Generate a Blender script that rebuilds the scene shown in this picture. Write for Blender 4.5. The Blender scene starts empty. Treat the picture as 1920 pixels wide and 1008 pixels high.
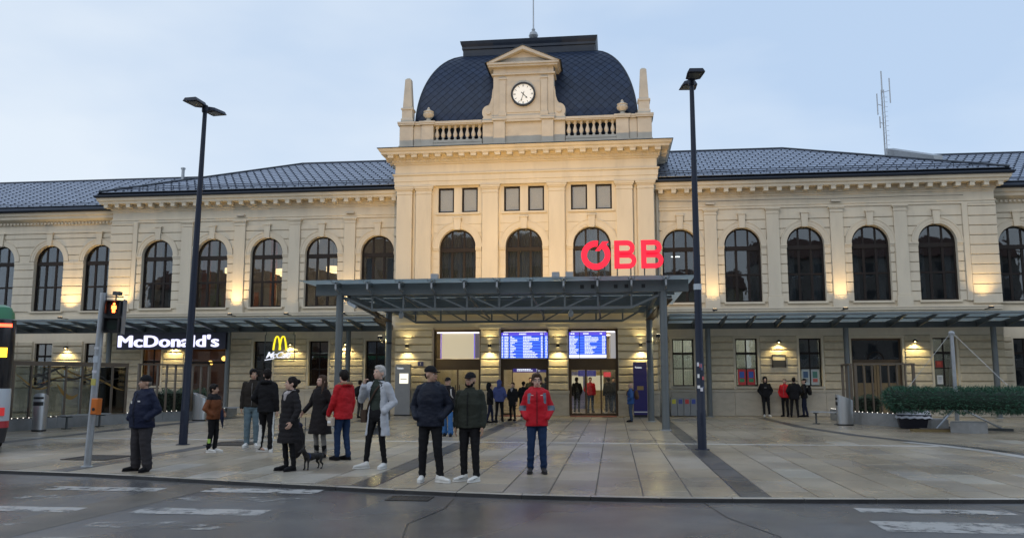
import bpy, math, random
from mathutils import Vector, Matrix, noise as mnoise
random.seed(7)
R = math.radians
PI = math.pi
scene = bpy.context.scene
COL = scene.collection

# ---------------------------------------------------------------- camera
cam_data = bpy.data.cameras.new('camera')
cam_data.sensor_width = 36.0
cam_data.lens = 29.236
cam_data.clip_end = 2000
cam = bpy.data.objects.new('camera', cam_data)
COL.objects.link(cam)
cam.location = (3.9874, -38.1836, 1.65)
cam.rotation_euler = (PI / 2 + 0.1305, 0, 0.1206)
scene.camera = cam

# ---------------------------------------------------------------- overcast dusk sky
SUN_EL, SUN_AZ = R(38), R(205)
world = bpy.data.worlds.new('World')
scene.world = world
world.use_nodes = True
wn, wl = world.node_tree.nodes, world.node_tree.links
wn.clear()
w_out = wn.new('ShaderNodeOutputWorld')
w_bg = wn.new('ShaderNodeBackground')
w_bg.inputs['Strength'].default_value = 0.1
w_sky = wn.new('ShaderNodeTexSky')
w_sky.sky_type = 'NISHITA'
w_sky.sun_disc = False
w_sky.sun_elevation = SUN_EL
w_sky.sun_rotation = SUN_AZ
w_sky.air_density = 1.0
w_sky.dust_density = 1.0
w_tc = wn.new('ShaderNodeTexCoord')
w_map = wn.new('ShaderNodeMapping')
w_map.inputs['Scale'].default_value = (1.0, 1.0, 2.6)
w_map.inputs['Location'].default_value = (0.6, 0.3, 0.0)
w_noise = wn.new('ShaderNodeTexNoise')
w_noise.inputs['Scale'].default_value = 1.5
w_noise.inputs['Detail'].default_value = 5
w_noise.inputs['Roughness'].default_value = 0.5
w_ramp = wn.new('ShaderNodeValToRGB')
w_ramp.color_ramp.elements[0].position = 0.36
w_ramp.color_ramp.elements[0].color = (5.6, 7.2, 9.5, 1)
w_ramp.color_ramp.elements[1].position = 0.66
w_ramp.color_ramp.elements[1].color = (8.7, 9.6, 10.6, 1)
w_mix = wn.new('ShaderNodeMix')
w_mix.data_type = 'RGBA'
w_mix.inputs['Factor'].default_value = 0.86
wl.new(w_tc.outputs['Generated'], w_map.inputs['Vector'])
wl.new(w_map.outputs['Vector'], w_noise.inputs['Vector'])
wl.new(w_noise.outputs['Fac'], w_ramp.inputs['Fac'])
wl.new(w_sky.outputs['Color'], w_mix.inputs[6])
wl.new(w_ramp.outputs['Color'], w_mix.inputs[7])
wl.new(w_mix.outputs[2], w_bg.inputs['Color'])
wl.new(w_bg.outputs['Background'], w_out.inputs['Surface'])

sun_data = bpy.data.lights.new('sun', 'SUN')
sun_data.energy = 0.6
sun_data.angle = R(40)
sun_data.color = (1.0, 0.95, 0.9)
sun = bpy.data.objects.new('sun', sun_data)
COL.objects.link(sun)
sun.location = (-20, -40, 40)
# sun direction: azimuth measured like the sky texture (0 = +Y, clockwise)
_sd = Vector((math.sin(SUN_AZ) * math.cos(SUN_EL), math.cos(SUN_AZ) * math.cos(SUN_EL), math.sin(SUN_EL)))
sun.rotation_euler = _sd.to_track_quat('Z', 'Y').to_euler()

vs = scene.view_settings
vs.view_transform = 'Standard'
vs.look = 'None'
vs.gamma = 1
vs.use_curve_mapping = False
vs.exposure = 0.0

# ---------------------------------------------------------------- mesh helpers
class MB:
    """collects faces, then links them as one mesh object"""
    def __init__(self):
        self.v, self.f, self.mi = [], [], []
        self.cur = 0
    def add(self, vs_, fs_):
        o = len(self.v)
        self.v += [tuple(p) for p in vs_]
        self.f += [tuple(i + o for i in f) for f in fs_]
        self.mi += [self.cur] * len(fs_)
        return self
    def box(self, x0, x1, y0, y1, z0, z1):
        x0, x1 = min(x0, x1), max(x0, x1); y0, y1 = min(y0, y1), max(y0, y1); z0, z1 = min(z0, z1), max(z0, z1)
        return self.add([(x0, y0, z0), (x1, y0, z0), (x1, y1, z0), (x0, y1, z0), (x0, y0, z1), (x1, y0, z1), (x1, y1, z1), (x0, y1, z1)],
                        [(0, 3, 2, 1), (4, 5, 6, 7), (0, 1, 5, 4), (1, 2, 6, 5), (2, 3, 7, 6), (3, 0, 4, 7)])
    def bbox(self, x0, x1, y0, y1, z0, z1, c=0.02):
        """box whose front (-y) face has chamfered edges"""
        c = min(c, (x1 - x0) / 3, (z1 - z0) / 3, (y1 - y0) * .9)
        return self.add([(x0, y1, z0), (x1, y1, z0), (x1, y1, z1), (x0, y1, z1),
                         (x0, y0 + c, z0), (x1, y0 + c, z0), (x1, y0 + c, z1), (x0, y0 + c, z1),
                         (x0 + c, y0, z0 + c), (x1 - c, y0, z0 + c), (x1 - c, y0, z1 - c), (x0 + c, y0, z1 - c)],
                        [(3, 2, 1, 0), (0, 1, 5, 4), (1, 2, 6, 5), (2, 3, 7, 6), (3, 0, 4, 7),
                         (4, 5, 9, 8), (5, 6, 10, 9), (6, 7, 11, 10), (7, 4, 8, 11), (8, 9, 10, 11)])
    def prism(self, poly, y0, y1):
        """closed (x, z) outline extruded from y0 (front) to y1"""
        n = len(poly)
        a = sum(poly[i][0] * poly[(i + 1) % n][1] - poly[(i + 1) % n][0] * poly[i][1] for i in range(n))
        if a < 0: poly = poly[::-1]
        vs_ = [(x, y0, z) for x, z in poly] + [(x, y1, z) for x, z in poly]
        fs_ = [tuple(range(n)), tuple(range(2 * n - 1, n - 1, -1))]
        fs_ += [(i, i + n, (i + 1) % n + n, (i + 1) % n) for i in range(n)]
        return self.add(vs_, fs_)
    def slab(self, poly, z0, z1):
        """closed (x, y) outline extruded from z0 to z1"""
        n = len(poly)
        a = sum(poly[i][0] * poly[(i + 1) % n][1] - poly[(i + 1) % n][0] * poly[i][1] for i in range(n))
        if a < 0: poly = poly[::-1]
        vs_ = [(x, y, z0) for x, y in poly] + [(x, y, z1) for x, y in poly]
        fs_ = [tuple(range(n - 1, -1, -1)), tuple(range(n, 2 * n))]
        fs_ += [(i, (i + 1) % n, (i + 1) % n + n, i + n) for i in range(n)]
        return self.add(vs_, fs_)
    def strip(self, inner, outer, y0, y1, closed=False):
        """ring of quads between two (x, z) polylines, extruded in y"""
        n = len(inner)
        vs_ = []
        for (a, b), (c, d) in zip(inner, outer):
            vs_ += [(a, y0, b), (c, y0, d), (c, y1, d), (a, y1, b)]
        fs_ = []
        m = n if closed else n - 1
        for i in range(m):
            p, q = 4 * i, 4 * ((i + 1) % n)
            for k in range(4):
                fs_.append((p + k, p + (k + 1) % 4, q + (k + 1) % 4, q + k))
        if not closed:
            fs_ += [(3, 2, 1, 0), tuple(4 * (n - 1) + k for k in range(4))]
        return self.add(vs_, fs_)
    def bar(self, p, q, w, h, up=(0, 0, 1)):
        """rectangular bar from p to q"""
        p, q = Vector(p), Vector(q)
        d = (q - p).normalized()
        u = Vector(up)
        if abs(d.dot(u)) > 0.98: u = Vector((0, 1, 0))
        s = d.cross(u).normalized() * (w / 2)
        t = s.cross(d).normalized() * (h / 2)
        vs_ = [p - s - t, p + s - t, p + s + t, p - s + t, q - s - t, q + s - t, q + s + t, q - s + t]
        return self.add(vs_, [(0, 1, 2, 3), (7, 6, 5, 4), (0, 4, 5, 1), (1, 5, 6, 2), (2, 6, 7, 3), (3, 7, 4, 0)])
    def tube(self, pts, r, n=8, cap=True):
        pts = [Vector(p) for p in pts]
        rs = r if isinstance(r, (list, tuple)) else [r] * len(pts)
        o = len(self.v)
        vs_, fs_ = [], []
        ref = None
        for i, p in enumerate(pts):
            a = pts[max(i - 1, 0)]; b = pts[min(i + 1, len(pts) - 1)]
            d = (b - a)
            d = d.normalized() if d.length > 1e-9 else Vector((0, 0, 1))
            if ref is None:
                ref = Vector((0, 0, 1)) if abs(d.z) < .9 else Vector((1, 0, 0))
            s = d.cross(ref).normalized(); t = s.cross(d).normalized()
            ref = t
            for k in range(n):
                an = 2 * PI * k / n
                vs_.append(p + (s * math.cos(an) + t * math.sin(an)) * rs[i])
        for i in range(len(pts) - 1):
            for k in range(n):
                a, b = i * n + k, i * n + (k + 1) % n
                fs_.append((a, a + n, b + n, b))
        if cap:
            fs_.append(tuple(range(n)))
            fs_.append(tuple(range((len(pts) - 1) * n + n - 1, (len(pts) - 1) * n - 1, -1)))
        return self.add(vs_, fs_)
    def lathe(self, prof, c=(0, 0, 0), n=16, sx=1, sy=1):
        """(r, z) profile turned about the vertical through c"""
        vs_, fs_ = [], []
        for r_, z_ in prof:
            for k in range(n):
                an = 2 * PI * k / n
                vs_.append((c[0] + r_ * sx * math.cos(an), c[1] + r_ * sy * math.sin(an), c[2] + z_))
        for i in range(len(prof) - 1):
            for k in range(n):
                a, b = i * n + k, i * n + (k + 1) % n
                fs_.append((a, b, b + n, a + n))
        fs_.append(tuple(range(n - 1, -1, -1)))
        fs_.append(tuple(range((len(prof) - 1) * n, len(prof) * n)))
        return self.add(vs_, fs_)
    def sphere(self, c, rx, ry=None, rz=None, n=12, m=8):
        ry = ry or rx; rz = rz or rx
        prof = [(max(1e-4, math.sin(PI * i / m)), -math.cos(PI * i / m)) for i in range(m + 1)]
        vs_, fs_ = [], []
        for r_, z_ in prof:
            for k in range(n):
                an = 2 * PI * k / n
                vs_.append((c[0] + r_ * rx * math.cos(an), c[1] + r_ * ry * math.sin(an), c[2] + z_ * rz))
        for i in range(m):
            for k in range(n):
                a, b = i * n + k, i * n + (k + 1) % n
                fs_.append((a, b, b + n, a + n))
        fs_.append(tuple(range(n - 1, -1, -1))); fs_.append(tuple(range(m * n, m * n + n)))
        return self.add(vs_, fs_)
    def mesh(self, name, mats, smooth=False):
        me = bpy.data.meshes.new(name)
        me.from_pydata(self.v, [], self.f)
        for m in (mats if isinstance(mats, (list, tuple)) else [mats]):
            me.materials.append(m)
        if any(self.mi): me.polygons.foreach_set('material_index', self.mi)
        if smooth:
            me.polygons.foreach_set('use_smooth', [True] * len(me.polygons))
            try: me.set_sharp_from_angle(angle=R(35))
            except Exception: pass
        me.update()
        return me
    def build(self, name, mats, parent=None, smooth=False, loc=None):
        return inst(name, self.mesh(name, mats, smooth), parent, loc)

def inst(name, me, parent=None, loc=None, rz=0.0, scale=None):
    o = bpy.data.objects.new(name, me)
    COL.objects.link(o)
    if parent is not None: o.parent = parent
    if loc is not None: o.location = loc
    if rz: o.rotation_euler = (0, 0, rz)
    if scale is not None: o.scale = scale
    return o

def thing(name, label, cat, loc=(0, 0, 0), rz=0.0, group=None):
    o = inst(name, None, None, loc, rz)
    o.empty_display_size = 0.2
    return tag(o, label, cat, group)

def tag(o, label=None, cat=None, group=None, kind=None):
    if label: o['label'] = label
    if cat: o['category'] = cat
    if group: o['group'] = group
    if kind: o['kind'] = kind
    return o

def copy_tree(o, parent=None):
    c = o.copy(); COL.objects.link(c); c.parent = parent
    for ch in list(o.children): copy_tree(ch, c)
    return c

def arc(cx, cz, r, a0, a1, n):
    return [(cx + r * math.cos(a0 + (a1 - a0) * i / n), cz + r * math.sin(a0 + (a1 - a0) * i / n)) for i in range(n + 1)]

def text_mesh(body, size, extrude, offset=0.0, shear=0.0, align='LEFT', spacing=1.0):
    cu = bpy.data.curves.new('text', 'FONT')
    cu.body = body; cu.size = size; cu.extrude = extrude; cu.offset = offset; cu.shear = shear
    cu.align_x = align; cu.space_character = spacing; cu.resolution_u = 4
    to = bpy.data.objects.new('text', cu); COL.objects.link(to)
    dg = bpy.context.evaluated_depsgraph_get()
    me = bpy.data.meshes.new_from_object(to.evaluated_get(dg))
    bpy.data.objects.remove(to); bpy.data.curves.remove(cu)
    me.transform(Matrix.Rotation(PI / 2, 4, 'X'))     # stand it up, facing -y
    return me

# ---------------------------------------------------------------- materials
def mat(name, col, rough=0.7, var=0.0, nscale=3.0, bump=0.0, bscale=40.0, metal=0.0, objvar=0.0, spec=0.5,
        dirt=0.0, dscale=1.2, dcol=(0.08, 0.07, 0.06), rvar=0.0, coat=0.0, coords='Object', stretch=(1, 1, 1)):
    m = bpy.data.materials.new(name)
    m.use_nodes = True
    nt = m.node_tree; N, L = nt.nodes, nt.links
    b = N['Principled BSDF']
    b.inputs['Base Color'].default_value = (*col, 1)
    b.inputs['Roughness'].default_value = rough
    b.inputs['Metallic'].default_value = metal
    b.inputs['Specular IOR Level'].default_value = spec
    if coat: b.inputs['Coat Weight'].default_value = coat; b.inputs['Coat Roughness'].default_value = 0.15
    geo = None
    if var or bump or dirt or rvar:
        if coords == 'World':
            g = N.new('ShaderNodeNewGeometry'); src = g.outputs['Position']
        else:
            g = N.new('ShaderNodeTexCoord'); src = g.outputs['Object']
        mp = N.new('ShaderNodeMapping'); mp.inputs['Scale'].default_value = stretch
        L.new(src, mp.inputs['Vector']); geo = mp.outputs['Vector']
    last = None
    def noise_(sc, det=4, rg=.55):
        n = N.new('ShaderNodeTexNoise'); n.inputs['Scale'].default_value = sc
        n.inputs['Detail'].default_value = det; n.inputs['Roughness'].default_value = rg
        L.new(geo, n.inputs['Vector']); return n.outputs['Fac']
    def mixc(a, bcol, fac, mode='MIX'):
        x = N.new('ShaderNodeMix'); x.data_type = 'RGBA'; x.blend_type = mode
        if isinstance(fac, float): x.inputs['Factor'].default_value = fac
        else: L.new(fac, x.inputs['Factor'])
        if isinstance(a, tuple): x.inputs[6].default_value = (*a, 1)
        else: L.new(a, x.inputs[6])
        if isinstance(bcol, tuple): x.inputs[7].default_value = (*bcol, 1)
        else: L.new(bcol, x.inputs[7])
        return x.outputs[2]
    def rng(v, a, b_, c, d):
        x = N.new('ShaderNodeMapRange'); L.new(v, x.inputs['Value'])
        for i, q in enumerate((a, b_, c, d)): x.inputs[i + 1].default_value = q
        return x.outputs['Result']
    cur = tuple(col)
    if var:
        lo = tuple(c * (1 - var) for c in col); hi = tuple(min(1, c * (1 + var)) for c in col)
        cur = mixc(lo, hi, rng(noise_(nscale), .3, .7, 0, 1))
    if objvar:
        oi = N.new('ShaderNodeObjectInfo')
        hs = N.new('ShaderNodeHueSaturation')
        L.new(rng(oi.outputs['Random'], 0, 1, 1 - objvar, 1 + objvar), hs.inputs['Value'])
        if isinstance(cur, tuple): hs.inputs['Color'].default_value = (*cur, 1)
        else: L.new(cur, hs.inputs['Color'])
        cur = hs.outputs['Color']
    if dirt:
        cur = mixc(cur, dcol, rng(noise_(dscale, 6, .65), .5, .78, 0, dirt))
    if not isinstance(cur, tuple): L.new(cur, b.inputs['Base Color'])
    if rvar:
        L.new(rng(noise_(nscale * .7 + .3, 5), .3, .7, max(.03, rough - rvar), min(1, rough + rvar)), b.inputs['Roughness'])
    if bump:
        bn = N.new('ShaderNodeBump'); bn.inputs['Strength'].default_value = bump; bn.inputs['Distance'].default_value = 0.02
        L.new(noise_(bscale, 4), bn.inputs['Height']); L.new(bn.outputs['Normal'], b.inputs['Normal'])
    return m

def emis(name, col, strength, base=(0.02, 0.02, 0.02)):
    m = bpy.data.materials.new(name); m.use_nodes = True
    b = m.node_tree.nodes['Principled BSDF']
    b.inputs['Base Color'].default_value = (*base, 1)
    b.inputs['Emission Color'].default_value = (*col, 1)
    b.inputs['Emission Strength'].default_value = strength
    b.inputs['Roughness'].default_value = 0.5
    return m

def glass(name, tint=(0.6, 0.65, 0.65), refl=0.12, rough=0.02, wav=0.0, trans=0.0):
    m = bpy.data.materials.new(name); m.use_nodes = True
    nt = m.node_tree; N, L = nt.nodes, nt.links; N.clear()
    out = N.new('ShaderNodeOutputMaterial')
    tr = N.new('ShaderNodeBsdfTransparent'); tr.inputs['Color'].default_value = (*tint, 1)
    gl = N.new('ShaderNodeBsdfGlossy'); gl.inputs['Roughness'].default_value = rough
    gl.inputs['Color'].default_value = (.95, .97, 1, 1)
    fr = N.new('ShaderNodeFresnel'); fr.inputs['IOR'].default_value = 1.12 if trans else 1.5
    ma = N.new('ShaderNodeMath'); ma.operation = 'MULTIPLY_ADD'; ma.use_clamp = True
    ma.inputs[1].default_value = 1.0; ma.inputs[2].default_value = refl
    L.new(fr.outputs['Fac'], ma.inputs[0])
    if trans:
        tl = N.new('ShaderNodeBsdfTranslucent'); tl.inputs['Color'].default_value = (.62, .69, .71, 1)
        m0 = N.new('ShaderNodeMixShader'); m0.inputs['Fac'].default_value = trans
        L.new(tr.outputs[0], m0.inputs[1]); L.new(tl.outputs[0], m0.inputs[2]); tr = m0
    mx = N.new('ShaderNodeMixShader')
    L.new(ma.outputs[0], mx.inputs['Fac']); L.new(tr.outputs[0], mx.inputs[1]); L.new(gl.outputs[0], mx.inputs[2])
    if wav:
        tc = N.new('ShaderNodeTexCoord'); nz = N.new('ShaderNodeTexNoise'); nz.inputs['Scale'].default_value = 1.6
        bp = N.new('ShaderNodeBump'); bp.inputs['Strength'].default_value = wav; bp.inputs['Distance'].default_value = 0.02
        L.new(tc.outputs['Object'], nz.inputs['Vector']); L.new(nz.outputs['Fac'], bp.inputs['Height'])
        L.new(bp.outputs['Normal'], gl.inputs['Normal'])
    L.new(mx.outputs[0], out.inputs['Surface'])
    return m

M = {}
M['plaster'] = mat('cream_plaster', (0.63, 0.56, 0.44), .85, var=.06, nscale=1.4, bump=.08, bscale=60, dirt=.32, dscale=1.6, dcol=(.33, .30, .26), coords='World', stretch=(1, 1, .22))
M['course'] = mat('rusticated_plaster', (0.61, 0.54, 0.41), .88, var=.07, nscale=2.2, bump=.12, bscale=40, objvar=.03, dirt=.2, dscale=.9, dcol=(.33, .30, .25), coords='World')
M['rough_stone'] = mat('hammered_stone', (0.58, 0.50, 0.36), .9, var=.10, nscale=5, bump=.9, bscale=22, objvar=.05, dirt=.22, dscale=1.1, dcol=(.25, .23, .20), coords='World')
M['plinth'] = mat('plinth_stone', (0.44, 0.40, 0.33), .9, var=.10, nscale=3, bump=.5, bscale=25, dirt=.45, dscale=1.6, dcol=(.15, .14, .13), coords='World', stretch=(.7, 1, 1.6))
M['stone_top'] = mat('attic_stone', (0.52, 0.475, 0.40), .88, var=.07, nscale=2, bump=.1, bscale=40, dirt=.35, dscale=1.5, dcol=(.22, .21, .2), coords='World')
M['frame'] = mat('dark_bronze_frame', (0.018, 0.013, 0.011), .5, spec=.25)
M['flash'] = mat('dark_flashing', (0.03, 0.04, 0.055), .4, metal=.4, var=.1)
M['gutter'] = mat('gutter_metal', (0.035, 0.045, 0.065), .4, metal=.5)
M['tile'] = mat('metal_roof_tile', (0.32, 0.36, 0.44), .42, metal=.85, var=.12, nscale=2.5, objvar=.08, coords='World')
M['tile_dome'] = mat('dome_slate', (0.012, 0.026, 0.062), .48, var=.12, nscale=4, objvar=.16, spec=.3)
M['steel'] = mat('grey_green_steel', (0.125, 0.14, 0.145), .42, metal=.3, var=.06)
M['steel_dark'] = mat('dark_steel', (0.075, 0.085, 0.09), .45, metal=.3, var=.08)
M['pole'] = mat('navy_lamp_paint', (0.016, 0.022, 0.04), .45, var=.05, spec=.3)
M['glass_win'] = glass('window_glass', (.60, .64, .66), .05, .015, wav=.10)
M['glass_pav'] = glass('pavilion_glass', (.85, .86, .85), .05, .03, wav=.10)
M['glass_roof'] = glass('canopy_glass', (.6, .66, .68), .0, .15, trans=.68)
M['glass_door'] = glass('door_glass', (.82, .84, .82), .03, .02)
M['glass_screen'] = glass('screen_glass', (.66, .70, .68), .06, .03)
M['brown'] = mat('bronze_door_metal', (0.10, 0.07, 0.045), .4, metal=.4, var=.08)
M['brownpost'] = mat('brown_terrace_metal', (0.13, 0.105, 0.08), .5, metal=.3, var=.1)
M['black'] = mat('black_plastic', (0.012, 0.012, 0.014), .45)
M['white'] = mat('white_paint', (0.75, 0.75, 0.74), .5, var=.03)
M['grey'] = mat('grey_metal', (0.28, 0.29, 0.30), .4, metal=.5, var=.06)
M['galv'] = mat('galvanised_steel', (0.36, 0.38, 0.40), .42, metal=.6, var=.12, nscale=9)
M['stainless'] = mat('brushed_stainless', (0.52, 0.54, 0.56), .32, metal=.85, var=.08, nscale=8, stretch=(1, 1, .08), rvar=.08)
M['concrete'] = mat('planter_concrete', (0.22, 0.23, 0.235), .8, var=.12, nscale=4, bump=.3, bscale=40, dirt=.35, dscale=3)
M['asphalt'] = None
# ---------------------------------------------------------------- ground
def wet_ground(name, c1, c2, c3, rough, scale, bump, bscale, objvar=0.0, puddle=.2):
    m = bpy.data.materials.new(name); m.use_nodes = True
    nt = m.node_tree; N, L = nt.nodes, nt.links; b = N['Principled BSDF']
    g = N.new('ShaderNodeNewGeometry')
    def nz(sc, det=5, rg=.6, st=(1, 1, 1)):
        mp = N.new('ShaderNodeMapping'); mp.inputs['Scale'].default_value = st
        L.new(g.outputs['Position'], mp.inputs['Vector'])
        n = N.new('ShaderNodeTexNoise'); n.inputs['Scale'].default_value = sc; n.inputs['Detail'].default_value = det; n.inputs['Roughness'].default_value = rg
        L.new(mp.outputs['Vector'], n.inputs['Vector']); return n.outputs['Fac']
    def ramp(f, stops):
        r = N.new('ShaderNodeValToRGB'); L.new(f, r.inputs['Fac'])
        e = r.color_ramp.elements
        while len(e) < len(stops): e.new(.5)
        for el, (p, c) in zip(e, stops): el.position = p; el.color = (*c, 1)
        return r.outputs['Color']
    col = ramp(nz(scale, 6, .62), [(.3, c1), (.5, c2), (.72, c3)])
    fine = ramp(nz(bscale * .6, 3), [(.3, (.82,) * 3), (.7, (1.12,) * 3)])
    mx = N.new('ShaderNodeMix'); mx.data_type = 'RGBA'; mx.blend_type = 'MULTIPLY'; mx.inputs['Factor'].default_value = 1
    L.new(col, mx.inputs[6]); L.new(fine, mx.inputs[7]); cur = mx.outputs[2]
    if objvar:
        oi = N.new('ShaderNodeObjectInfo')
        tint = ramp(oi.outputs['Random'], [(0, (1 - objvar, 1 - objvar, 1 - objvar * .8)), (.35, (1 + objvar * .3, 1, 1 - objvar * .5)), (.7, (1 + objvar * .55, 1 + objvar * .3, .96)), (1, (1 + objvar, 1 + objvar, 1 + objvar * 1.15))])
        m2 = N.new('ShaderNodeMix'); m2.data_type = 'RGBA'; m2.blend_type = 'MULTIPLY'; m2.inputs['Factor'].default_value = 1
        L.new(cur, m2.inputs[6]); L.new(tint, m2.inputs[7]); cur = m2.outputs[2]
    vo = N.new('ShaderNodeTexVoronoi'); vo.inputs['Scale'].default_value = 2.6; L.new(g.outputs['Position'], vo.inputs['Vector'])
    vr = N.new('ShaderNodeMapRange'); L.new(vo.outputs['Distance'], vr.inputs['Value'])
    for i, q in enumerate((.045, .085, .55, 1.0)): vr.inputs[i + 1].default_value = q
    st_ = N.new('ShaderNodeMapRange'); L.new(nz(.33, 7, .7), st_.inputs['Value'])
    for i, q in enumerate((.38, .62, .78, 1.08)): st_.inputs[i + 1].default_value = q
    mm = N.new('ShaderNodeMath'); mm.operation = 'MULTIPLY'; L.new(vr.outputs['Result'], mm.inputs[0]); L.new(st_.outputs['Result'], mm.inputs[1])
    m3 = N.new('ShaderNodeMix'); m3.data_type = 'RGBA'; m3.blend_type = 'MULTIPLY'; m3.inputs['Factor'].default_value = 1
    L.new(cur, m3.inputs[6]); L.new(mm.outputs[0], m3.inputs[7]); cur = m3.outputs[2]
    L.new(cur, b.inputs['Base Color'])
    rr = N.new('ShaderNodeMapRange'); L.new(nz(.5, 2, .4, (1, .6, 1)), rr.inputs['Value'])
    for i, q in enumerate((.3, .7, max(.08, rough - puddle), rough + .16)): rr.inputs[i + 1].default_value = q
    L.new(rr.outputs['Result'], b.inputs['Roughness'])
    b.inputs['Specular IOR Level'].default_value = .55
    bp = N.new('ShaderNodeBump'); bp.inputs['Strength'].default_value = bump; bp.inputs['Distance'].default_value = .01
    L.new(nz(bscale, 4), bp.inputs['Height']); L.new(bp.outputs['Normal'], b.inputs['Normal'])
    return m

M['asphalt'] = wet_ground('wet_asphalt', (.066, .067, .072), (.10, .10, .104), (.14, .137, .132), .27, .8, .35, 55, puddle=.16)
M['slab'] = wet_ground('wet_paving_slab', (.255, .225, .182), (.30, .268, .218), (.34, .305, .252), .33, .9, .2, 50, objvar=.17, puddle=.15)
M['slab_pale'] = wet_ground('pale_paving_slab', (.32, .30, .265), (.37, .35, .31), (.41, .39, .35), .38, .9, .2, 50, objvar=.08, puddle=.17)
M['slab_dark'] = wet_ground('dark_granite_strip', (.045, .047, .052), (.07, .072, .078), (.095, .097, .10), .35, 1.6, .2, 50, objvar=.15, puddle=.15)
M['slab_light'] = wet_ground('pale_granite_strip', (.36, .36, .35), (.42, .42, .41), (.48, .48, .47), .42, 2, .2, 50, objvar=.1, puddle=.15)
M['joint'] = wet_ground('paving_bed', (.06, .055, .05), (.085, .078, .07), (.11, .10, .09), .6, 2, .3, 40)
M['kerb'] = wet_ground('granite_kerb', (.13, .13, .13), (.19, .19, .19), (.25, .25, .25), .4, 2.5, .25, 60, objvar=.15, puddle=.15)
M['kerb_shade'] = wet_ground('wet_shaded_stone', (.022, .022, .024), (.032, .032, .034), (.045, .045, .046), .5, 2.5, .25, 60)  # shadow of the kerb front, put into the colour of the wet stone
# kerb line: y of the pavement edge for each x
KERB = [(-60, -19.0), (-30, -20.8), (-18, -22.2), (-12, -23.1), (-7.0, -24.05), (-4.9, -24.35), (-2.55, -24.95), (-.17, -25.55), (1.23, -25.88), (2.83, -26.1), (4.5, -26.16), (6.1, -26.06), (8.0, -25.86), (9.6, -25.68), (14, -25.2), (22, -24.4), (60, -21)]
def kerb_y(x):
    for (a, b), (c, d) in zip(KERB, KERB[1:]):
        if a <= x <= c: return b + (d - b) * (x - a) / (c - a)
    return KERB[-1][1]
g = MB()
g.add([(-400, -300, -.05), (400, -300, -.05), (400, 500, -.05), (-400, 500, -.05)], [(0, 1, 2, 3)])
road = g.build('road', M['asphalt']); tag(road, kind='structure')
g = MB()
poly = [(x, y + .12) for x, y in KERB] + [(60, 40), (-60, 40)]
g.slab(poly, -.047, -.012)
plaza = g.build('pavement', M['joint']); tag(plaza, kind='structure')

# kerb stones, one by one where they can be told apart
xs = [x for x in [-60, -30, -14]] + [-14 + .98 * i for i in range(1, 31)] + [30, 60]
for a, b in zip(xs, xs[1:]):
    k = MB(); gp = .006
    k.slab([(a + gp, kerb_y(a)), (b - gp, kerb_y(b)), (b - gp, kerb_y(b) + .16), (a + gp, kerb_y(a) + .16)], -.049, .001)
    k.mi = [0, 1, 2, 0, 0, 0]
    k.build('kerb_stone', [M['kerb'], M['slab_pale'], M['kerb_shade']], plaza)
    g2 = MB(); g2.slab([(a, kerb_y(a) - .05), (b, kerb_y(b) - .05), (b, kerb_y(b) - .002), (a, kerb_y(a) - .002)], -.0498, -.046); g2.build('kerb_shade_strip', M['kerb_shade'], road)  # dark strip added as the painted shadow line along the kerb foot

# paving slabs: lanes between dark strips, rows of 1.3 m
STRIPS = [-17.9, -11.9, -5.95, .1, 5.95]          # dark bands running to the station
SW, SL = .655, 1.31
def dark_arc(y):                                    # curved dark line on the right-hand side
    pts = [(-1.2, 10.2), (-4.5, 10.2), (-8.35, 10.3), (-12.3, 10.95), (-14.6, 11.7), (-16.1, 12.35), (-17.6, 12.75), (-19.3, 12.95), (-22, 13.0), (-26.5, 12.6)]
    for (a, b), (c, d) in zip(pts, pts[1:]):
        if c <= y <= a: return b + (d - b) * (y - a) / (c - a)
    return pts[0][1] if y > -1.2 else pts[-1][1]
cells = []
def lane_xs():
    out = []
    edges = [-24] + sum([[s - .21, s + .21] for s in STRIPS], []) + [24]
    for a, b in zip(edges[::2], edges[1::2]):
        n = max(1, round((b - a) / SW)); w = (b - a) / n
        out += [(a + i * w, a + (i + 1) * w) for i in range(n)]
    return out
LANES = lane_xs()
BAND = -16.25
for li, (xa, xb) in enumerate(LANES):
    xm = (xa + xb) / 2
    ylo = max(kerb_y(xa), kerb_y(xb)) + .175
    for zone in (0, 1):
        y = BAND - .1 if zone == 0 else BAND + .1
        st = -SL if zone == 0 else SL * .92
        ph = (li * .41 + zone * .23) % 1.0
        first = abs(st) * (.35 + .65 * ph)
        while True:
            L_ = first if first else abs(st); first = None
            y2 = y + math.copysign(L_, st)
            stop = False
            if zone == 0 and y2 <= ylo + .35: y2 = ylo; stop = True
            if zone == 1 and y2 >= 7.2: y2 = 7.2; stop = True
            cells.append((xa, xb, min(y, y2), max(y, y2)))
            y = y2
            if stop: break
cx_, cy_ = cam.location.x, cam.location.y
def px_area(c):
    x, y = (c[0] + c[1]) / 2, (c[2] + c[3]) / 2
    d = y - cy_
    u = (x - cx_) / d + .1212
    vis = abs(u) < .66
    return ((c[1] - c[0]) * (c[3] - c[2]) / d ** 3) if vis else 0
cells = [c for c in cells if not (c[0] < -5.9 and c[3] > 0 and False)]
cells.sort(key=px_area, reverse=True)
light_rng = random.Random(5)
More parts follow.
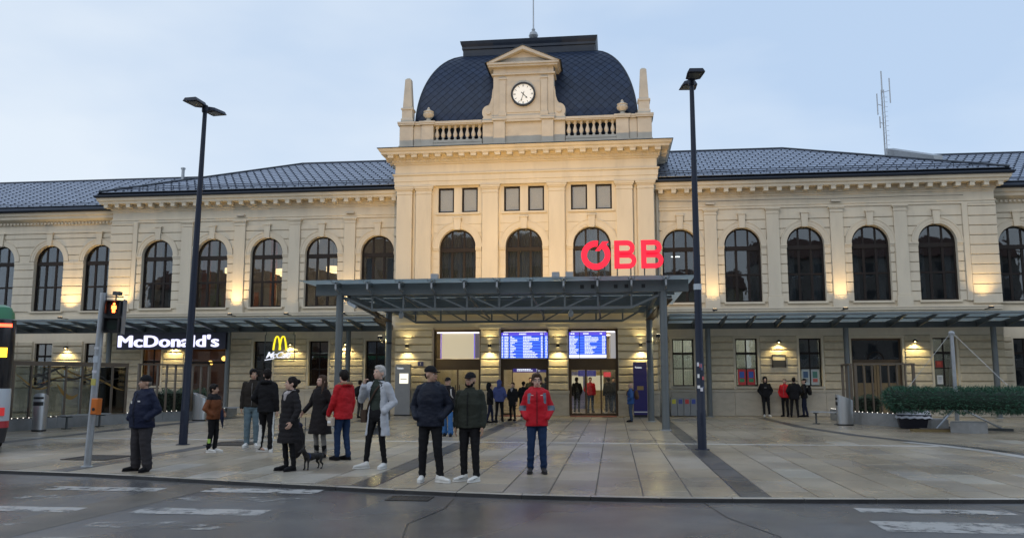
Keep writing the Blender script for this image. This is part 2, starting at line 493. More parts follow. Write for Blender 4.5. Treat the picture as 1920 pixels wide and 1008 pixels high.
def slab_mesh(mb, c, z):
    g_ = .011
    x0, x1, y0, y1 = c[0] + g_, c[1] - g_, c[2] + g_, c[3] - g_
    ch = .006
    mb.add([(x0, y0, -.0115), (x1, y0, -.0115), (x1, y1, -.0115), (x0, y1, -.0115),
            (x0, y0, z - ch), (x1, y0, z - ch), (x1, y1, z - ch), (x0, y1, z - ch),
            (x0 + ch, y0 + ch, z), (x1 - ch, y0 + ch, z), (x1 - ch, y1 - ch, z), (x0 + ch, y1 - ch, z)],
           [(0, 1, 5, 4), (1, 2, 6, 5), (2, 3, 7, 6), (3, 0, 4, 7), (4, 5, 9, 8), (5, 6, 10, 9), (6, 7, 11, 10), (7, 4, 8, 11), (8, 9, 10, 11)])
rest = MB()
nslab = 0
for c in cells:
    xm, ym = (c[0] + c[1]) / 2, (c[2] + c[3]) / 2
    z = random.uniform(-.0015, .0015)
    if nslab < 290 and px_area(c) > 0:
        lightrow = (-24.2 < ym < -22.9 and light_rng.random() < .34) or light_rng.random() < .03
        s = MB(); slab_mesh(s, c, z)
        s.build('paving_slab', M['slab_pale'] if lightrow and (xm > 6.5 or -5 < xm < 0) else M['slab'], plaza); nslab += 1
    else: slab_mesh(rest, c, z)
rs = rest.build('paving_slabs_far', M['slab'], plaza); tag(rs, kind='stuff')
# dark strips and the pale cross band
for s in STRIPS:
    y0 = max(kerb_y(s - .2), kerb_y(s + .2)) + .175
    y = y0; k = 0
    while y < 5:
        y2 = min(y + 1.2, 5.0)
        m_ = MB(); slab_mesh(m_, (s - .205, s + .205, y, y2), .0005)
        m_.build('dark_paving_strip', M['slab_dark'], plaza); y = y2
x = -24.0
while x < 11.6:
    m_ = MB(); slab_mesh(m_, (x, x + 1.5, BAND - .1, BAND + .1), .0042); m_.build('pale_paving_strip', M['slab_light'], plaza); x += 1.5
def ribbon(fn, y0, y1, n, off, w, z, name, m_):
    mb = MB()
    pts = [(fn(y0 + (y1 - y0) * i / n) + off, y0 + (y1 - y0) * i / n) for i in range(n + 1)]
    L_ = []
    for i, p in enumerate(pts):
        a, b = pts[max(0, i - 1)], pts[min(n, i + 1)]
        d = Vector((b[0] - a[0], b[1] - a[1])).normalized(); s = Vector((-d.y, d.x)) * w / 2
        L_ += [(p[0] + s.x, p[1] + s.y, z), (p[0] - s.x, p[1] - s.y, z)]
    mb.add(L_, [(2 * i, 2 * i + 2, 2 * i + 3, 2 * i + 1) for i in range(n)])
    return mb.build(name, m_, plaza)
ribbon(dark_arc, -1.2, -24.9, 34, 0, .36, .0052, 'dark_paving_arc', M['slab_dark'])
ribbon(dark_arc, -15.0, -24.6, 20, -.36, .34, .0056, 'pale_paving_arc', M['slab_light'])
ribbon(lambda y: -11.6 - .55 * math.sin((y + 20) * .12), -2, -22.4, 24, 0, .3, .0052, 'dark_paving_arc', M['slab_dark'])

# worn crossing bars on the road
def paint(name, c, worn):
    m = bpy.data.materials.new(name); m.use_nodes = True
    nt = m.node_tree; N, L = nt.nodes, nt.links; b = N['Principled BSDF']
    g_ = N.new('ShaderNodeNewGeometry'); n = N.new('ShaderNodeTexNoise'); n.inputs['Scale'].default_value = 3.2; n.inputs['Detail'].default_value = 8; n.inputs['Roughness'].default_value = .72
    L.new(g_.outputs['Position'], n.inputs['Vector'])
    r = N.new('ShaderNodeMapRange'); L.new(n.outputs['Fac'], r.inputs['Value'])
    for i, q in enumerate((worn - .05, worn + .09, 0, 1)): r.inputs[i + 1].default_value = q
    L.new(r.outputs['Result'], b.inputs['Alpha'])
    b.inputs['Base Color'].default_value = (*c, 1); b.inputs['Roughness'].default_value = .38
    return m
M['paint_a'] = paint('worn_crossing_paint', (.36, .36, .355), .42)
M['paint_b'] = paint('badly_worn_crossing_paint', (.34, .34, .335), .56)
bars = []
for i, y in enumerate((-25.72, -26.62, -27.72, -28.72, -29.8)):
    bars.append((-2.25 + .03 * i, -.45, y - .24, y + .22, i % 2))
    bars.append((-4.9, -2.95, y - .28, y + .12, 1 if i in (1, 3) else 0))
bars += [(-7.4, -5.3, -26.1, -25.75, 1), (7.1, 9.0, -26.78, -26.42, 0), (7.0, 9.2, -28.15, -27.45, 0), (9.15, 11, -26.75, -26.4, 1), (7.0, 9.4, -29.5, -28.9, 0)]
for x0, x1, y0, y1, w_ in bars:
    b_ = MB(); j = lambda: random.uniform(-.02, .02); nseg = 8
    top = [(x0 + (x1 - x0) * i / nseg, y1 + j(), -.0455) for i in range(nseg + 1)]
    bot = [(x0 + (x1 - x0) * i / nseg, y0 + j(), -.0455) for i in range(nseg + 1)]
    b_.add(bot + top, [(i, i + 1, i + 2 + nseg, i + 1 + nseg) for i in range(nseg)])
    b_.build('crossing_bar', M['paint_b'] if w_ else M['paint_a'], road)
# patches of darker asphalt, joints and iron covers
M['patch'] = wet_ground('asphalt_patch', (.075, .066, .055), (.10, .088, .072), (.13, .115, .09), .35, 1.4, .35, 60, puddle=.16)
p_ = MB(); p_.add([(-3.0, -25.1, -.0475), (-2.2, -25.15, -.0475), (-2.6, -31, -.0475), (-3.4, -31, -.0475)], [(3, 2, 1, 0)]); p_.build('asphalt_patch', M['patch'], road)
p_ = MB(); p_.add([(9.0, -25.95, -.0475), (14, -25.5, -.0475), (14, -26.3, -.0475), (9.2, -26.9, -.0475)], [(3, 2, 1, 0)]); p_.build('asphalt_patch', M['patch'], road)
crk = mat('crack_filler', (.02, .02, .02), .4)
for pts in ([(1.7, -26.2), (1.75, -27.1), (1.55, -28.3), (1.9, -30.2)], [(5.2, -26.2), (5.35, -27.4), (5.75, -28.6), (5.6, -30)], [(-8, -24.4), (-6, -24.75), (-3.5, -25.1)]):
    c_ = MB(); n = len(pts)
    c_.add([(x - .012, y, -.0465) for x, y in pts] + [(x + .012, y + .004, -.0465) for x, y in pts], [(i, i + 1, n + i + 1, n + i) for i in range(n - 1)])
    c_.build('road_crack', crk, road)
M['iron'] = mat('cast_iron', (.045, .04, .036), .5, metal=.5, var=.2, nscale=12, bump=.6, bscale=60)
def cover(x, y, w, d, z, label, n=6):
    t = thing('drain_cover', label, 'drain cover', (x, y, z))
    f = MB(); e = .05
    f.box(-w / 2, w / 2, -d / 2, -d / 2 + e, 0, .012).box(-w / 2, w / 2, d / 2 - e, d / 2, 0, .012).box(-w / 2, -w / 2 + e, -d / 2 + e, d / 2 - e, 0, .012).box(w / 2 - e, w / 2, -d / 2 + e, d / 2 - e, 0, .012)
    f.build('frame', M['iron'], t)
    b = MB(); b.box(-w / 2 + e, w / 2 - e, -d / 2 + e, d / 2 - e, 0, .005); b.build('cover_plate', M['iron'], t)
    for i in range(n):
        r_ = MB(); xx = -w / 2 + e + (w - 2 * e) * (i + .5) / n; r_.box(xx - .018, xx + .018, -d / 2 + e, d / 2 - e, .005, .0095); r_.build('rib', M['iron'], t)
cover(1.08, -26.28, .62, .42, -.0485, 'iron gully grate in the road against the kerb')
cover(-6.75, -21.6, 1.0, 1.0, .0045, 'rusty square cover in the paving behind the traffic light pole')
cover(-5.6, -17.7, 1.1, 1.1, .0045, 'dark square cover in the paving behind the boy in brown')
# ---------------------------------------------------------------- station building
station = thing('station_building', 'long cream station building with dark domed clock pavilion between two wings', 'building')

def rect_loft(mb, x0, x1, y0, y1, prof, caps=True):
    """mitred moulding round a rectangle: prof = [(offset, z), ...]"""
    vs_, fs_ = [], []
    for o, z in prof:
        vs_ += [(x0 - o, y0 - o, z), (x1 + o, y0 - o, z), (x1 + o, y1 + o, z), (x0 - o, y1 + o, z)]
    for i in range(len(prof) - 1):
        a, b = 4 * i, 4 * i + 4
        for k in range(4):
            fs_.append((a + k, a + (k + 1) % 4, b + (k + 1) % 4, b + k))
    if caps:
        fs_.append((3, 2, 1, 0)); n = 4 * (len(prof) - 1); fs_.append((n, n + 1, n + 2, n + 3))
    mb.add(vs_, fs_)
    return mb

def arch_piece(mb, xl, xr, xc, r, zs, ztop, y0, y1, n=20):
    """solid wall above a springing line with a round-headed hole"""
    angs = sorted(set([PI * i / n for i in range(n + 1)] + [math.atan2(ztop - zs, xr - xc), math.atan2(ztop - zs, xl - xc)]))
    inn, out = [], []
    for a in angs:
        c, s = math.cos(a), math.sin(a)
        inn.append((xc + r * c, zs + r * s))
        t = 1e9
        if c > 1e-9: t = min(t, (xr - xc) / c)
        if c < -1e-9: t = min(t, (xl - xc) / c)
        if s > 1e-9: t = min(t, (ztop - zs) / s)
        out.append((xc + t * c, zs + t * s))
    mb.strip(inn, out, y0, y1)

NCOURSE = {'stone_course': 0, 'plaster_course': 0}
REST = {}
def course(name, poly, y0, y1, m, parent):
    NCOURSE[name] += 1
    if NCOURSE[name] <= 235:
        c = .018
        MB().prism(poly, y0, y1).build(name, m, parent)
    else:
        REST.setdefault((name, m.name, parent.name), (MB(), m, parent))[0].prism(poly, y0, y1)

# heights
ZSILL, ZSP, HW = 5.03, 7.60, 0.815
XW = [7.10, 9.87, 12.62, 15.42, 18.24]                # wing window axes
XP = [8.47, 11.22, 14.0, 16.72]                        # pilaster axes
XE = 20.7                                              # end of a wing

# --- round-headed window: frame + panes (built once, then copied)
def arch_window_meshes(hw, zb, zsp, mull, trans, rise=1.04, nm='arch', gm='glass_win'):
    f = MB(); t = .085; d0, d1 = -.05, .05
    n = 20
    inn = [(-(hw - t), zb + t), (-(hw - t), zsp)] + [(-(hw - t) * math.cos(PI * i / n), zsp + (hw - t) * rise * math.sin(PI * i / n)) for i in range(1, n)] + [(hw - t, zsp), (hw - t, zb + t)]
    out = [(-hw, zb), (-hw, zsp)] + [(-hw * math.cos(PI * i / n), zsp + hw * rise * math.sin(PI * i / n)) for i in range(1, n)] + [(hw, zsp), (hw, zb)]
    f.strip(inn, out, d0, d1, closed=True)
    zt0, zt1 = zsp - .2, zsp - .01
    f.box(-hw + t, hw - t, d0 - .03, d1, zt0, zt1)
    xs_ = [-mull, mull]
    for x in xs_:
        top = zsp + rise * math.sqrt(max(0, (hw - t) ** 2 - x * x)) + .02
        f.box(x - .055, x + .055, d0 + .012, d1, zb + t, zt0)
        f.box(x - .04, x + .04, d0 + .014, d1, zt1, top)
    rows = [zb + t] + sum([[z - .045, z + .045] for z in trans], []) + [zt0]
    for z in trans: f.box(-hw + t, hw - t, d0 + .004, d1, z - .045, z + .045)
    fm = f.mesh(nm + '_window_frame', M['frame'])
    panes = []
    xe = [-hw + t, -mull - .055, -mull + .055, mull - .055, mull + .055, hw - t]
    for r0, r1 in zip(rows[::2], rows[1::2]):
        for a, b in zip(xe[::2], xe[1::2]):
            panes.append(MB().box(a, b, -.004, .004, r0, r1).mesh('pane', M[gm]))
    def fan(a, b):
        k = 8; pts = [(a, zt1), (b, zt1)]
        top = [(a + (b - a) * i / k, zsp + rise * math.sqrt(max(0, (hw - t) ** 2 - (a + (b - a) * i / k) ** 2))) for i in range(k + 1)]
        return pts + [p for p in top[::-1] if p[1] > zt1 + 1e-4]
    for a, b in ((-hw + t, -mull - .04), (-mull + .04, mull - .04), (mull + .04, hw - t)):
        panes.append(MB().prism(fan(a, b), -.004, .004).mesh('pane', M[gm]))
    return fm, panes
WING_WIN = arch_window_meshes(HW, ZSILL, ZSP, .27, [6.28], nm='wing')
PAV_WIN = arch_window_meshes(.86, 5.1, 7.65, .285, [], nm='pavilion', gm='glass_pav')
def put_window(w, x, y, parent=station):
    f = inst('window', w[0], parent, (x, y, 0))
    for p in w[1]: inst('pane', p, f)
    return f
def rect_window_meshes(hw, z0, z1, cols, trans, t=.055, thick=None, gm='glass_win'):
    f = MB(); d0, d1 = -.045, .045
    f.box(-hw, -hw + t, d0, d1, z0, z1).box(hw - t, hw, d0, d1, z0, z1).box(-hw + t, hw - t, d0, d1, z0, z0 + t).box(-hw + t, hw - t, d0, d1, z1 - t, z1)
    rows = [z0 + t]
    for z, h in trans:
        f.box(-hw + t, hw - t, d0 + .006, d1, z - h / 2, z + h / 2); rows += [z - h / 2, z + h / 2]
    rows.append(z1 - t)
    xe = [-hw + t]
    for x in cols:
        f.box(x - .025, x + .025, d0 + .01, d1 - .01, z0 + t, z1 - t); xe += [x - .025, x + .025]
    xe.append(hw - t)
    panes = [MB().box(a, b, -.004, .004, r0, r1).mesh('pane', M[gm]) for r0, r1 in zip(rows[::2], rows[1::2]) for a, b in zip(xe[::2], xe[1::2])]
    return f.mesh('rect_window_frame', M['frame']), panes
GF_WIN = rect_window_meshes(.475, 1.30, 3.40, [0], [(2.75, .1), (2.08, .045)])
ATT_WIN = rect_window_meshes(.375, 9.30, 10.48, [], [], t=.075, gm='glass_pav')

# shared ornament meshes
def wing_pilaster_mesh(w=.56, zb=5.0, zt=9.3, y=-.11):
    m_ = MB(); h = w / 2
    m_.box(-h - .05, h + .05, y - .05, .05, zb - .22, zb + .2).box(-h - .03, h + .03, y - .03, .05, zb + .2, zb + .27)
    m_.bbox(-h, h, y, .05, zb + .27, zt - .27, .012)
    m_.box(-h - .015, h + .015, y - .02, .05, zt - .27, zt - .23).box(-h, h, y, .05, zt - .23, zt - .12)
    m_.box(-h - .03, h + .03, y - .03, .05, zt - .12, zt - .07).box(-h - .06, h + .06, y - .06, .05, zt - .07, zt - .003)
    return m_.mesh('pilaster', M['plaster'])
PIL = wing_pilaster_mesh()
def archivolt_mesh(r0, r1, zs, y=-.07, rise=1.04):
    m_ = MB(); n = 24
    for a, b, yy in ((r0 - .004, r0 + .08, y + .025), (r0 + .08, r1 - .05, y + .012), (r1 - .05, r1, y - .01)):
        m_.strip([(a * math.cos(PI * i / n), zs + a * rise * math.sin(PI * i / n)) for i in range(n + 1)], [(b * math.cos(PI * i / n), zs + b * rise * math.sin(PI * i / n)) for i in range(n + 1)], yy, .06)
    return m_.mesh('archivolt', M['plaster'])
ARCHV = archivolt_mesh(HW, 1.085, ZSP)
ARCHV_P = archivolt_mesh(.86, 1.17, 7.65)
def keystone_mesh(z0, z1, w0, w1, y):
    return MB().prism([(-w0, z0), (w0, z0), (w1, z1), (-w1, z1)], y, .06).box(-w1 - .03, w1 + .03, y - .03, .06, z1, z1 + .07).mesh('keystone', M['plaster'])
KEY = keystone_mesh(8.40, 9.02, .12, .16, -.12)
KEY_P = keystone_mesh(8.47, 9.0, .13, .17, -.13)
MODIL = MB().box(-.1, .1, -.36, 0, 0, .15).box(-.12, .12, -.38, 0, .15, .178).mesh('modillion', M['plaster'])
DENT = MB().box(-.045, .045, -.07, 0, 0, .1).mesh('dentil', M['plaster'])

# --- interiors
room_warm = mat('interior_wall_warm', (.33, .31, .28), .8, var=.1)
room_dark = mat('interior_wall_grey', (.20, .20, .19), .8, var=.1)
M['curtain'] = mat('grey_curtain', (.34, .36, .37), .9, var=.1)
M['blind'] = mat('white_blind', (.62, .58, .52), .8, var=.05)
def room(x0, x1, y0, y1, z0, z1, m_, name='room_shell'):
    r_ = MB()
    r_.add([(x0, y0, z0), (x1, y0, z0), (x1, y1, z0), (x0, y1, z0), (x0, y0, z1), (x1, y0, z1), (x1, y1, z1), (x0, y1, z1)],
           [(0, 1, 2, 3), (7, 6, 5, 4), (2, 6, 7, 3), (1, 5, 6, 2), (3, 7, 4, 0)])
    return r_.build(name, m_, station)
def curtain_mesh(w, z0, z1, n=9, amp=.035):
    pts = []; k = n * 6
    vs_ = []
    for i in range(k + 1):
        x = -w / 2 + w * i / k; y = amp * math.sin(2 * PI * n * i / k)
        vs_ += [(x, y, z0), (x, y, z1)]
    return MB().add(vs_, [(2 * i, 2 * i + 2, 2 * i + 3, 2 * i + 1) for i in range(k)]).mesh('curtain', M['curtain'], True)
CURT = curtain_mesh(.36, 5.05, 7.4, 5)
def pt_light(name, loc, e, col, r=.15):
    l = bpy.data.lights.new(name, 'POINT'); l.energy = e; l.color = col; l.shadow_soft_size = r
    o = bpy.data.objects.new(name, l); COL.objects.link(o); o.location = loc; return o
def spot(name, loc, tgt, e, col, ang=90, blend=.6, r=.08):
    l = bpy.data.lights.new(name, 'SPOT'); l.energy = e; l.color = col; l.spot_size = R(ang); l.spot_blend = blend; l.shadow_soft_size = r
    o = bpy.data.objects.new(name, l); COL.objects.link(o); o.location = loc
    o.rotation_euler = (Vector(tgt) - Vector(loc)).to_track_quat('-Z', 'Y').to_euler(); return o
WARM = (1.0, .70, .36)
YEL = (1.0, .80, .36)

def wing(sg):
    P = lambda a, b: (min(sg * a, sg * b), max(sg * a, sg * b))
    # wall core, bay by bay
    wall = MB(); g_ = MB()
    bounds = [5.95, XP[0], XP[1], XP[2], XP[3], XE]
    Y0, Y1 = .03, .45
    for i, xc in enumerate(XW):
        xl, xr = P(bounds[i], bounds[i + 1]); c = sg * xc
        wall.box(xl, xr, Y0, Y1, 4.0, ZSILL).box(xl, c - HW, Y0, Y1, ZSILL, ZSP).box(c + HW, xr, Y0, Y1, ZSILL, ZSP)
        arch_piece(wall, xl, xr, c, HW, ZSP, 9.9, Y0, Y1)
        hw_, z0, z1 = .475, 1.30, 3.40
        if i == 3: hw_, z0, z1 = (1.06, 0.0, 3.38)
        if sg < 0 and i == 4: hw_, z0 = .62, .45
        g_.box(xl, c - hw_, Y0, Y1, 0, 4.0).box(c + hw_, xr, Y0, Y1, 0, 4.0).box(c - hw_, c + hw_, Y0, Y1, z1, 4.0)
        if z0 > .2: g_.box(c - hw_, c + hw_, Y0, Y1, 0, z0)
    up = wall.build('wall', M['plaster'], station); gf = g_.build('wall', M['course'], station)
    # courses
    for i, xc in enumerate(XW):
        c = sg * xc
        pl = (5.95 if i == 0 else XP[i - 1] + .29); pr = (XP[i] - .29 if i < 4 else 19.32)
        for side in (-1, 1):
            lim = (sg * (pr if side * sg > 0 else pl))
            z = ZSILL; row = 0
            while z < 9.0:
                z1 = min(z + .43, 9.05) - .042
                if z < ZSP - .15 and z1 > ZSP - .14: z1 = ZSP - .14
                if z1 - z > .06:
                    pts = []
                    for k in range(5):
                        zz = z + (z1 - z) * k / 4
                        q = (zz - ZSP) / 1.04
                        hx = HW + .002 if zz <= ZSP - .1 else (math.sqrt(max(0, 1.09 ** 2 - q * q)) if q > 0 else 1.09)
                        pts.append((c + side * max(hx, .17), zz))
                    poly = [(lim, z)] + pts + [(lim, z1)]
                    course('plaster_course', poly, -.03, .04, M['plaster'], up)
                z = max(z1 + .042, z + .2)
            # impost
            a, b = sorted((c + side * HW - side * .012, lim))
            MB().box(a, b, -.05, .06, ZSP - .138, ZSP - .06).box(a, b, -.08, .06, ZSP - .06, ZSP + .02).build('impost', M['plaster'], station)
        inst('archivolt', ARCHV, station, (c, 0, 0)); inst('keystone', KEY, station, (c, 0, 0))
        put_window(WING_WIN, c, .24)
        s_ = MB().box(c - HW - .06, c + HW + .06, -.08, .25, ZSILL - .08, ZSILL).box(c - HW, c + HW, -.03, .28, ZSILL, ZSILL + .012); s_.build('window_sill', M['plaster'], station)
        # ground floor
        if i != 3:
            if not (sg < 0 and i == 4): put_window(GF_WIN, c, .2)
            MB().box(c - .56, c + .56, -.04, .2, 1.2, 1.296).build('window_sill', M['plinth'], station)
    for x in XP: inst('pilaster', PIL, station, (sg * x, 0, 0))
    # half pilaster and quoins at the end
    a, b = P(19.33, 19.56); MB().bbox(a, b, -.09, .05, 5.0, 9.3, .012).build('pilaster', M['plaster'], station)
    z = 4.86
    while z < 9.25:
        z1 = min(z + .43, 9.29); a, b = P(19.57, XE + .06)
        q = MB(); q.bbox(a, b, -.07, .5, z + .012, z1 - .012, .02); q.build('quoin', M['plaster'], station); z = z1
    # ground floor courses between the openings, plinth
    ops = [(xc - (.475 if i != 3 else 1.06) - .1, xc + (.475 if i != 3 else 1.06) + .1) for i, xc in enumerate(XW)]
    segs = [(5.95, ops[0][0])] + [(ops[i][1], ops[i + 1][0]) for i in range(4)] + [(ops[4][1], XE)]
    for a, b in segs:
        z = 1.16
        while z < 3.5:
            z1 = min(z + .345, 3.52); x0, x1 = P(a, b)
            NCOURSE['stone_course'] += 1
            MB().bbox(x0, x1, -.055, .04, z + .022, z1 - .022, .03).build('stone_course', M['rough_stone'] if (x1 - x0) < 2.6 else M['course'], gf); z = z1
        x0, x1 = P(a, b)
        MB().bbox(x0, x1, -.075, .04, 0, 1.04, .02).box(x0, x1, -.095, .04, 1.04, 1.15).build('plinth', M['plinth'], station)
    for (a, b), i in zip(ops, range(5)):
        x0, x1 = P(a, b); s_ = MB(); e = .098
        s_.box(x0, x0 + e, -.035, .04, 1.152 if i != 3 else 0, 3.52).box(x1 - e, x1, -.035, .04, 1.152 if i != 3 else 0, 3.52).box(x0 + e, x1 - e, -.035, .04, 3.40, 3.52)
        s_.build('window_surround', M['course'], station)
        if i != 3:
            MB().bbox(x0, x1, -.07, .04, 0, 1.04, .02).box(x0, x1, -.09, .04, 1.04, 1.15).build('plinth', M['plinth'], station)
    x0, x1 = P(5.95, XE)
    MB().box(x0, x1, -.03, .04, 3.53, 3.98).build('frieze', M['plaster'], station)
    MB().box(x0, x1, -.06, .04, 4.0, 4.62).build('frieze', M['plaster'], station)
    MB().box(x0, x1, -.14, .04, 4.62, 4.72).box(x0, x1, -.17, .04, 4.72, 4.78).build('string_course', M['plaster'], station)
    # entablature and cornice
    m_ = MB(); x0, x1 = P(5.6, XE)
    rect_loft(m_, x0, x1, .03, 9.0, [(0, 9.30), (.05, 9.30), (.05, 9.40), (.08, 9.42), (.08, 9.47), (.03, 9.48), (.03, 9.84), (.07, 9.86), (.07, 9.94), (.12, 9.96), (.12, 10.2), (.5, 10.2), (.52, 10.30), (.58, 10.34), (.62, 10.48), (0, 10.5)])
    m_.build('cornice', M['plaster'], station)
    x = 6.25
    while x < XE + .3:
        inst('modillion', MODIL, station, (sg * x, -.08, 10.015)); x += .585
    gt = MB(); rect_loft(gt, x0, x1, .03, 9.0, [(.5, 10.49), (.68, 10.49), (.72, 10.56), (.72, 10.6), (.66, 10.6), (.5, 10.75)])
    gt.build('gutter', M['gutter'], station)
    # rainwater fittings
    for xx in (XP[0], XP[2]):
        MB().box(sg * xx - .2, sg * xx + .2, -.16, -.02, 9.50, 9.58).build('cable_box', M['stone_top'], station)
    # wall return and the lower, set-back range beyond
    a, b = P(XE, XE + .005)
    MB().box(*P(XE - .4, XE), .46, 1.5, 0, 9.9).build('wall', M['plaster'], station)

def far_range(sg, xend):
    Yf = 1.0
    P = lambda a, b: (min(sg * a, sg * b), max(sg * a, sg * b))
    xs_ = [22.0, 24.73, 27.46, 30.2]
    wall = MB(); Y0, Y1 = Yf + .03, Yf + .45
    bounds = [XE, 23.35, 26.1, 28.8, xend]
    for i, xc in enumerate(xs_):
        xl, xr = P(bounds[i], bounds[i + 1]); c = sg * xc
        wall.box(xl, xr, Y0, Y1, 3.6, ZSILL).box(xl, c - HW, Y0, Y1, ZSILL, ZSP).box(c + HW, xr, Y0, Y1, ZSILL, ZSP)
        arch_piece(wall, xl, xr, c, HW, ZSP, 9.6, Y0, Y1)
        wall.box(xl, c - .475, Y0, Y1, 0, 3.6).box(c + .475, xr, Y0, Y1, 0, 3.6).box(c - .475, c + .475, Y0, Y1, 3.4, 3.6).box(c - .475, c + .475, Y0, Y1, 0, 1.3)
    up = wall.build('wall', M['plaster'], station)
    for i, xc in enumerate(xs_):
        c = sg * xc
        for side in (-1, 1):
            lim = sg * (bounds[i + 1] if side * sg > 0 else bounds[i])
            z = ZSILL
            while z < 9.0:
                z1 = min(z + .43, 9.05) - .042
                if z < ZSP - .15 and z1 > ZSP - .14: z1 = ZSP - .14
                if z1 - z > .06:
                    pts = []
                    for k in range(5):
                        zz = z + (z1 - z) * k / 4; q = (zz - ZSP) / 1.04
                        hx = HW + .002 if zz <= ZSP - .1 else (math.sqrt(max(0, 1.09 ** 2 - q * q)) if q > 0 else 1.09)
                        pts.append((c + side * max(hx, .17), zz))
                    course('plaster_course', [(lim, z)] + pts + [(lim, z1)], Yf - .03, Yf + .04, M['plaster'], up)
                z = max(z1 + .042, z + .2)
            a, b = sorted((c + side * HW, lim)); a += .004; b -= .004
            MB().box(a, b, Yf - .05, Yf + .06, ZSP - .138, ZSP - .02).build('impost', M['plaster'], station)
        inst('archivolt', ARCHV, station, (c, Yf, 0)); inst('keystone', KEY, station, (c, Yf, 0))
        put_window(WING_WIN, c, Yf + .24)
        MB().box(c - HW - .1, c + HW + .1, Yf - .08, Yf + .25, ZSILL - .08, ZSILL).build('window_sill', M['plaster'], station)
        put_window(GF_WIN, c, Yf + .2)
        z = 1.16
        a, b = P(bounds[i], xc - .56); a2, b2 = P(xc + .56, bounds[i + 1])
        while z < 3.5:
            z1 = min(z + .345, 3.52)
            for p, q in ((a, b), (a2, b2)):
                MB().bbox(p, q, Yf - .055, Yf + .04, z + .022, z1 - .022, .03).build('stone_course', M['course'], up)
            z = z1
        p, q = P(bounds[i], bounds[i + 1]); MB().box(p, q, Yf - .05, Yf + .04, 0, 1.15).build('plinth', M['plinth'], station)
    x0, x1 = P(XE, xend)
    MB().box(x0, x1, Yf - .05, Yf + .04, 4.0, 4.78).build('string_course', M['plaster'], station)
    m_ = MB()
    rect_loft(m_, x0 - (0 if sg > 0 else .0), x1, Yf, 10.5, [(0, 9.05), (.04, 9.05), (.04, 9.14), (.02, 9.16), (.02, 9.46), (.08, 9.48), (.08, 9.62), (.22, 9.68), (.36, 9.74), (.38, 9.86), (.46, 9.92), (.5, 10.06), (0, 10.1)])
    m_.build('cornice', M['plaster'], station)
    x = XE + .12
    while x < xend: inst('dentil', DENT, station, (sg * x, Yf - .09, 9.5)); x += .19
    gt = MB(); rect_loft(gt, x0, x1, Yf, 10.5, [(.42, 10.07), (.6, 10.07), (.66, 10.14), (.66, 10.2), (.5, 10.36)]); gt.build('gutter', M['gutter'], station)

for sg in (-1, 1):
    wing(sg)
    far_range(sg, 31.6)
for (nm, mn, pn), (mb, m_, par) in list(REST.items()):
    o = mb.build('course_field', m_, par); tag(o, kind='stuff')

# --- central pavilion ---------------------------------------------------
PX, PY = 5.95, -.70          # half width, wall face (pilasters stand 0.15 proud)
pw = MB(); Y0, Y1 = PY + .03, PY + .5
zs_p, hwp, zb_p = 7.65, .86, 5.1
XB = [-3.1, 0.0, 3.1]
for xl, xr, c in ((-PX, -1.55, -3.1), (-1.55, 1.55, 0), (1.55, PX, 3.1)):
    pw.box(xl, xr, Y0, Y1, 4.0, zb_p).box(xl, c - hwp, Y0, Y1, zb_p, zs_p).box(c + hwp, xr, Y0, Y1, zb_p, zs_p)
    arch_piece(pw, xl, xr, c, hwp, zs_p, 9.3, Y0, Y1)
    a, b = c - .935, c + .935
    pw.box(xl, a, Y0, Y1, 9.3, 10.48).box(b, xr, Y0, Y1, 9.3, 10.48).box(c - .185, c + .185, Y0, Y1, 9.3, 10.48)
    pw.box(xl, xr, Y0, Y1, 10.48, 12.2)
DB = [(-4.2, -1.98), (-1.1, 1.1), (1.98, 4.2)]
edges = [-PX, -4.2, -1.98, -1.1, 1.1, 1.98, 4.2, PX]
for a, b in zip(edges[::2], edges[1::2]): pw.box(a, b, Y0, Y1, 0, 4.0)
for a, b in DB: pw.box(a, b, Y0, Y1, 3.86, 4.0)
for s in (-1, 1): pw.box(*sorted((s * PX, s * (PX - .4))), Y1, 9.0, 0, 12.2)
pav = pw.build('wall', M['plaster'], station)
for c in XB:
    put_window(PAV_WIN, c, PY + .26)
    inst('archivolt', ARCHV_P, station, (c, PY, 0)); inst('keystone', KEY_P, station, (c, PY, 0))
    for s in (-1, 1): put_window(ATT_WIN, c + s * .56, PY + .17)
    MB().box(c - 1.05, c + 1.05, PY - .05, PY + .2, 9.2, 9.29).build('window_sill', M['plaster'], station)
    for sx in (-.96, -.11, .11 - .0, .96): pass
    for side in (-1, 1):
        lim = c + side * 1.13
        z = zb_p
        while z < 9.1:
            z1 = min(z + .41, 9.17) - .022
            if z < zs_p - .15 and z1 > zs_p - .15: z1 = zs_p - .15
            if z1 - z > .06:
                pts = []
                for k in range(5):
                    zz = z + (z1 - z) * k / 4; q = (zz - zs_p) / 1.04
                    hx = hwp + .002 if zz <= zs_p - .1 else (math.sqrt(max(0, 1.172 ** 2 - q * q)) if q > 0 else 1.125)
                    pts.append((c + side * min(1.125, max(hx, .19)), zz))
                MB().prism([(lim, z)] + pts + [(lim, z1)], PY, PY + .04).build('plaster_course', M['plaster'], pav)
            z = max(z1 + .022, z + .2)
        a, b = sorted((c + side * (hwp - .012), lim)); MB().box(a, b, PY - .05, PY + .06, zs_p - .148, zs_p - .06).box(a, b, PY - .08, PY + .06, zs_p - .06, zs_p + .02).build('impost', M['plaster'], station)
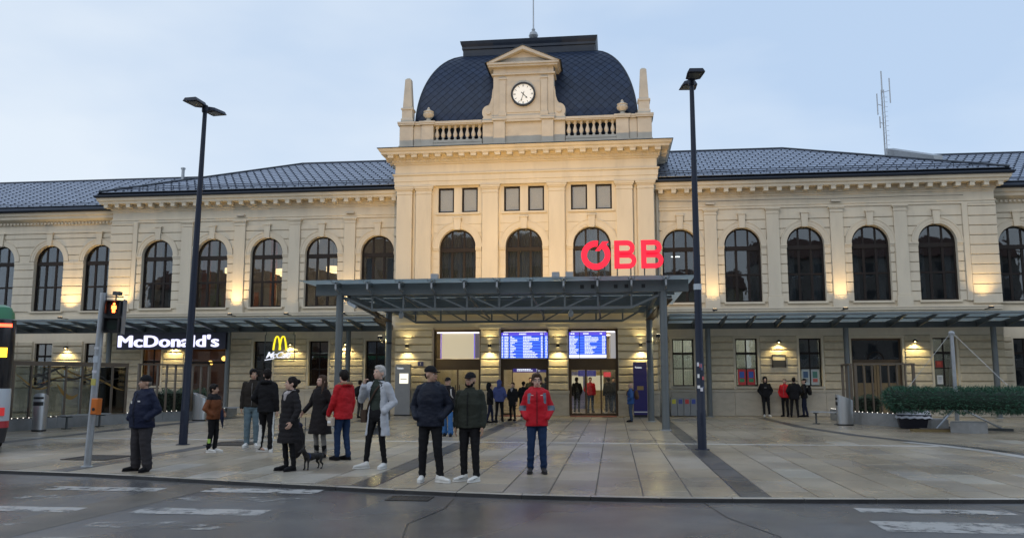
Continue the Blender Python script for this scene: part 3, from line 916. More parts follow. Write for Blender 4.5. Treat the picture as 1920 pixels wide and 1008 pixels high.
def pav_pil(w):
    m_ = MB(); h = w / 2; y = -.15
    m_.box(-h - .06, h + .06, y - .05, .05, 4.8, 5.15).box(-h - .03, h + .03, y - .03, .05, 5.15, 5.24)
    m_.bbox(-h, h, y, .05, 5.24, 10.18, .015)
    m_.box(-h - .02, h + .02, y - .02, .05, 10.18, 10.23).box(-h, h, y, .05, 10.23, 10.36).box(-h - .04, h + .04, y - .04, .05, 10.36, 10.43).box(-h - .08, h + .08, y - .08, .05, 10.43, 10.52).box(-h - .1, h + .1, y - .1, .05, 10.52, 10.565)
    return m_.mesh('pilaster', M['plaster'])
PP = pav_pil(.74)
for x in (-5.62, -4.7, -1.56, 1.52, 4.6, 5.55): inst('pilaster', PP, station, (x, PY, 0))
for x in (-5.16, 5.08): MB().box(x - .05, x + .05, PY - .02, PY + .05, 5.1, 10.4).build('pilaster_recess', M['plaster'], station)
# ground floor of the pavilion
for a, b in zip(edges[::2], edges[1::2]):
    z = 1.12; end = a < -4 or b > 4
    while z < 3.8:
        z1 = min(z + .34, 3.84)
        MB().bbox(a + .002, b - .002, PY - .17, PY + .04, z + .022, z1 - .022, .035).build('stone_course', M['rough_stone'] if z1 < 2.6 else M['course'], pav); z = z1
    MB().bbox(a - .03, b + .03, PY - .22, PY + .04, 0, .98, .02).box(a - .05, b + .05, PY - .24, PY + .04, .98, 1.11).build('plinth', M['plinth'], station)
    MB().box(a - .03, b + .03, PY - .20, PY + .04, 3.845, 3.93).build('impost', M['plaster'], station)
MB().box(-PX, PX, PY - .16, PY + .04, 3.935, 4.14).box(-PX - .03, PX + .03, PY - .2, PY + .04, 4.14, 4.22).box(-PX, PX, PY - .15, PY + .04, 4.22, 4.55).box(-PX - .05, PX + .05, PY - .24, PY + .04, 4.55, 4.68).box(-PX - .03, PX + .03, PY - .19, PY + .04, 4.68, 4.8).build('string_course', M['plaster'], station)
# entablature
en = MB(); e0 = -.15
rect_loft(en, -PX, PX, PY, 9.2, [(.15, 10.57), (.15, 10.78), (.18, 10.79), (.18, 11.04), (.24, 11.08), (.25, 11.14), (.13, 11.16), (.13, 11.58), (.2, 11.6), (.2, 11.66), (.26, 11.67), (.26, 11.80), (.31, 11.83), (.31, 12.0), (.68, 12.0), (.70, 12.1), (.76, 12.13), (.82, 12.25), (0, 12.28)])
en.build('cornice', M['plaster'], station)
fl = MB(); rect_loft(fl, -PX, PX, PY, 9.2, [(.55, 12.255), (.85, 12.255), (.85, 12.285), (.1, 12.33)]); fl.build('flashing', M['flash'], station)
MOD_P = MB().box(-.13, .13, -.33, 0, 0, .12).box(-.15, .15, -.36, 0, .12, .155).mesh('modillion', M['plaster'])
x = -6.2
while x < 6.3: inst('modillion', MOD_P, station, (x, PY - .3, 11.843)); x += .56
DENT_P = MB().box(-.04, .04, -.06, 0, 0, .11).mesh('dentil', M['plaster'])
x = -6.15
while x < 6.2: inst('dentil', DENT_P, station, (x, PY - .25, 11.685)); x += .165
for s in (-1, 1):
    for k in range(4): inst('modillion', MOD_P, station, (s * (PX + .3), PY + .2 + .6 * k, 11.843), rz=s * PI / 2)

# attic parapet, balusters, piers
AY = -.85
ST = M['stone_top']
def pier(x0, x1, y0, name='parapet_pier', z0=12.3, z1=13.5):
    m_ = MB(); m_.box(x0 - .03, x1 + .03, y0 - .03, .0, z0, z0 + .22).bbox(x0, x1, y0, 0.0, z0 + .22, z1, .012)
    return m_.build(name, ST, station)
for s in (-1, 1):
    for a, b, yy in ((5.25, 5.9, AY - .03), (4.87, 5.24, AY + .06), (4.28, 4.86, AY - .02)):
        x0, x1 = sorted((s * a, s * b)); pier(x0, x1, yy)
        MB().box(x0 - .07, x1 + .07, yy - .08, .06, 13.505, 13.58).box(x0 - .09, x1 + .09, yy - .1, .08, 13.58, 13.67).build('coping', ST, station)
    x0, x1 = sorted((s * 1.96, s * 4.27))
    MB().box(x0, x1, AY + .0, -.4, 12.3, 12.62).box(x0, x1, AY - .02, -.38, 12.62, 12.74).build('parapet', ST, station)
    MB().box(x0, x1, AY - .04, -.36, 13.47, 13.53).box(x0, x1, AY - .08, -.34, 13.53, 13.64).build('coping', ST, station)
    BAL = MB().lathe([(.085, 0), (.085, .06), (.05, .09), (.055, .14), (.105, .27), (.1, .33), (.05, .5), (.045, .58), (.075, .6), (.075, .64), (.085, .66), (.085, .73)], n=10).mesh('baluster', ST, True)
    nb = 8
    for k in range(nb):
        inst('baluster', BAL, station, (s * (1.96 + 2.31 * (k + .5) / nb), AY + .18, 12.742))
pier(-1.93, 1.93, AY + .05); 
for x0, x1 in ((-1.4, -.86), (.86, 1.4)): pier(x0, x1, AY - .1, z1=13.56)
MB().box(-1.98, 1.98, AY - .08, .1, 13.505, 13.60).box(-1.45, -.81, AY - .17, .1, 13.565, 13.66).box(.81, 1.45, AY - .17, .1, 13.565, 13.66).build('coping', ST, station)
for s in (-1, 1):
    cxo, cyo = s * 5.57, AY + .3
    ob = MB(); rect_loft(ob, cxo, cxo, cyo, cyo, [(.29, 13.672), (.29, 13.85), (.25, 13.9), (.25, 14.28), (.29, 14.31), (.29, 14.39), (.22, 14.42), (.145, 15.84), (.06, 15.93)])
    ob.build('obelisk', ST, station)
    ur = MB().lathe([(.27, 0), (.27, .08), (.12, .13), (.09, .2), (.16, .26), (.25, .36), (.27, .44), (.22, .5), (.25, .53), (.25, .57), (.14, .62), (.06, .7), (.07, .74), (.01, .8)], (s * 4.58, AY + .3, 13.672), 14)
    ur.build('urn', ST, station, True)

# clock aedicule
ck = MB(); CY = AY - .05
ck.box(-1.42, 1.42, CY + .06, 1.6, 13.606, 15.76)
ck.box(-1.12, -.83, CY - .01, CY + .07, 13.8, 15.55).box(.83, 1.12, CY - .01, CY + .07, 13.8, 15.55)
ck.box(-1.47, 1.47, CY - .04, 1.6, 13.61, 13.78)
ck.box(-.8, .8, CY + .03, CY + .07, 13.95, 15.42)
ck.build('clock_gable_wall', ST, station)
pf = MB()
for s in (-1, 1):
    MB().box(*sorted((s * 1.16, s * .79)), CY - .05, CY + .07, 13.785, 13.95).build('pilaster_base', ST, station)
    MB().box(*sorted((s * 1.14, s * .81)), CY - .05, CY + .07, 15.55, 15.62).build('pilaster_cap', ST, station)
pf.box(-1.5, 1.5, CY - .03, 1.6, 15.765, 15.84).box(-1.42, 1.42, CY + .0, 1.6, 15.84, 16.1)
pf.box(-1.14, -.81, CY - .03, .3, 15.845, 16.1).box(.81, 1.14, CY - .03, .3, 15.845, 16.1)
pf.box(-1.62, 1.62, CY - .22, 1.7, 16.105, 16.2).box(-1.68, 1.68, CY - .28, 1.7, 16.2, 16.29)
pf.build('entablature', ST, station)
rk = MB()
rk.prism([(-1.72, 16.292), (0, 17.08), (1.72, 16.292), (1.4, 16.292), (0, 16.9), (-1.4, 16.292)], CY - .3, 1.7)
rk.build('raking_cornice', ST, station)
MB().prism([(-1.35, 16.295), (0, 16.88), (1.35, 16.295)], CY - .02, 1.6).build('tympanum', ST, station)
rf = MB(); rf.prism([(-1.8, 16.285), (0, 17.13), (1.8, 16.285), (1.72, 16.30), (0, 17.085), (-1.72, 16.30)], CY - .34, 2.2); rf.build('gable_flashing', M['flash'], station)
for s in (-1, 1):
    sc = [(1.43, 13.61), (1.93, 13.61), (1.95, 13.7)] + [(1.66 + .3 * math.cos(a), 14.02 + .34 * math.sin(a)) for a in [R(-40 + 13 * k) for k in range(11)]] + [(1.58, 14.48), (1.5, 14.75), (1.47, 15.1), (1.43, 15.2)]
    MB().prism([(s * x, z) for x, z in sc], CY + .1, .5).build('volute', ST, station)
    MB().prism([(s * (1.66 + .12 * math.cos(R(30 * k))), 14.02 + .12 * math.sin(R(30 * k))) for k in range(12)], CY + .05, CY + .11).build('volute_eye', ST, station)
# clock
clk = MB(); n = 40; cz = 14.80
clk.strip([(.49 * math.cos(2 * PI * i / n), cz + .49 * math.sin(2 * PI * i / n)) for i in range(n)], [(.575 * math.cos(2 * PI * i / n), cz + .575 * math.sin(2 * PI * i / n)) for i in range(n)], CY - .07, CY + .04, closed=True)
clock = clk.build('clock', M['black'], station)
M['clockface'] = emis('lit_clock_face', (.95, .97, .92), .25, (.75, .75, .72))
MB().prism([(.492 * math.cos(2 * PI * i / n), cz + .492 * math.sin(2 * PI * i / n)) for i in range(n)], CY - .02, CY + .02).build('clock_face', M['clockface'], clock)
for h in range(12):
    a = PI / 2 - h * PI / 6; d = Vector((math.cos(a), math.sin(a))); t_ = Vector((-d.y, d.x))
    for off in ((0,) if h % 3 else (-.022, .022)):
        k = MB(); p = d * .36 + t_ * off; q = d * .46 + t_ * off
        k.bar((p.x, CY - .023, cz + p.y), (q.x, CY - .023, cz + q.y), .02, .006, up=(0, 1, 0)); k.build('numeral', M['black'], clock)
def hand(a, L, w, y):
    d = Vector((math.sin(a), math.cos(a))); t_ = Vector((d.y, -d.x))
    pts = [-d * .13 + t_ * w * .5, -d * .13 - t_ * w * .5, -t_ * w * .45 + d * .1, d * (L * .62) - t_ * w * .35, d * (L * .72) - t_ * w * 1.1, d * L, d * (L * .72) + t_ * w * 1.1, d * (L * .62) + t_ * w * .35, t_ * w * .45 + d * .1]
    MB().prism([(p.x, cz + p.y) for p in pts], y, y + .006).build('clock_hand', M['black'], clock)
hand(2 * PI * (4 + 33 / 60) / 12, .28, .038, CY - .034)
hand(2 * PI * 33 / 60, .38, .026, CY - .045)

# --- roofs ---------------------------------------------------------------
def tile_slope(name, fx0, fx1, p_eave, p_ridge, tw, th, stagger=.5, nubs=True, parent=None, nubx=.5):
    """metal roof tiles on a slope facing -y; fx0(t), fx1(t): ends of a row at t in 0..1"""
    (ye, ze), (yr, zr) = p_eave, p_ridge
    Ls = math.hypot(yr - ye, zr - ze); dy, dz = (yr - ye) / Ls, (zr - ze) / Ls
    ny, nz = -dz, dy
    nr = int(Ls / th); mb = MB(); o = mb
    for j in range(nr + 1):
        s0, s1 = j * th, min((j + 1) * th + .03, Ls)
        if s0 >= Ls - .05: break
        tm = min(1, (s0 + th / 2) / Ls)
        a, b = fx0(tm), fx1(tm)
        off = (j % 2) * stagger * tw
        x = math.floor((a - off) / tw) * tw + off
        while x < b:
            x0, x1 = max(x, a), min(x + tw, b)
            if x1 - x0 > .03:
                g_ = .005; lo = .028; hi = .008
                mb.cur = 0
                def pt(xx, s, l): return (xx, ye + dy * s + ny * l, ze + dz * s + nz * l)
                mb.add([pt(x0 + g_, s0, lo), pt(x1 - g_, s0, lo), pt(x1 - g_, s1, hi), pt(x0 + g_, s1, hi), pt(x0 + g_, s0, 0), pt(x1 - g_, s0, 0)], [(0, 1, 2, 3), (4, 5, 1, 0)])
                if nubs and x1 - x0 > tw * .7:
                    mb.cur = 1; xm = x0 + tw * nubx; sm = s0 + th * .3; w_ = .028; h_ = .05
                    mb.add([pt(xm - w_, sm, .02), pt(xm + w_, sm, .02), pt(xm + w_, sm, .02 + h_), pt(xm - w_, sm, .02 + h_), pt(xm - w_, sm + .16, .02), pt(xm + w_, sm + .16, .02)],
                           [(0, 1, 2, 3), (2, 1, 5), (3, 4, 0), (3, 2, 5, 4)])
            x += tw
    return tag(mb.build(name, [M['tile'], M['flash']], parent), kind='stuff')
roof_under = M['flash']
for sg in (-1, 1):
    ze, zr, ye, yr = 10.72, 13.28, -.62, 4.6
    xe, xr_ = XE + .62, 12.75
    # deck under the tiles
    d_ = MB()
    A = [(sg * 5.6, ye, ze), (sg * xe, ye, ze), (sg * xr_, yr, zr), (sg * 5.6, yr, zr)]
    B_ = [(sg * xe, ye, ze), (sg * xe, 9.6, ze), (sg * xr_, yr, zr)]
    C_ = [(sg * 5.6, yr, zr), (sg * xr_, yr, zr), (sg * xe, 9.6, ze), (sg * 5.6, 9.6, ze)]
    for q in (A, B_, C_): d_.add([(x, y, z - .02) for x, y, z in q], [tuple(range(len(q)))])
    rf = d_.build('roof', roof_under, station)
    f0 = (lambda t: 5.65) if sg > 0 else (lambda t: -(xe + (xr_ - xe) * t))
    f1 = (lambda t: xe + (xr_ - xe) * t) if sg > 0 else (lambda t: -5.65)
    tile_slope('roof_tile_field', f0, f1, (ye, ze), (yr, zr), .42, .40, parent=rf)
    rd = MB(); rd.tube([(sg * 5.6, yr, zr + .02), (sg * xr_, yr, zr + .02), (sg * (xe - .1), ye + .05, ze + .06)], .07, 8); rd.build('ridge_cap', M['flash'], rf)
    # snow rail along the eaves
    rl = MB()
    for z in (.10, .2): rl.tube([(sg * 5.9, ye + .25, ze + .12 + z), (sg * (xe - .8), ye + .25, ze + .12 + z)], .018, 6)
    x = 6.2
    while x < xe - .9: rl.bar((sg * x, ye + .25, ze + .1), (sg * x, ye + .25, ze + .34), .02, .03); x += .8
    rl.build('snow_rail', M['gutter'], rf)
    # lower range roof
    ze2, zr2, ye2, yr2 = 10.34, 13.05, .42, 6.0
    d_ = MB(); d_.add([(sg * 15, ye2, ze2 - .02), (sg * 31.9, ye2, ze2 - .02), (sg * 31.9, yr2, zr2 - .02), (sg * 15, yr2, zr2 - .02)], [(0, 1, 2, 3)])
    d_.add([(sg * 15, 11.5, ze2 - .02), (sg * 31.9, 11.5, ze2 - .02), (sg * 31.9, yr2, zr2 - .02), (sg * 15, yr2, zr2 - .02)], [(3, 2, 1, 0)])
    rf2 = d_.build('roof', roof_under, station)
    xa, xb = sorted((sg * 15.0, sg * 31.9))
    tile_slope('roof_tile_field', lambda t: xa, lambda t: xb, (ye2, ze2), (yr2, zr2), .62 if sg < 0 else .42, .30 if sg < 0 else .40, stagger=0 if sg < 0 else .5, parent=rf2, nubx=.5)
    rd = MB(); rd.tube([(sg * 15, yr2, zr2 + .02), (sg * 31.9, yr2, zr2 + .02)], .07, 8); rd.build('ridge_cap', M['flash'], rf2)
    rl = MB(); rl.tube([(sg * 21.4, ye2 + .2, ze2 + .2), (sg * 31.8, ye2 + .2, ze2 + .2)], .018, 6)
    rl.tube([(sg * 21.4, ye2 + .2, ze2 + .1), (sg * 31.8, ye2 + .2, ze2 + .1)], .018, 6); rl.build('snow_rail', M['gutter'], rf2)
vp = MB().tube([(-20.3, 5.7, 12.7), (-20.3, 5.7, 13.5)], .09, 10).lathe([(.13, 0), (.13, .08), (.02, .12)], (-20.3, 5.7, 13.5), 10); vp.build('vent_pipe', M['galv'], station)
mh = MB().add([(17.9, 4.9, 13.2), (18.25, 4.85, 13.2), (19.6, 2.3, 12.1), (19.2, 2.3, 12.1), (17.9, 4.9, 12.6), (18.25, 4.85, 12.6), (19.6, 2.3, 11.0), (19.2, 2.3, 11.0)], [(0, 3, 2, 1), (0, 4, 7, 3), (1, 2, 6, 5), (3, 7, 6, 2), (0, 1, 5, 4)]); mh.build('roof_hatch', M['galv'], station)

# dome
DZ0, DZ1 = 13.0, 17.72
DA, DBt = 1.30, 1.03
def dome_in(t):                     # inward fraction 0..1 at height fraction t
    lo = .10
    if t < lo: return 0.0
    s = min(1, (t - lo) / (1 - lo) / DBt)
    return DA * (1 - math.sqrt(max(0, 1 - s * s)))
def dome_pt(t): return dome_in(t)
DX0, DXI = 5.28, 1.97
DYF, DYI, DYB = -.25, 1.75, 9.0
def dome_half(t): return DX0 - DXI * dome_in(t)
def dome_yf(t): return DYF + DYI * dome_in(t)
def dome_yb(t): return DYB - DYI * dome_in(t)
nT = 48
sh = MB(); ring = []
for i in range(nT + 1):
    t = i / nT; z = DZ0 + (DZ1 - DZ0) * t; h = dome_half(t)
    ring += [(-h, dome_yf(t), z), (h, dome_yf(t), z), (h, dome_yb(t), z), (-h, dome_yb(t), z)]
sh.add(ring, [(4 * i + k, 4 * i + (k + 1) % 4, 4 * i + 4 + (k + 1) % 4, 4 * i + 4 + k) for i in range(nT) for k in range(4)] + [(4 * nT, 4 * nT + 1, 4 * nT + 2, 4 * nT + 3)])
dome = sh.build('dome', M['tile_dome'], station)
# arc length table for the front profile
tab = [(0.0, 0.0)]
for i in range(1, 201):
    t0, t1 = (i - 1) / 200, i / 200
    tab.append((tab[-1][0] + math.hypot((DZ1 - DZ0) / 200, DYI * (dome_in(t1) - dome_in(t0))), t1))
def t_at(s):
    s = max(0, min(s, tab[-1][0]))
    lo, hi = 0, 200
    while hi - lo > 1:
        m_ = (lo + hi) // 2
        if tab[m_][0] <= s: lo = m_
        else: hi = m_
    (a, ta), (b, tb) = tab[lo], tab[hi]
    return ta + (tb - ta) * (s - a) / max(1e-9, b - a)
TW = .40; NRW = 27; RH = tab[-1][0] / NRW
front, others = [], MB()
for j in range(2, NRW):
    for side in (0, 1, 2):
        # 0 = front, 1 = right, 2 = left
        sm = j * RH
        tmid = t_at(sm)
        half = dome_half(tmid) if side == 0 else (dome_yb(tmid) - dome_yf(tmid)) / 2
        n = int(half / TW) + 2
        for i in range(-n, n + 1):
            xc = (i + .5 * (j % 2)) * TW
            if abs(xc) > half + TW * .45: continue
            pts = []
            for dx, ds, lift in ((-TW / 2, 0, .018), (0, -RH, .030), (TW / 2, 0, .018), (0, RH, .006)):
                t = t_at(sm + ds)
                hh = dome_half(t) if side == 0 else (dome_yb(t) - dome_yf(t)) / 2
                x = max(-hh, min(hh, xc + dx * .95)); z = DZ0 + (DZ1 - DZ0) * t
                if side == 0: pts.append((x, dome_yf(t) - lift, z + lift * .3))
                else:
                    yc = (dome_yb(t) + dome_yf(t)) / 2; sgn = 1 if side == 1 else -1
                    pts.append((sgn * (dome_half(t) + lift), yc + sgn * x, z + lift * .3))
            if side == 0: front.append((abs(xc), j, pts))
            else:
                others.add(pts, [(0, 1, 2, 3)])
vis = [q for q in front if not (q[0] < 1.7 and q[1] * RH < 3.2) and q[1] * RH > .75]
vis.sort(key=lambda q: q[1])
vis_ids = set(id(q) for q in vis[:295])
for q in front:
    pts = q[2]
    if id(q) in vis_ids:
        m_ = MB(); back = [(x, y + .02, z) for x, y, z in pts]
        m_.add(pts + back, [(0, 1, 2, 3), (0, 4, 5, 1), (1, 5, 6, 2)]); m_.build('dome_slate', M['tile_dome'], dome)
    else: others.add(pts, [(0, 1, 2, 3)])
tag(others.build('dome_slate_field', M['tile_dome'], dome), kind='stuff')
for sx in (-1, 1):
    hp = MB(); hp.tube([(sx * (dome_half(t_) + .01), dome_yf(t_) - .01, DZ0 + (DZ1 - DZ0) * t_) for t_ in [k / 24 for k in range(25)]], .035, 6); hp.build('hip_roll', M['flash'], dome)
cr = MB(); t = 1.0; h = dome_half(1); yf, yb = dome_yf(1), dome_yb(1)
rect_loft(cr, -h, h, yf, yb, [(.02, DZ1 - .08), (.05, DZ1 + .0), (-.02, DZ1 + .03), (-.02, DZ1 + .34), (.03, DZ1 + .38), (.03, DZ1 + .5), (.08, DZ1 + .62), (.12, DZ1 + .78), (.0, DZ1 + .8)])
cr.build('dome_crest', mat('crest_lead', (.018, .026, .042), .45, var=.15, nscale=2, spec=.35), dome)
fi = MB().lathe([(.3, 0), (.3, .1), (.12, .25), (.07, .9), (.13, 1.0), (.08, 1.08), (.2, 1.2), (.26, 1.36), (.2, 1.52), (.08, 1.62), (.1, 1.7), (.04, 1.8), (.035, 2.6), (.03, 5.2)], (0, 4.3, 18.5), 12)
fi.build('finial', M['galv'], station, True)

# rooms behind the windows
room(-20.3, -6.2, .5, 5.5, 4.9, 9.2, room_warm)
VOILE = mat('grey_voile', (.09, .105, .125), .9, var=.1)
for c in XB:
    cm = curtain_mesh(1.9, 5.12, 8.6, 16, .03); cm.materials[0] = VOILE; inst('net_curtain', cm, station, (c, PY + .62, 0))
room(6.2, 20.3, .5, 5.5, 4.9, 9.2, room_dark)
room(-5.5, 5.5, .35, 5.0, 4.9, 9.15, room_dark)
room(-5.5, 5.5, .35, 4.0, 9.2, 11.5, room_dark)
room(-31, -20.9, 1.5, 6, 4.9, 9.2, mat('interior_wall_red', (.30, .17, .11), .8, var=.15))
room(20.9, 31, 1.5, 6, 4.9, 9.2, room_dark)
room(6.2, 14.2, .5, 4.5, .1, 3.9, mat('interior_wall_office', (.5, .5, .46), .8))
room(16.8, 20.4, .5, 4.5, .1, 3.9, mat('interior_wall_hall', (.45, .45, .42), .8))
room(-14.2, -6.2, .5, 4.5, .1, 3.9, mat('interior_wall_cafe', (.30, .17, .09), .8, var=.2))
room(-31, -20.9, 1.5, 5.5, .1, 3.9, mat('interior_wall_cafe_end', (.32, .2, .12), .8, var=.2))
room(20.9, 31, 1.5, 5.5, .1, 3.9, room_dark)
# partitions and panels that show through the upper restaurant windows
prg = random.Random(21)
for xc in XW[1:] + [22.0, 24.73]:
    for k in range(5):
        w_ = prg.uniform(.08, .3); x_ = -xc + prg.uniform(-1.1, 1.1); y_ = prg.uniform(1.2, 3.4) + (1 if xc > 20 else 0)
        c_ = prg.choice([(.5, .42, .3), (.08, .05, .04), (.12, .16, .2), (.3, .12, .06), (.16, .2, .1), (.55, .5, .4)])
        hgt = prg.choice([9.1, 9.1, 6.1, 5.9, 6.4])
        MB().box(x_ - w_, x_ + w_, y_, y_ + .05, 4.92, hgt).build('interior_panel', mat('panel_paint', c_, .7, var=.2), station)
# curtains in the right wing, the far ranges and the pavilion
for xc in XW + [22.0]:
    yy = .62 if xc < 20 else 1.7
    for dx in (-.56, .56): inst('curtain', CURT, station, (xc + dx, yy, 0))
for xc in (-7.1, -18.24): 
    for dx in (-.55, .5): inst('curtain', CURT, station, (xc + dx, .62, 0))
for xc in (-22.0, -24.73):
    for dx in (-.5, .5): inst('curtain', CURT, station, (xc + dx, 1.7, 0))
BL = MB().box(-.36, .36, 0, .02, 9.32, 10.46).mesh('roller_blind', M['blind'])
for c in XB:
    for s in (-1, 1): inst('roller_blind', BL, station, (c + s * .56, PY + .26, 0))
# pendant lamps upstairs in the left wing
M['shade_lit'] = emis('lit_drum_shade', (1.0, .66, .32), 4.0, (.5, .4, .3))
shade = MB().lathe([(.36, 0), (.36, .26), (.355, .26), (.355, 0)], n=20).mesh('lamp_shade', M['shade_lit'], True)
cable = MB().tube([(0, 0, .26), (0, 0, 1.5)], .01, 6).mesh('cable', M['black'])
for k, (x, y, z) in enumerate([(-14.9, 1.5, 6.85), (-12.2, 1.6, 6.72), (-12.85, 2.6, 6.95), (-9.55, 1.5, 6.85), (-10.3, 3.0, 7.1), (-15.8, 3.0, 7.1)]):
    pl = thing('pendant_lamp', ['warm drum pendant lamp behind the upper window next to the lamp post', 'warm drum pendant lamp behind the upper window above the arched logo sign', 'smaller warm drum lamp deeper behind the upper window above the arched logo sign', 'warm drum pendant lamp behind the upper window over the canopy corner', 'smaller warm drum lamp deeper behind the upper window over the canopy corner', 'smaller warm drum lamp deeper behind the upper window next to the lamp post'][k], 'pendant lamp', (x, y, z), group='pendant lamps upstairs')
    inst('lamp_shade', shade, pl); inst('cable', cable, pl)
    if k in (0, 1, 3): pt_light('pendant_light', (x, y, z - .1), 32, (1, .74, .45), .2)
for k, x in enumerate((-14.8, -9.4)):
    pt_light('cafe_ceiling_light', (x, 2.8, 8.7), 40, (1, .86, .66), .3)
pt_light('stair_light', (7.0, 2.0, 8.4), 16, (1, .92, .8), .2)
ltub = MB().box(6.55, 7.15, 1.0, 1.1, 7.27, 7.31).build('strip_light', emis('strip_lamp', (1, .95, .85), 5), station)
# ---------------------------------------------------------------- entrance canopy
can = thing('entrance_canopy', 'steel and glass entrance canopy on round posts in front of the doors', 'canopy')
CX0, CX1, CYF, CYB = -6.45, 6.62, -11.5, -1.05
FX = [-5.24 + 1.094 * k for k in range(11)]
ZG = 4.90
def steel(name, fn, m_='steel'):
    mb = MB(); fn(mb); return mb.build(name, M[m_], can)
posts = [(-5.28, -10.7), (5.63, -10.7), (-5.0, -5.4), (5.4, -5.4)]
for x, y in posts:
    mb = MB().tube([(x, y, 0), (x, y, 4.5)], .125, 18); p = mb.build('post', M['steel'], can, True)
    MB().lathe([(.2, 0), (.2, .02), (.15, .03)], (x, y, .001), 18).build('base_plate', M['galv'], p)
steel('front_beam', lambda m: m.box(-6.1, 6.45, -10.82, -10.58, 4.45, 4.84))
steel('rear_beam', lambda m: m.box(-5.6, 5.9, -5.5, -5.3, 4.45, 4.80))
steel('wall_beam', lambda m: m.box(-5.6, 5.8, -1.3, -1.12, 4.5, 4.82))
def truss(y, zb, xs_, ends):
    mb = MB()
    mb.bar((xs_[0], y, zb), (xs_[-1], y, zb), .09, .09); mb.build('bottom_chord', M['steel'], can)
    mid = (len(xs_) - 1) / 2
    for i, x in enumerate(xs_):
        MB().bar((x, y, zb), (x, y, 4.46), .06, .06).build('truss_vertical', M['steel'], can)
        if i < len(xs_) - 1:
            a, b = (x, xs_[i + 1])
            if i + .5 < mid: MB().bar((a, y, 4.44), (b, y, zb), .05, .05).build('truss_diagonal', M['steel'], can)
            else: MB().bar((a, y, zb), (b, y, 4.44), .05, .05).build('truss_diagonal', M['steel'], can)
    for xe, xa in ends: MB().bar((xe, y, 4.44), (xa, y, zb), .07, .07).build('truss_diagonal', M['steel'], can)
truss(-10.7, 3.95, FX[1:10], [(FX[0], FX[1]), (FX[10], FX[9])])
XR2 = [-3.9 + 1.034 * k for k in range(9)]
truss(-5.4, 3.88, XR2, [(XR2[0] - 1.0, XR2[0]), (XR2[-1] + 1.0, XR2[-1])])
for i, x in enumerate(FX):
    mb = MB(); mb.bar((x, -11.3, 4.79), (x, CYB - .02, 4.79), .07, .12); r_ = mb.build('rafter', M['steel'], can)
    if i in (0, 2, 4, 6, 8, 10):
        MB().bar((x, -10.6, 4.4), (x, -5.5, 4.0), .05, .07).build('brace', M['steel'], can)
    # spider fitting at the glass edge
    s_ = MB()
    for sx in (-.11, .11): s_.bar((x + sx, -11.42, 4.84), (x, -11.3, 4.78), .022, .022); s_.bar((x + sx, -11.18, 4.85), (x, -11.3, 4.78), .022, .022); s_.lathe([(.03, 0), (.03, .03)], (x + sx, -11.42, 4.855), 8)
    s_.bar((x, -11.3, 4.8), (x, -11.3, 4.62), .06, .06); s_.bar((x, -11.3, 4.62), (x, -10.8, 4.52), .05, .05)
    s_.build('spider_fitting', M['galv'], can)
for y in (-9.3, -7.95, -6.6, -4.0, -2.6):
    MB().bar((-5.9, y, 4.68), (6.2, y, 4.68), .08, .1).build('purlin', M['steel'], can)
for x in (-5.0, 5.4):
    MB().bar((x, -10.6, 4.36), (x, -1.3, 4.36), .12, .18).build('side_beam', M['steel'], can)
    MB().bar((x, -5.4, 3.9), (x + (.62 if x > 0 else -.62), -7.6, 4.5), .3, .05).build('gusset_plate', M['brown'], can)
xs_ = [CX0] + [x for x in FX] + [CX1]
ys_ = [CYF, -9.4, -7.3, -5.2, -3.1, CYB]
for a, b in zip(xs_, xs_[1:]):
    for c, d in zip(ys_, ys_[1:]):
        MB().box(a + .008, b - .008, c + .008, d - .008, ZG - .02, ZG).build('glass_pane', M['glass_roof'], can)
# bird spikes / mesh strips and small boxes on the beam
for x in (3.0, 3.35, 4.1, 4.45, 5.0): MB().box(x - .06, x + .06, -10.835, -10.81, 4.58, 4.70).build('vent_grille', M['black'], can)

# floodlights on the canopy that light the pavilion
for k, (x, y) in enumerate([(-1.9, -11.1), (2.15, -11.1), (2.6, -11.1), (-4.6, -9.0), (4.9, -9.0)]):
    t = thing('floodlight', 'small grey box floodlight on top of the entrance canopy', 'floodlight', (x, y, ZG + .001), group='floodlights on the canopy')
    MB().box(-.12, .12, -.08, .1, .04, .2).build('housing', M['galv'], t)
    MB().box(-.09, .09, .1, .104, .06, .18).build('lens', emis('flood_lens_%d' % k, WARM, 3), t)
    MB().box(-.02, .02, -.04, .04, 0, .05).build('bracket', M['galv'], t)
for x, e in ((-1.9, 330), (2.4, 330)):
    spot('flood_beam', (x, -11.1, 5.15), (x * .6, -.8, 10.0), e * 8.2, (1, .62, .22), 96, .95, .25)

# cameras on the front posts
def cctv(x, y, z, sx, label):
    t = thing('security_camera', label, 'camera', (x, y, z))
    MB().bar((0, 0, 0), (sx * .25, 0, .05), .05, .05).build('bracket', M['galv'], t)
    MB().bar((sx * .2, -.05, .0), (sx * .52, -.2, -.16), .1, .1).build('housing', M['galv'], t)
cctv(-5.16, -10.7, 4.2, 1, 'grey box camera angled down beside the canopy post')
for k, (x, y) in enumerate([(-3.2, -10.4), (2.6, -10.4)]):
    t = thing('dome_camera', 'small round camera hanging under the canopy truss', 'camera', (x, y, 3.78), group='dome cameras under the canopy')
    MB().lathe([(.01, -.11), (.07, -.09), (.09, -.02), (.09, .06), (.05, .1), (.03, .17)], n=12).build('housing', M['galv'], t, True)

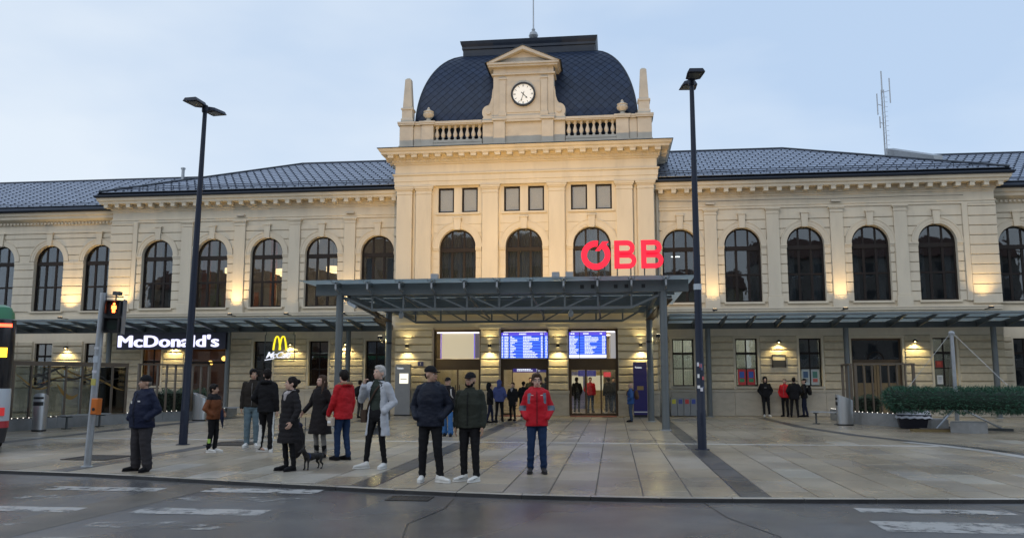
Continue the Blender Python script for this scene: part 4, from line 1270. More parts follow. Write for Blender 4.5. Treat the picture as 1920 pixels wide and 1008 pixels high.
# ---------------------------------------------------------------- canopies along the wings
for sg in (-1, 1):
    sc = thing('wing_canopy', ('glass canopy along the left wing over the restaurant front' if sg < 0 else 'glass canopy along the right wing over the posters and benches'), 'canopy', group='canopies along the wings')
    x0, x1 = 6.25, 31.0
    yB, yF, zF, zW = -1.0, -3.3, 4.24, 4.03
    P = lambda a, b: (min(sg * a, sg * b), max(sg * a, sg * b))
    a, b = P(x0, x1)
    MB().box(a, b, yB - .09, yB + .09, 3.79, 4.04).build('main_beam', M['steel_dark'], sc)
    MB().box(a, b, yF - .03, yF + .03, zF - .06, zF + .0).build('edge_rail', M['steel'], sc)
    MB().box(a, b, -.2, -.13, 3.88, 3.98).build('wall_rail', M['steel'], sc)
    n = 21; dx = (x1 - x0) / n
    zg = lambda y: zW + (zF - zW) * (-y / -yF) + .03
    for k in range(n + 1):
        x = sg * (x0 + .05 + dx * k * .996)
        br = MB()
        pts = [(-.2, zg(-.2) - .03), (yF + .03, zg(yF) - .035), (yF + .03, zg(yF) - .09), (-2.2, 4.0), (yB - .09, 3.82), (-.2, 3.9)]
        w = .035
        vs_ = [(x - w, y, z) for y, z in pts] + [(x + w, y, z) for y, z in pts]; m = len(pts)
        br.add(vs_, [tuple(range(m)), tuple(range(2 * m - 1, m - 1, -1))] + [(i, i + m, (i + 1) % m + m, (i + 1) % m) for i in range(m)])
        br.build('bracket', M['steel_dark'], sc)
        if k < n:
            x2 = sg * (x0 + .05 + dx * (k + 1) * .996)
            xa, xb = min(x, x2) + .02, max(x, x2) - .02
            for ya, yb in ((-3.36, -2.17), (-2.15, -1.0), (-.98, -.2)):
                za, zb = zg(ya), zg(yb)
                gl = MB(); gl.add([(xa, ya, za), (xb, ya, za), (xb, yb, zb), (xa, yb, zb), (xa, ya, za + .015), (xb, ya, za + .015), (xb, yb, zb + .015), (xa, yb, zb + .015)],
                                  [(3, 2, 1, 0), (4, 5, 6, 7), (0, 1, 5, 4), (1, 2, 6, 5), (2, 3, 7, 6), (3, 0, 4, 7)])
                gl.build('glass_pane', M['glass_roof'], sc)
    MB().box(a, b, -2.19, -2.13, 4.09, 4.15).build('purlin', M['steel'], sc)
    for x in (8.1, 13.9, 19.86, 25.7):
        p = MB().tube([(sg * x, yB, 0), (sg * x, yB, 3.8)], .115, 16).build('post', M['steel'], sc, True)
        MB().lathe([(.18, 0), (.18, .02), (.13, .03)], (sg * x, yB, .001), 16).build('base_plate', M['galv'], p)
    e = MB().bar((sg * 6.22, -.3, 4.0), (sg * 6.22, -3.2, 4.2), .05, .2); e.build('end_plate', M['brown'], sc)

# ---------------------------------------------------------------- doors, boards and hall behind the pavilion
hall_w = mat('hall_wall', (.50, .45, .36), .8, var=.06)
hall = MB(); hx, hy0, hy1, hz = 5.5, -.2, 9.0, 3.85
hall.add([(-hx, hy0, .003), (hx, hy0, .003), (hx, hy1, .003), (-hx, hy1, .003), (-hx, hy0, hz), (hx, hy0, hz), (hx, hy1, hz), (-hx, hy1, hz)], [(7, 6, 5, 4), (2, 6, 7, 3), (1, 5, 6, 2), (3, 7, 4, 0)])
hall.build('hall_shell', hall_w, station)
fl = MB(); fl.add([(-hx, -.69, .007), (hx, -.69, .007), (hx, hy1, .007), (-hx, hy1, .007)], [(0, 1, 2, 3)]); fl.build('hall_floor', mat('hall_floor_tile', (.34, .30, .27), .25, var=.1), station)
for a, b in DB:
    t = MB().box(a + .1, b - .1, -1.75, -.72, .0062, .017).build('door_mat', mat('red_mat', (.20, .055, .04), .85, var=.25, nscale=12), None)
    tag(t, 'dull red entrance mat ' + ('below the cream panel doors' if a < -2 else 'of the middle entrance with open doors' if a < 0 else 'of the wide glass doors by the violet pillar'), 'mat', 'entrance mats')
DY = PY + .30
br = M['brown']
def board_text(x0, x1, z0, z1, cols, rows, parent, m_, seed, y):
    rg = random.Random(seed); mb = MB()
    rh = (z1 - z0) / rows
    for r_ in range(rows):
        zc = z1 - (r_ + .5) * rh
        for (a, b, mn) in cols:
            xa = x0 + (x1 - x0) * a; w = (x1 - x0) * (b - a) * rg.uniform(mn, 1)
            x = xa
            while x < xa + w - .01:
                lw = rg.uniform(.03, .085)
                mb.add([(x, y, zc - rh * .27), (min(x + lw, xa + w), y, zc - rh * .27), (min(x + lw, xa + w), y, zc + rh * .27), (x, y, zc + rh * .27)], [(0, 1, 2, 3)])
                x += lw + .014
    return tag(mb.build('text_lines', m_, parent), kind='stuff')
M['scr_blue'] = emis('screen_blue', (.035, .10, .85), 1.0)
M['scr_blue2'] = emis('screen_blue_pale', (.07, .20, 1.0), 1.1)
M['scr_white'] = emis('screen_white', (.88, .94, 1.0), 1.35)
M['scr_violet'] = emis('screen_violet', (.13, .09, .80), 1.0)
M['panel_cream'] = emis('lit_cream_panel', (1.0, .85, .58), .42, (.6, .55, .45))
for k, (a, b) in enumerate(DB):
    e = thing('station_door', ['bronze framed station entrance with cream panel above its glass doors', 'bronze framed station entrance behind the middle departure board', 'bronze framed station entrance with wide glass doors beside the blue info pillar'][k], 'entrance', (0, 0, 0), group='station entrances')
    f = MB(); t_ = .1
    f.box(a, a + t_, DY - .06, DY + .1, 0.008, 3.86).box(b - t_, b, DY - .06, DY + .1, 0.008, 3.86).box(a + t_, b - t_, DY - .06, DY + .1, 3.76, 3.86)
    f.build('frame', br, e)
    MB().box(a + t_, b - t_, DY - .04, DY + .08, 2.09, 2.52).build('transom', br, e)
    n = 3 if k else 2
    xs_ = [a + t_ + (b - a - 2 * t_) * i / n for i in range(n + 1)]
    if k == 1: xs_ = [a + t_, a + .55, .02, b - .55, b - t_]
    for x, x2 in zip(xs_, xs_[1:]):
        lf = MB(); w = .035
        lf.box(x, x + w, DY - .02, DY + .03, .01, 2.09).box(x2 - w, x2, DY - .02, DY + .03, .01, 2.09).box(x + w, x2 - w, DY - .02, DY + .03, .01, .1).box(x + w, x2 - w, DY - .02, DY + .03, 2.03, 2.09)
        if k == 1 and x in xs_[1:3]:
            continue                      # the middle leaves stand open
        d = lf.build('door_leaf', br, e)
        MB().box(x + w, x2 - w, 0 + DY, DY + .01, .1, 2.03).build('glass', M['glass_door'], d)
        if k == 0: MB().tube([((x2 - .09 if x == xs_[0] else x + .09), DY - .06, .85), ((x2 - .09 if x == xs_[0] else x + .09), DY - .06, 1.35)], .018, 8).build('handle', M['black'], d)
    MB().box(a + t_ + .03, b - t_ - .03, DY - .03, DY + .0, 3.70, 3.755).build('light_strip', emis('door_light_strip_%d' % k, (.95, .93, 1), 1.6), e)
    if k == 0:
        MB().box(a + .36, b - t_, DY + .02, DY + .04, 2.54, 3.74).build('cream_panel', M['panel_cream'], e)
        MB().box(a + t_, a + .28, DY - .02, DY + .05, 2.54, 3.74).build('side_panel', br, e)
        for x in (a + .30, b - t_ - .26): MB().box(x, x + .03, DY - .01, DY + .02, 2.54, 3.72).build('light_strip', M['scr_violet'], e)
        MB().box(b - t_ - .22, b - t_ - .02, DY + .0, DY + .016, 2.56, 3.72).build('side_panel', mat('pale_violet_panel', (.55, .5, .7), .5), e)
    if k == 2:
        MB().box(b - t_ - .24, b - t_, DY + .0, DY + .03, 2.54, 3.74).build('side_panel', emis('lit_grey_panel', (.8, .78, .85), .32, (.5, .5, .5)), e)
# departure boards
def board(x0, x1, z0, z1, label, seed, splits, foot):
    t = thing('departure_board', label, 'departure board', ((x0 + x1) / 2, DY - .16, z0), group=None)
    w = (x1 - x0) / 2; h = z1 - z0
    MB().box(-w, w, 0, .12, 0, h).build('casing', M['black'], t)
    MB().add([(-w + .02, -.004, .02), (w - .02, -.004, .02), (w - .02, -.004, h - .02), (-w + .02, -.004, h - .02)], [(0, 1, 2, 3)]).build('screen', M['scr_blue'], t)
    MB().add([(-w + .02, -.007, h * .87), (w - .02, -.007, h * .87), (w - .02, -.007, h - .02), (-w + .02, -.007, h - .02)], [(0, 1, 2, 3)]).build('header_band', M['scr_violet'], t)
    rows = 14; zt = h * .85; zb = .03 + foot
    for r_ in range(0, rows, 2):
        za = zb + (zt - zb) * r_ / rows; z2 = zb + (zt - zb) * (r_ + 1) / rows
        MB().add([(-w + .02, -.006, za), (w - .02, -.006, za), (w - .02, -.006, z2), (-w + .02, -.006, z2)], [(0, 1, 2, 3)]).build('row_band', M['scr_blue2'], t)
    board_text(-w + .04, w - .04, zb, zt, [(.0, .03, 1), (.06, .16, .8), (.19, .34, .25), (.47, .83, .35), (.86, .90, .9), (.955, 1, .9)] if not foot else [(0, .25, .5), (.42, .82, .3), (.9, 1, .8)], rows, t, M['scr_white'], seed, -.010)
    board_text(-w + .06, w - .06, h * .885, h * .965, [(.02, .15, .8), (.38, .56, .8), (.85, .95, .7)], 1, t, M['scr_white'], seed + 9, -.010)
    if foot: MB().add([(-w + .02, -.009, .03), (w - .02, -.009, .03), (w - .02, -.009, foot), (-w + .02, -.009, foot)], [(0, 1, 2, 3)]).build('footer_band', M['scr_white'], t)
    for x in splits: MB().box(x - .012, x + .012, -.016, -.011, 0, h).build('seam', M['black'], t)
board(-1.08, 1.08, 2.53, 3.73, 'large blue departure board with rows of white text over the middle doors', 3, (-.72, .86), 0)
board(2.0, 3.70, 2.53, 3.73, 'blue departure board with white bottom band over the wide glass doors', 8, (-.36,), .17)
# things seen through the doors
def hall_sign(x0, x1, y, z0, z1, col, st, label, cat='sign'):
    t = thing('hall_sign', label, cat, ((x0 + x1) / 2, y, z0)); w = (x1 - x0) / 2
    MB().box(-w, w, 0, .1, 0, z1 - z0).build('panel', emis('hall_sign_%d' % int(100 * x0), col, st), t)
    MB().bar((-w * .8, .05, z1 - z0), (-w * .8, .05, hz - z0), .02, .02).build('hanger', M['galv'], t); MB().bar((w * .8, .05, z1 - z0), (w * .8, .05, hz - z0), .02, .02).build('hanger', M['galv'], t)
    return t
s = hall_sign(-.75, .85, 1.2, 1.93, 2.15, (.05, .04, .28), .6, 'dark violet overhead sign inside the middle entrance')
board_text(-.6, .5, .05, .17, [(0, .7, .8), (.85, 1, 1)], 2, s, M['scr_white'], 4, -.006)
hall_sign(1.1, 1.35, 2.2, 1.75, 2.0, (.1, .8, .6), .8, 'small green lit sign inside the hall')
hall_sign(3.5, 3.85, 3.0, 1.72, 1.95, (.9, .06, .08), .9, 'small red lit sign inside the hall behind the glass doors')
hall_sign(2.2, 3.1, 4.5, 1.75, 2.05, (.05, .05, .3), .7, 'violet overhead sign deep inside the hall')
lm = emis('hall_lamp', (1.0, .88, .66), 4.5)
for k, (x, y) in enumerate([(-3.2, .8), (-3.2, 3.4), (-.5, 1.2), (.4, 3.2), (-.4, 6), (2.6, 1.2), (3.4, 3.4), (2.8, 6.2), (-3, 6.4)]):
    t = thing('ceiling_lamp', 'bright flat lamp on the ceiling of the station hall', 'ceiling lamp', (x, y, hz - .1), group='hall ceiling lamps')
    MB().box(-.45, .45, -.08, .08, .0, .03).build('diffuser', lm, t); MB().box(-.47, .47, -.1, .1, .03, .1).build('housing', M['white'], t)
pt_light('porch_light', (-3.1, .3, 3.2), 45, (1, .84, .56), .2)
for x, y in ((-3.1, 2.0), (0, 2.5), (3.1, 2.0), (0, 6.5)):
    pt_light('hall_light', (x, y, 3.3), 95, (1, .84, .56), .4)
for k, (x, c1) in enumerate([(-4.0, (.6, .1, .08)), (1.9, (.2, .22, .5)), (4.6, (.55, .5, .4)), (.9, (.45, .12, .1)), (3.0, (.5, .4, .2))]):
    t = thing('hall_kiosk', ['red kiosk cabinet at the back of the hall', 'blue kiosk cabinet at the back of the hall', 'cream kiosk cabinet at the back of the hall', 'dark red kiosk cabinet at the back of the hall', 'ochre kiosk cabinet at the back of the hall'][k], 'kiosk', (x, 8.0, .008))
    MB().box(-.5, .5, 0, .6, 0, 2.0).build('cabinet', mat('kiosk_%d' % k, c1, .5), t); MB().box(-.42, .42, -.01, .0, 1.0, 1.8).build('display', emis('kiosk_disp_%d' % k, (1, .85, .6), .7), t)
# partition walls left/right so the side bays read as porches
MB().box(-5.4, -1.45, .8, .9, .01, 3.84).build('porch_partition', mat('porch_wall', (.62, .56, .42), .7), station)

# info pillars either side
t = thing('info_pillar', 'grey ticket pillar with a lit white poster panel left of the doors', 'info pillar', (-5.35, -1.55, .001))
MB().box(-.34, .34, -.12, .12, 0, 2.27).build('body', M['grey'], t)
MB().box(-.14, .26, -.128, -.119, 1.42, 1.86).build('lit_panel', emis('lit_poster', (1, .93, .75), 1.3), t)
MB().box(-.1, .2, -.133, -.127, 1.6, 1.63).build('print_line', M['grey'], t)
MB().box(-.36, .36, -.14, .14, 0, .06).build('base', M['black'], t)
o = inst('lettering', text_mesh('Tickets', .1, .003), t, (-.26, -.124, 2.06)); o.data.materials.append(M['scr_white'])
t = thing('info_pillar', 'tall dark violet ticket pillar right of the doors', 'info pillar', (5.12, -1.5, .001))
vio = mat('violet_blue_panel', (.028, .022, .14), .35, var=.05)
MB().box(-.29, .29, -.14, .14, .1, 2.34).build('body', vio, t); MB().box(-.28, .28, -.13, .13, 0, .1).build('base', M['black'], t)
MB().box(-.28, .28, -.146, -.139, .2, .24).build('trim', M['white'], t)
MB().box(-.14, .14, -.147, -.139, 1.15, 1.32).build('keypad', mat('ochre_panel', (.3, .2, .08), .5), t)
o = inst('lettering', text_mesh('Tickets', .1, .003), t, (-.22, -.144, 2.08)); o.data.materials.append(M['scr_white'])
# house number plate
t = thing('number_plate', 'small dark blue number plate on the wall left of the doors', 'number plate', (-4.72, PY - .18, 2.2))
MB().box(-.13, .13, -.015, .01, 0, .2).build('plate', mat('enamel_blue', (.02, .03, .12), .3), t)
o = inst('numeral', text_mesh('1', .15, .002, align='CENTER'), t, (0, -.018, .05)); o.data.materials.append(M['white'])

# wall lamps on the piers (light up and down)
for k, x in enumerate((-5.35, -1.54, 1.54, 5.2)):
    t = thing('wall_lamp', ['black up and down wall lamp above the lit ticket pillar', 'black up and down wall lamp on the pier left of the middle board', 'black up and down wall lamp on the pier right of the middle board', 'black up and down wall lamp above the violet ticket pillar'][k], 'wall lamp', (x, PY - .17, 3.02), group='wall lamps on the pavilion')
    MB().box(-.07, .07, -.17, -.03, 0, .17).build('body', M['black'], t); MB().box(-.04, .04, -.03, .01, .05, .12).build('bracket', M['black'], t)
    MB().box(-.055, .055, -.155, -.045, -.004, 0).build('lens', emis('wl_lens_%d' % k, YEL, 4), t); MB().box(-.055, .055, -.155, -.045, .17, .174).build('lens', emis('wl_lensu_%d' % k, YEL, 7), t)
    spot('wall_lamp_down', (x, PY - .40, 2.97), (x, PY - .26, 0), 80, YEL, 120, .8, .05)
    spot('wall_lamp_up', (x, PY - .40, 3.24), (x, PY - .26, 6), 24, YEL, 120, .8, .05)
# spot lamps clamped to the inner canopy posts
for k, (x, sx) in enumerate(((-5.0, 1), (5.4, -1))):
    t = thing('clamp_spotlight', 'lit spotlight with bent arm clamped to the inner canopy post', 'spotlight', (x, -5.4, 3.05), group='spotlights on the canopy posts')
    MB().lathe([(.135, -.04), (.135, .04)], n=14).build('clamp', M['black'], t)
    MB().tube([(0, 0, 0), (-sx * .3, 0, .02), (-sx * .34, 0, .18)], .022, 8).build('arm', M['black'], t, True)
    MB().box(-sx * .34 - .1, -sx * .34 + .1, -.07, .07, .18, .3).build('head', M['black'], t)
    MB().box(-sx * .34 - .08, -sx * .34 + .08, -.055, .055, .3, .304).build('lens', emis('post_spot_%d' % k, (1, .9, .6), 9), t)
    spot('post_spot_beam', (x - sx * .34, -5.4, 3.4), (x * .4, -1.2, 4.4), 130, YEL, 130, .8, .08)
    spot('post_spot_plaza', (x - sx * .34, -5.4, 3.2), (x * .7, -7.5, 0), 90, YEL, 130, .9, .08)
# hooded lamps on the wings
for k, (x, y, z, lab) in enumerate([(11.25, -.06, 3.22, 'hooded wall lamp shining over the plaque on the right wing'), (16.98, -.06, 3.22, 'hooded wall lamp beside the glazed double door'), (-22.9 - .45, .94, 3.14, 'hooded wall lamp behind the decorated glass screen'), (-11.2, -.06, 3.22, 'hooded wall lamp behind the arched logo sign'), (-17.05, -.06, 3.2, 'hooded wall lamp under the restaurant name sign'), (-8.5, -.06, 3.22, 'hooded wall lamp between windows left of the pavilion'), (-8.5 + 22.6, -.06, 3.2, 'hooded wall lamp on the wall left of the glazed double door')]):
    if k == 6: continue
    t = thing('wall_lamp', lab, 'wall lamp', (x, y, z), group='hooded wall lamps on the wings')
    MB().lathe([(.02, .1), (.06, .09), (.13, .0), (.125, .0), (.05, .08)], (0, -.16, 0), 14).build('hood', M['black'], t, True)
    MB().tube([(0, .05, .06), (0, -.16, .1)], .018, 6).build('arm', M['black'], t)
    MB().sphere((0, -.16, .02), .04).build('bulb', emis('hood_bulb_%d' % k, YEL, 12), t, True)
    spot('hood_beam', (x, y - .2, z - .02), (x, y + .0, 0), 110 if x < 0 else 80, YEL, 130, .6, .05)
# up-lights on the first floor
up_l = [(-8.47, 0, 190), (-14.0, 0, 260), (-19.9, 0, 260), (8.47, 0, 130), (14.0, 0, 150), (19.95, 0, 150), (-23.36, 1, 330), (-11.22, 0, 14), (-5.95 - .15, 0, 14)]
for x, y, e in up_l:
    t = thing('uplight', 'small uplight at the foot of a pilaster above the wing canopy', 'uplight', (x, y - .78, 4.60), group='uplights on the wings')
    MB().box(-.1, .1, -.05, .05, 0, .09).build('housing', M['black'], t); MB().box(-.08, .08, -.04, .04, .09, .094).build('lens', emis('up_lens_%d' % int(x * 10), WARM, 8), t)
    MB().box(-.02, .02, .05, .62, 0, .03).build('arm', M['black'], t)
    spot('uplight_beam', (x, y - .78, 4.72), (x, y - .1, 6.5), e * 1.25, (1, .68, .30), 82, 1.0, .1)

# ---------------------------------------------------------------- signs
# station operator letters, red, on stilts above the canopy
sgn = thing('rooftop_letters', 'glowing red station letters on stilts above the canopy edge', 'sign', (0, -11.0, ZG))
red = emis('red_neon', (1.0, .016, .05), .95, (.5, .02, .03)); redside = mat('red_return', (.35, .02, .03), .5)
def glyph(name, parts_, x):
    m_ = MB()
    for fn in parts_: fn(m_)
    o = m_.build(name, red, sgn); o.location.x = x; return o
H0 = .30; HB = .92
def ringO(m_):
    n = 48; R0, R1 = .48, .29; c = (.48, H0 + .455)
    a0, a1 = R(72), R(72 + 332)
    a0, a1 = R(80), R(80 + 327)
    m_.strip([(c[0] + R1 * math.cos(a0 + (a1 - a0) * i / n), c[1] + R1 * math.sin(a0 + (a1 - a0) * i / n)) for i in range(n + 1)], [(c[0] + R0 * math.cos(a0 + (a1 - a0) * i / n), c[1] + R0 * math.sin(a0 + (a1 - a0) * i / n)) for i in range(n + 1)], -.06, .06)
    m_.prism([(.46, H0 + .60), (.60, H0 + .60), (.90, H0 + .90), (.70, H0 + .90)], -.061, .061)
def letB(m_):
    st = .17
    m_.box(0, st, -.06, .06, H0, H0 + HB)
    for z0, rr, w in ((H0, .255, .46), (H0 + .43, .245, .42)):
        zc = z0 + rr; n = 16; th = .15
        inn = [(st, z0 + th), (w, z0 + th)][0:1] + [(w + (rr - th) * math.cos(R(-90 + 180 * i / n)), zc + (rr - th) * math.sin(R(-90 + 180 * i / n))) for i in range(n + 1)] + [(st, zc + rr - th)]
        out = [(st, z0)] + [(w + rr * math.cos(R(-90 + 180 * i / n)), zc + rr * math.sin(R(-90 + 180 * i / n))) for i in range(n + 1)] + [(st, zc + rr)]
        m_.strip(inn, out, -.0605, .0605)
glyph('letter', [ringO], 2.99); glyph('letter', [letB], 4.07); glyph('letter', [letB], 4.94)
for x in (3.3, 3.75, 4.16, 4.6, 5.04, 5.48):
    MB().box(x - .02, x + .02, -.02, .02, .0, H0 + (.16 if x < 4 else .02)).build('stilt', M['steel_dark'], sgn)
# restaurant sign
def bold(me, w, n=4):
    vs0 = [v.co.copy() for v in me.vertices]; fs0 = [tuple(p.vertices) for p in me.polygons]; mb = MB()
    for i in range(-n, n + 1):
        for j in (-1, 1):
            dx, dz = w * i / n, w * .5 * j * (1 - abs(i) / (n + 1)); y_ = -.0006 * (i + n) - .0003 * j
            mb.add([(v.x + dx, v.y + y_, v.z + dz) for v in vs0], fs0)
    r_ = bpy.data.meshes.new('lettering'); r_.from_pydata(mb.v, [], mb.f); r_.update(); return r_
SYM = -1.2
t = thing('restaurant_sign', 'dark sign box with glowing white restaurant name under the left canopy', 'sign', (-19.30, SYM - .1, 2.99))
MB().box(0, 5.40, -.0, .18, 0, .79).build('box', mat('sign_navy', (.012, .014, .035), .35), t)
me = bold(text_mesh("McDonald's", .80, .02, spacing=1.03), .03)
xs_ = [v.co.x for v in me.vertices]; zs_ = [v.co.z for v in me.vertices]
k = 5.02 / (max(xs_) - min(xs_)); kz = .58 / (max(zs_) - min(zs_))
for v in me.vertices: v.co.x = (v.co.x - min(xs_)) * k; v.co.z = (v.co.z - min(zs_)) * kz
me.materials.append(emis('letter_white', (.72, .72, 1.0), 1.5))
inst('lettering', me, t, (.08, -.026, .10))
for x in (.6, 4.7): MB().bar((x, .1, .79), (x, .1, .9), .04, .04).build('hanger', M['steel_dark'], t)
t = thing('logo_sign', 'hanging glass sign with glowing yellow arches and white script', 'sign', (-11.28, SYM - .06, 2.42))
MB().box(-.70, .70, 0, .02, 0, 1.3).build('glass_panel', glass('sign_glass', (.9, .92, .9), .0, .02), t)
MB().box(-.73, -.70, -.01, .03, -.02, 1.22).box(.70, .73, -.01, .03, -.02, 1.22).box(-.7, .7, -.01, .03, -.02, 0.0).build('frame', M['steel_dark'], t)
yel = emis('arch_yellow', (1.0, .80, .02), 1.35)
def half_arch(xc, w, h, z0):
    # a tall narrow parabola-like loop
    return [(xc - w + 2 * w * i / 24, z0 + h * (1 - abs((i - 12) / 12) ** 2.6)) for i in range(25)]
for c in (-.145, .145):
    m_ = MB(); pts = half_arch(c + .02, .165 if c < 0 else .165, .62, .52)
    m_.tube([(x, -.03, z) for x, z in pts], [.045 - .015 * (1 - abs((i - 12) / 12)) for i in range(25)], 8); m_.build('arch', yel, t, True)
me = text_mesh('McCafé', .40, .008, offset=.004, shear=.45, spacing=.86)
xs_ = [v.co.x for v in me.vertices]; kk = 1.22 / (max(xs_) - min(xs_))
for v in me.vertices: v.co.x = (v.co.x - min(xs_)) * kk
me.materials.append(emis('script_white', (.85, .88, 1.0), 1.1)); inst('script', me, t, (-.64, -.02, .16))
MB().bar((-.69, -.02, .06), (-.25, -.02, .13), .012, .035).build('flourish', me.materials[0], t)
for x in (-.66, .66): MB().bar((x, .01, 1.2), (x, .01, 1.42), .02, .02).build('hanger', M['steel_dark'], t)

# ---------------------------------------------------------------- ground floor doors of the wings
# right: glazed double door with semicircle ornament
t = thing('side_door', 'wooden double door with a large fanlight pane in the right wing', 'door', (15.42, .2, 0))
f = MB(); f.box(-1.06, -.98, -.05, .08, .01, 3.38).box(.98, 1.06, -.05, .08, .01, 3.38).box(-.98, .98, -.05, .08, 3.3, 3.38).box(-.98, .98, -.06, .08, 2.34, 2.46); f.build('frame', M['brown'], t)
MB().box(-.98, .98, -.004, .004, 2.46, 3.3).build('pane', M['glass_win'], t)
MB().strip(arc(0, 2.46, .30, 0, PI, 14), arc(0, 2.46, .36, 0, PI, 14), -.03, -.01).build('fan_ornament', M['frame'], t)
wood = mat('ochre_wood_door', (.17, .12, .06), .5, var=.15, nscale=3, stretch=(4, 4, .5))
for s in (-1, 1):
    a, b = sorted((s * .98, s * .01))
    l_ = MB(); l_.box(a, b, -.03, .04, .02, .75).box(a, a + .1, -.03, .04, .75, 2.34).box(b - .1, b, -.03, .04, .75, 2.34).box(a + .1, b - .1, -.03, .04, 2.2, 2.34).box(a + .1, b - .1, -.02, .03, .75, 1.45).box((a + b) / 2 - .03, (a + b) / 2 + .03, -.025, .03, 1.45, 2.2)
    d = l_.build('door_leaf', wood, t); 
    MB().box(a + .1, (a + b) / 2 - .03, -.004, .004, 1.45, 2.2).build('pane', M['glass_win'], d); MB().box((a + b) / 2 + .03, b - .1, -.004, .004, 1.45, 2.2).build('pane', M['glass_win'], d)
    MB().bar((s * .1, -.08, 1.12), (s * .22, -.08, 1.12), .02, .03).build('handle', M['black'], d)
room(14.3, 16.7, .5, 4.5, .02, 3.9, room_dark)
# left: restaurant shop front
t = thing('shop_front', 'glazed restaurant entrance under the dark name sign', 'shop front', (-15.42, .2, 0))
f = MB(); f.box(-1.06, -.99, -.05, .08, .01, 3.38).box(.99, 1.06, -.05, .08, .01, 3.38).box(-.99, .99, -.05, .08, 3.3, 3.38).box(-.99, .99, -.05, .08, 2.35, 2.45).box(-.03, .03, -.05, .08, .01, 2.35); f.build('frame', M['frame'], t)
MB().box(-.99, .99, -.004, .004, 2.45, 3.3).build('pane', M['glass_door'], t)
for a, b in ((-.99, -.03), (.03, .99)): MB().box(a, b, -.004, .004, .02, 2.35).build('pane', M['glass_door'], t)
room(-19.2, -14.3, .5, 5.5, .02, 3.9, mat('restaurant_wall', (.30, .16, .08), .7, var=.3, nscale=2))
W5 = rect_window_meshes(.60, .46, 3.39, [-.0], [(2.45, .1)], gm='glass_door')
put_window(W5, -18.24, .2)
pt_light('restaurant_light', (-15.6, 2.0, 3.4), 20, (1, .66, .32), .3); pt_light('restaurant_light', (-18.0, 2.2, 3.4), 11, (1, .66, .32), .3)
pt_light('cafe_light', (-10.5, 2.2, 3.4), 9, (1, .6, .3), .3); pt_light('cafe_light', (-23.5, 3.2, 3.4), 9, (1, .62, .35), .3)
pt_light('office_light', (8.2, 1.9, 3.3), 150, (1, .93, .75), .3); pt_light('office_light', (12.4, 2.4, 3.3), 120, (1, .93, .75), .3); pt_light('office_light', (18.4, 2.4, 3.3), 60, (1, .93, .75), .3)
for k, (x, z) in enumerate([(-14.75, 2.0), (-15.9, 2.4), (-15.2, 2.62)]):
    q = thing('pendant_lamp', ['small round amber lamp hanging low inside the restaurant entrance', 'small round amber lamp hanging behind the restaurant name sign', 'small round amber lamp hanging high inside the restaurant entrance'][k], 'pendant lamp', (x, 1.3, z), group='amber restaurant lamps')
    MB().sphere((0, 0, 0), .12).build('globe', emis('amber_%d' % k, (1, .55, .12), 4), q, True); MB().tube([(0, 0, .1), (0, 0, 3.85 - z)], .008, 5).build('cable', M['black'], q)
# curtains, blinds and posters in the ground floor windows
GCURT = curtain_mesh(.86, 1.32, 3.36, 10, .02)
tl_m = bpy.data.materials.new('translucent_curtain'); tl_m.use_nodes = True
_n = tl_m.node_tree.nodes; _t = _n.new('ShaderNodeBsdfTranslucent'); _t.inputs['Color'].default_value = (.8, .8, .74, 1); _d = _n['Principled BSDF']; _d.inputs['Base Color'].default_value = (.6, .6, .56, 1); _x = _n.new('ShaderNodeMixShader'); _x.inputs['Fac'].default_value = .6
tl_m.node_tree.links.new(_d.outputs[0], _x.inputs[1]); tl_m.node_tree.links.new(_t.outputs[0], _x.inputs[2]); tl_m.node_tree.links.new(_x.outputs[0], _n['Material Output'].inputs['Surface'])
GCURT.materials[0] = tl_m
for x in (7.10, -7.10): inst('curtain', GCURT, station, (x, .34, 0))
inst('roller_blind', MB().box(-.43, .43, 0, .015, 2.0, 3.36).mesh('roller_blind', M['blind']), station, (12.62, .36, 0))
def poster(x, z0, z1, w, cols, label):
    q = thing('poster', label, 'poster', (x, .185, z0)); h = z1 - z0
    MB().box(-w, w, 0, .004, 0, h).build('sheet', mat('poster_sheet', cols[0], .5), q)
    MB().box(-w * .6, w * .6, -.003, 0, h * .45, h * .85).build('print', mat('poster_print', cols[1], .5), q); MB().box(-w * .6, w * .6, -.004, -.001, h * .18, h * .4).build('print', mat('poster_print_low', cols[2], .5), q)
for k, (x, cols, lab) in enumerate([(9.67, ((.55, .04, .05), (.05, .12, .45), (.05, .3, .12)), 'red framed poster in the left pane beside the leaning person'), (10.07, ((.55, .04, .05), (.05, .12, .45), (.05, .3, .12)), 'red framed poster in the right pane beside the leaning person'), (12.42, ((.45, .5, .5), (.06, .12, .22), (.3, .32, .3)), 'pale poster with dark blue picture behind the backpacker'), (12.82, ((.45, .5, .5), (.08, .22, .18), (.5, .12, .1)), 'pale poster with dark green picture behind the backpacker')]):
    poster(x, 1.36, 2.05, .17, cols, lab)
poster(18.05, 1.40, 1.78, .12, ((.7, .7, .68), (.5, .5, .5), (.6, .6, .6)), 'white notice in the window beside the hooded lamp')
poster(18.05, 2.12, 2.4, .15, ((.35, .03, .02), (.6, .08, .04), (.5, .06, .04)), 'red lettered card in the window above the white notice')
t = thing('wall_plaque', 'framed bronze memorial plaque on the right wing wall', 'plaque', (11.25, -.062, 2.14))
MB().box(-.26, .26, -.03, .01, 0, .30).build('plate', mat('plaque_bronze', (.06, .06, .06), .5, metal=.3), t); MB().box(-.28, .28, -.02, .005, .30, .52).build('header', M['course'], t)
f = MB(); f.box(-.29, -.265, -.045, .01, -.02, .54).box(.265, .29, -.045, .01, -.02, .54).box(-.265, .265, -.045, .01, .52, .54); f.build('frame', M['frame'], t)
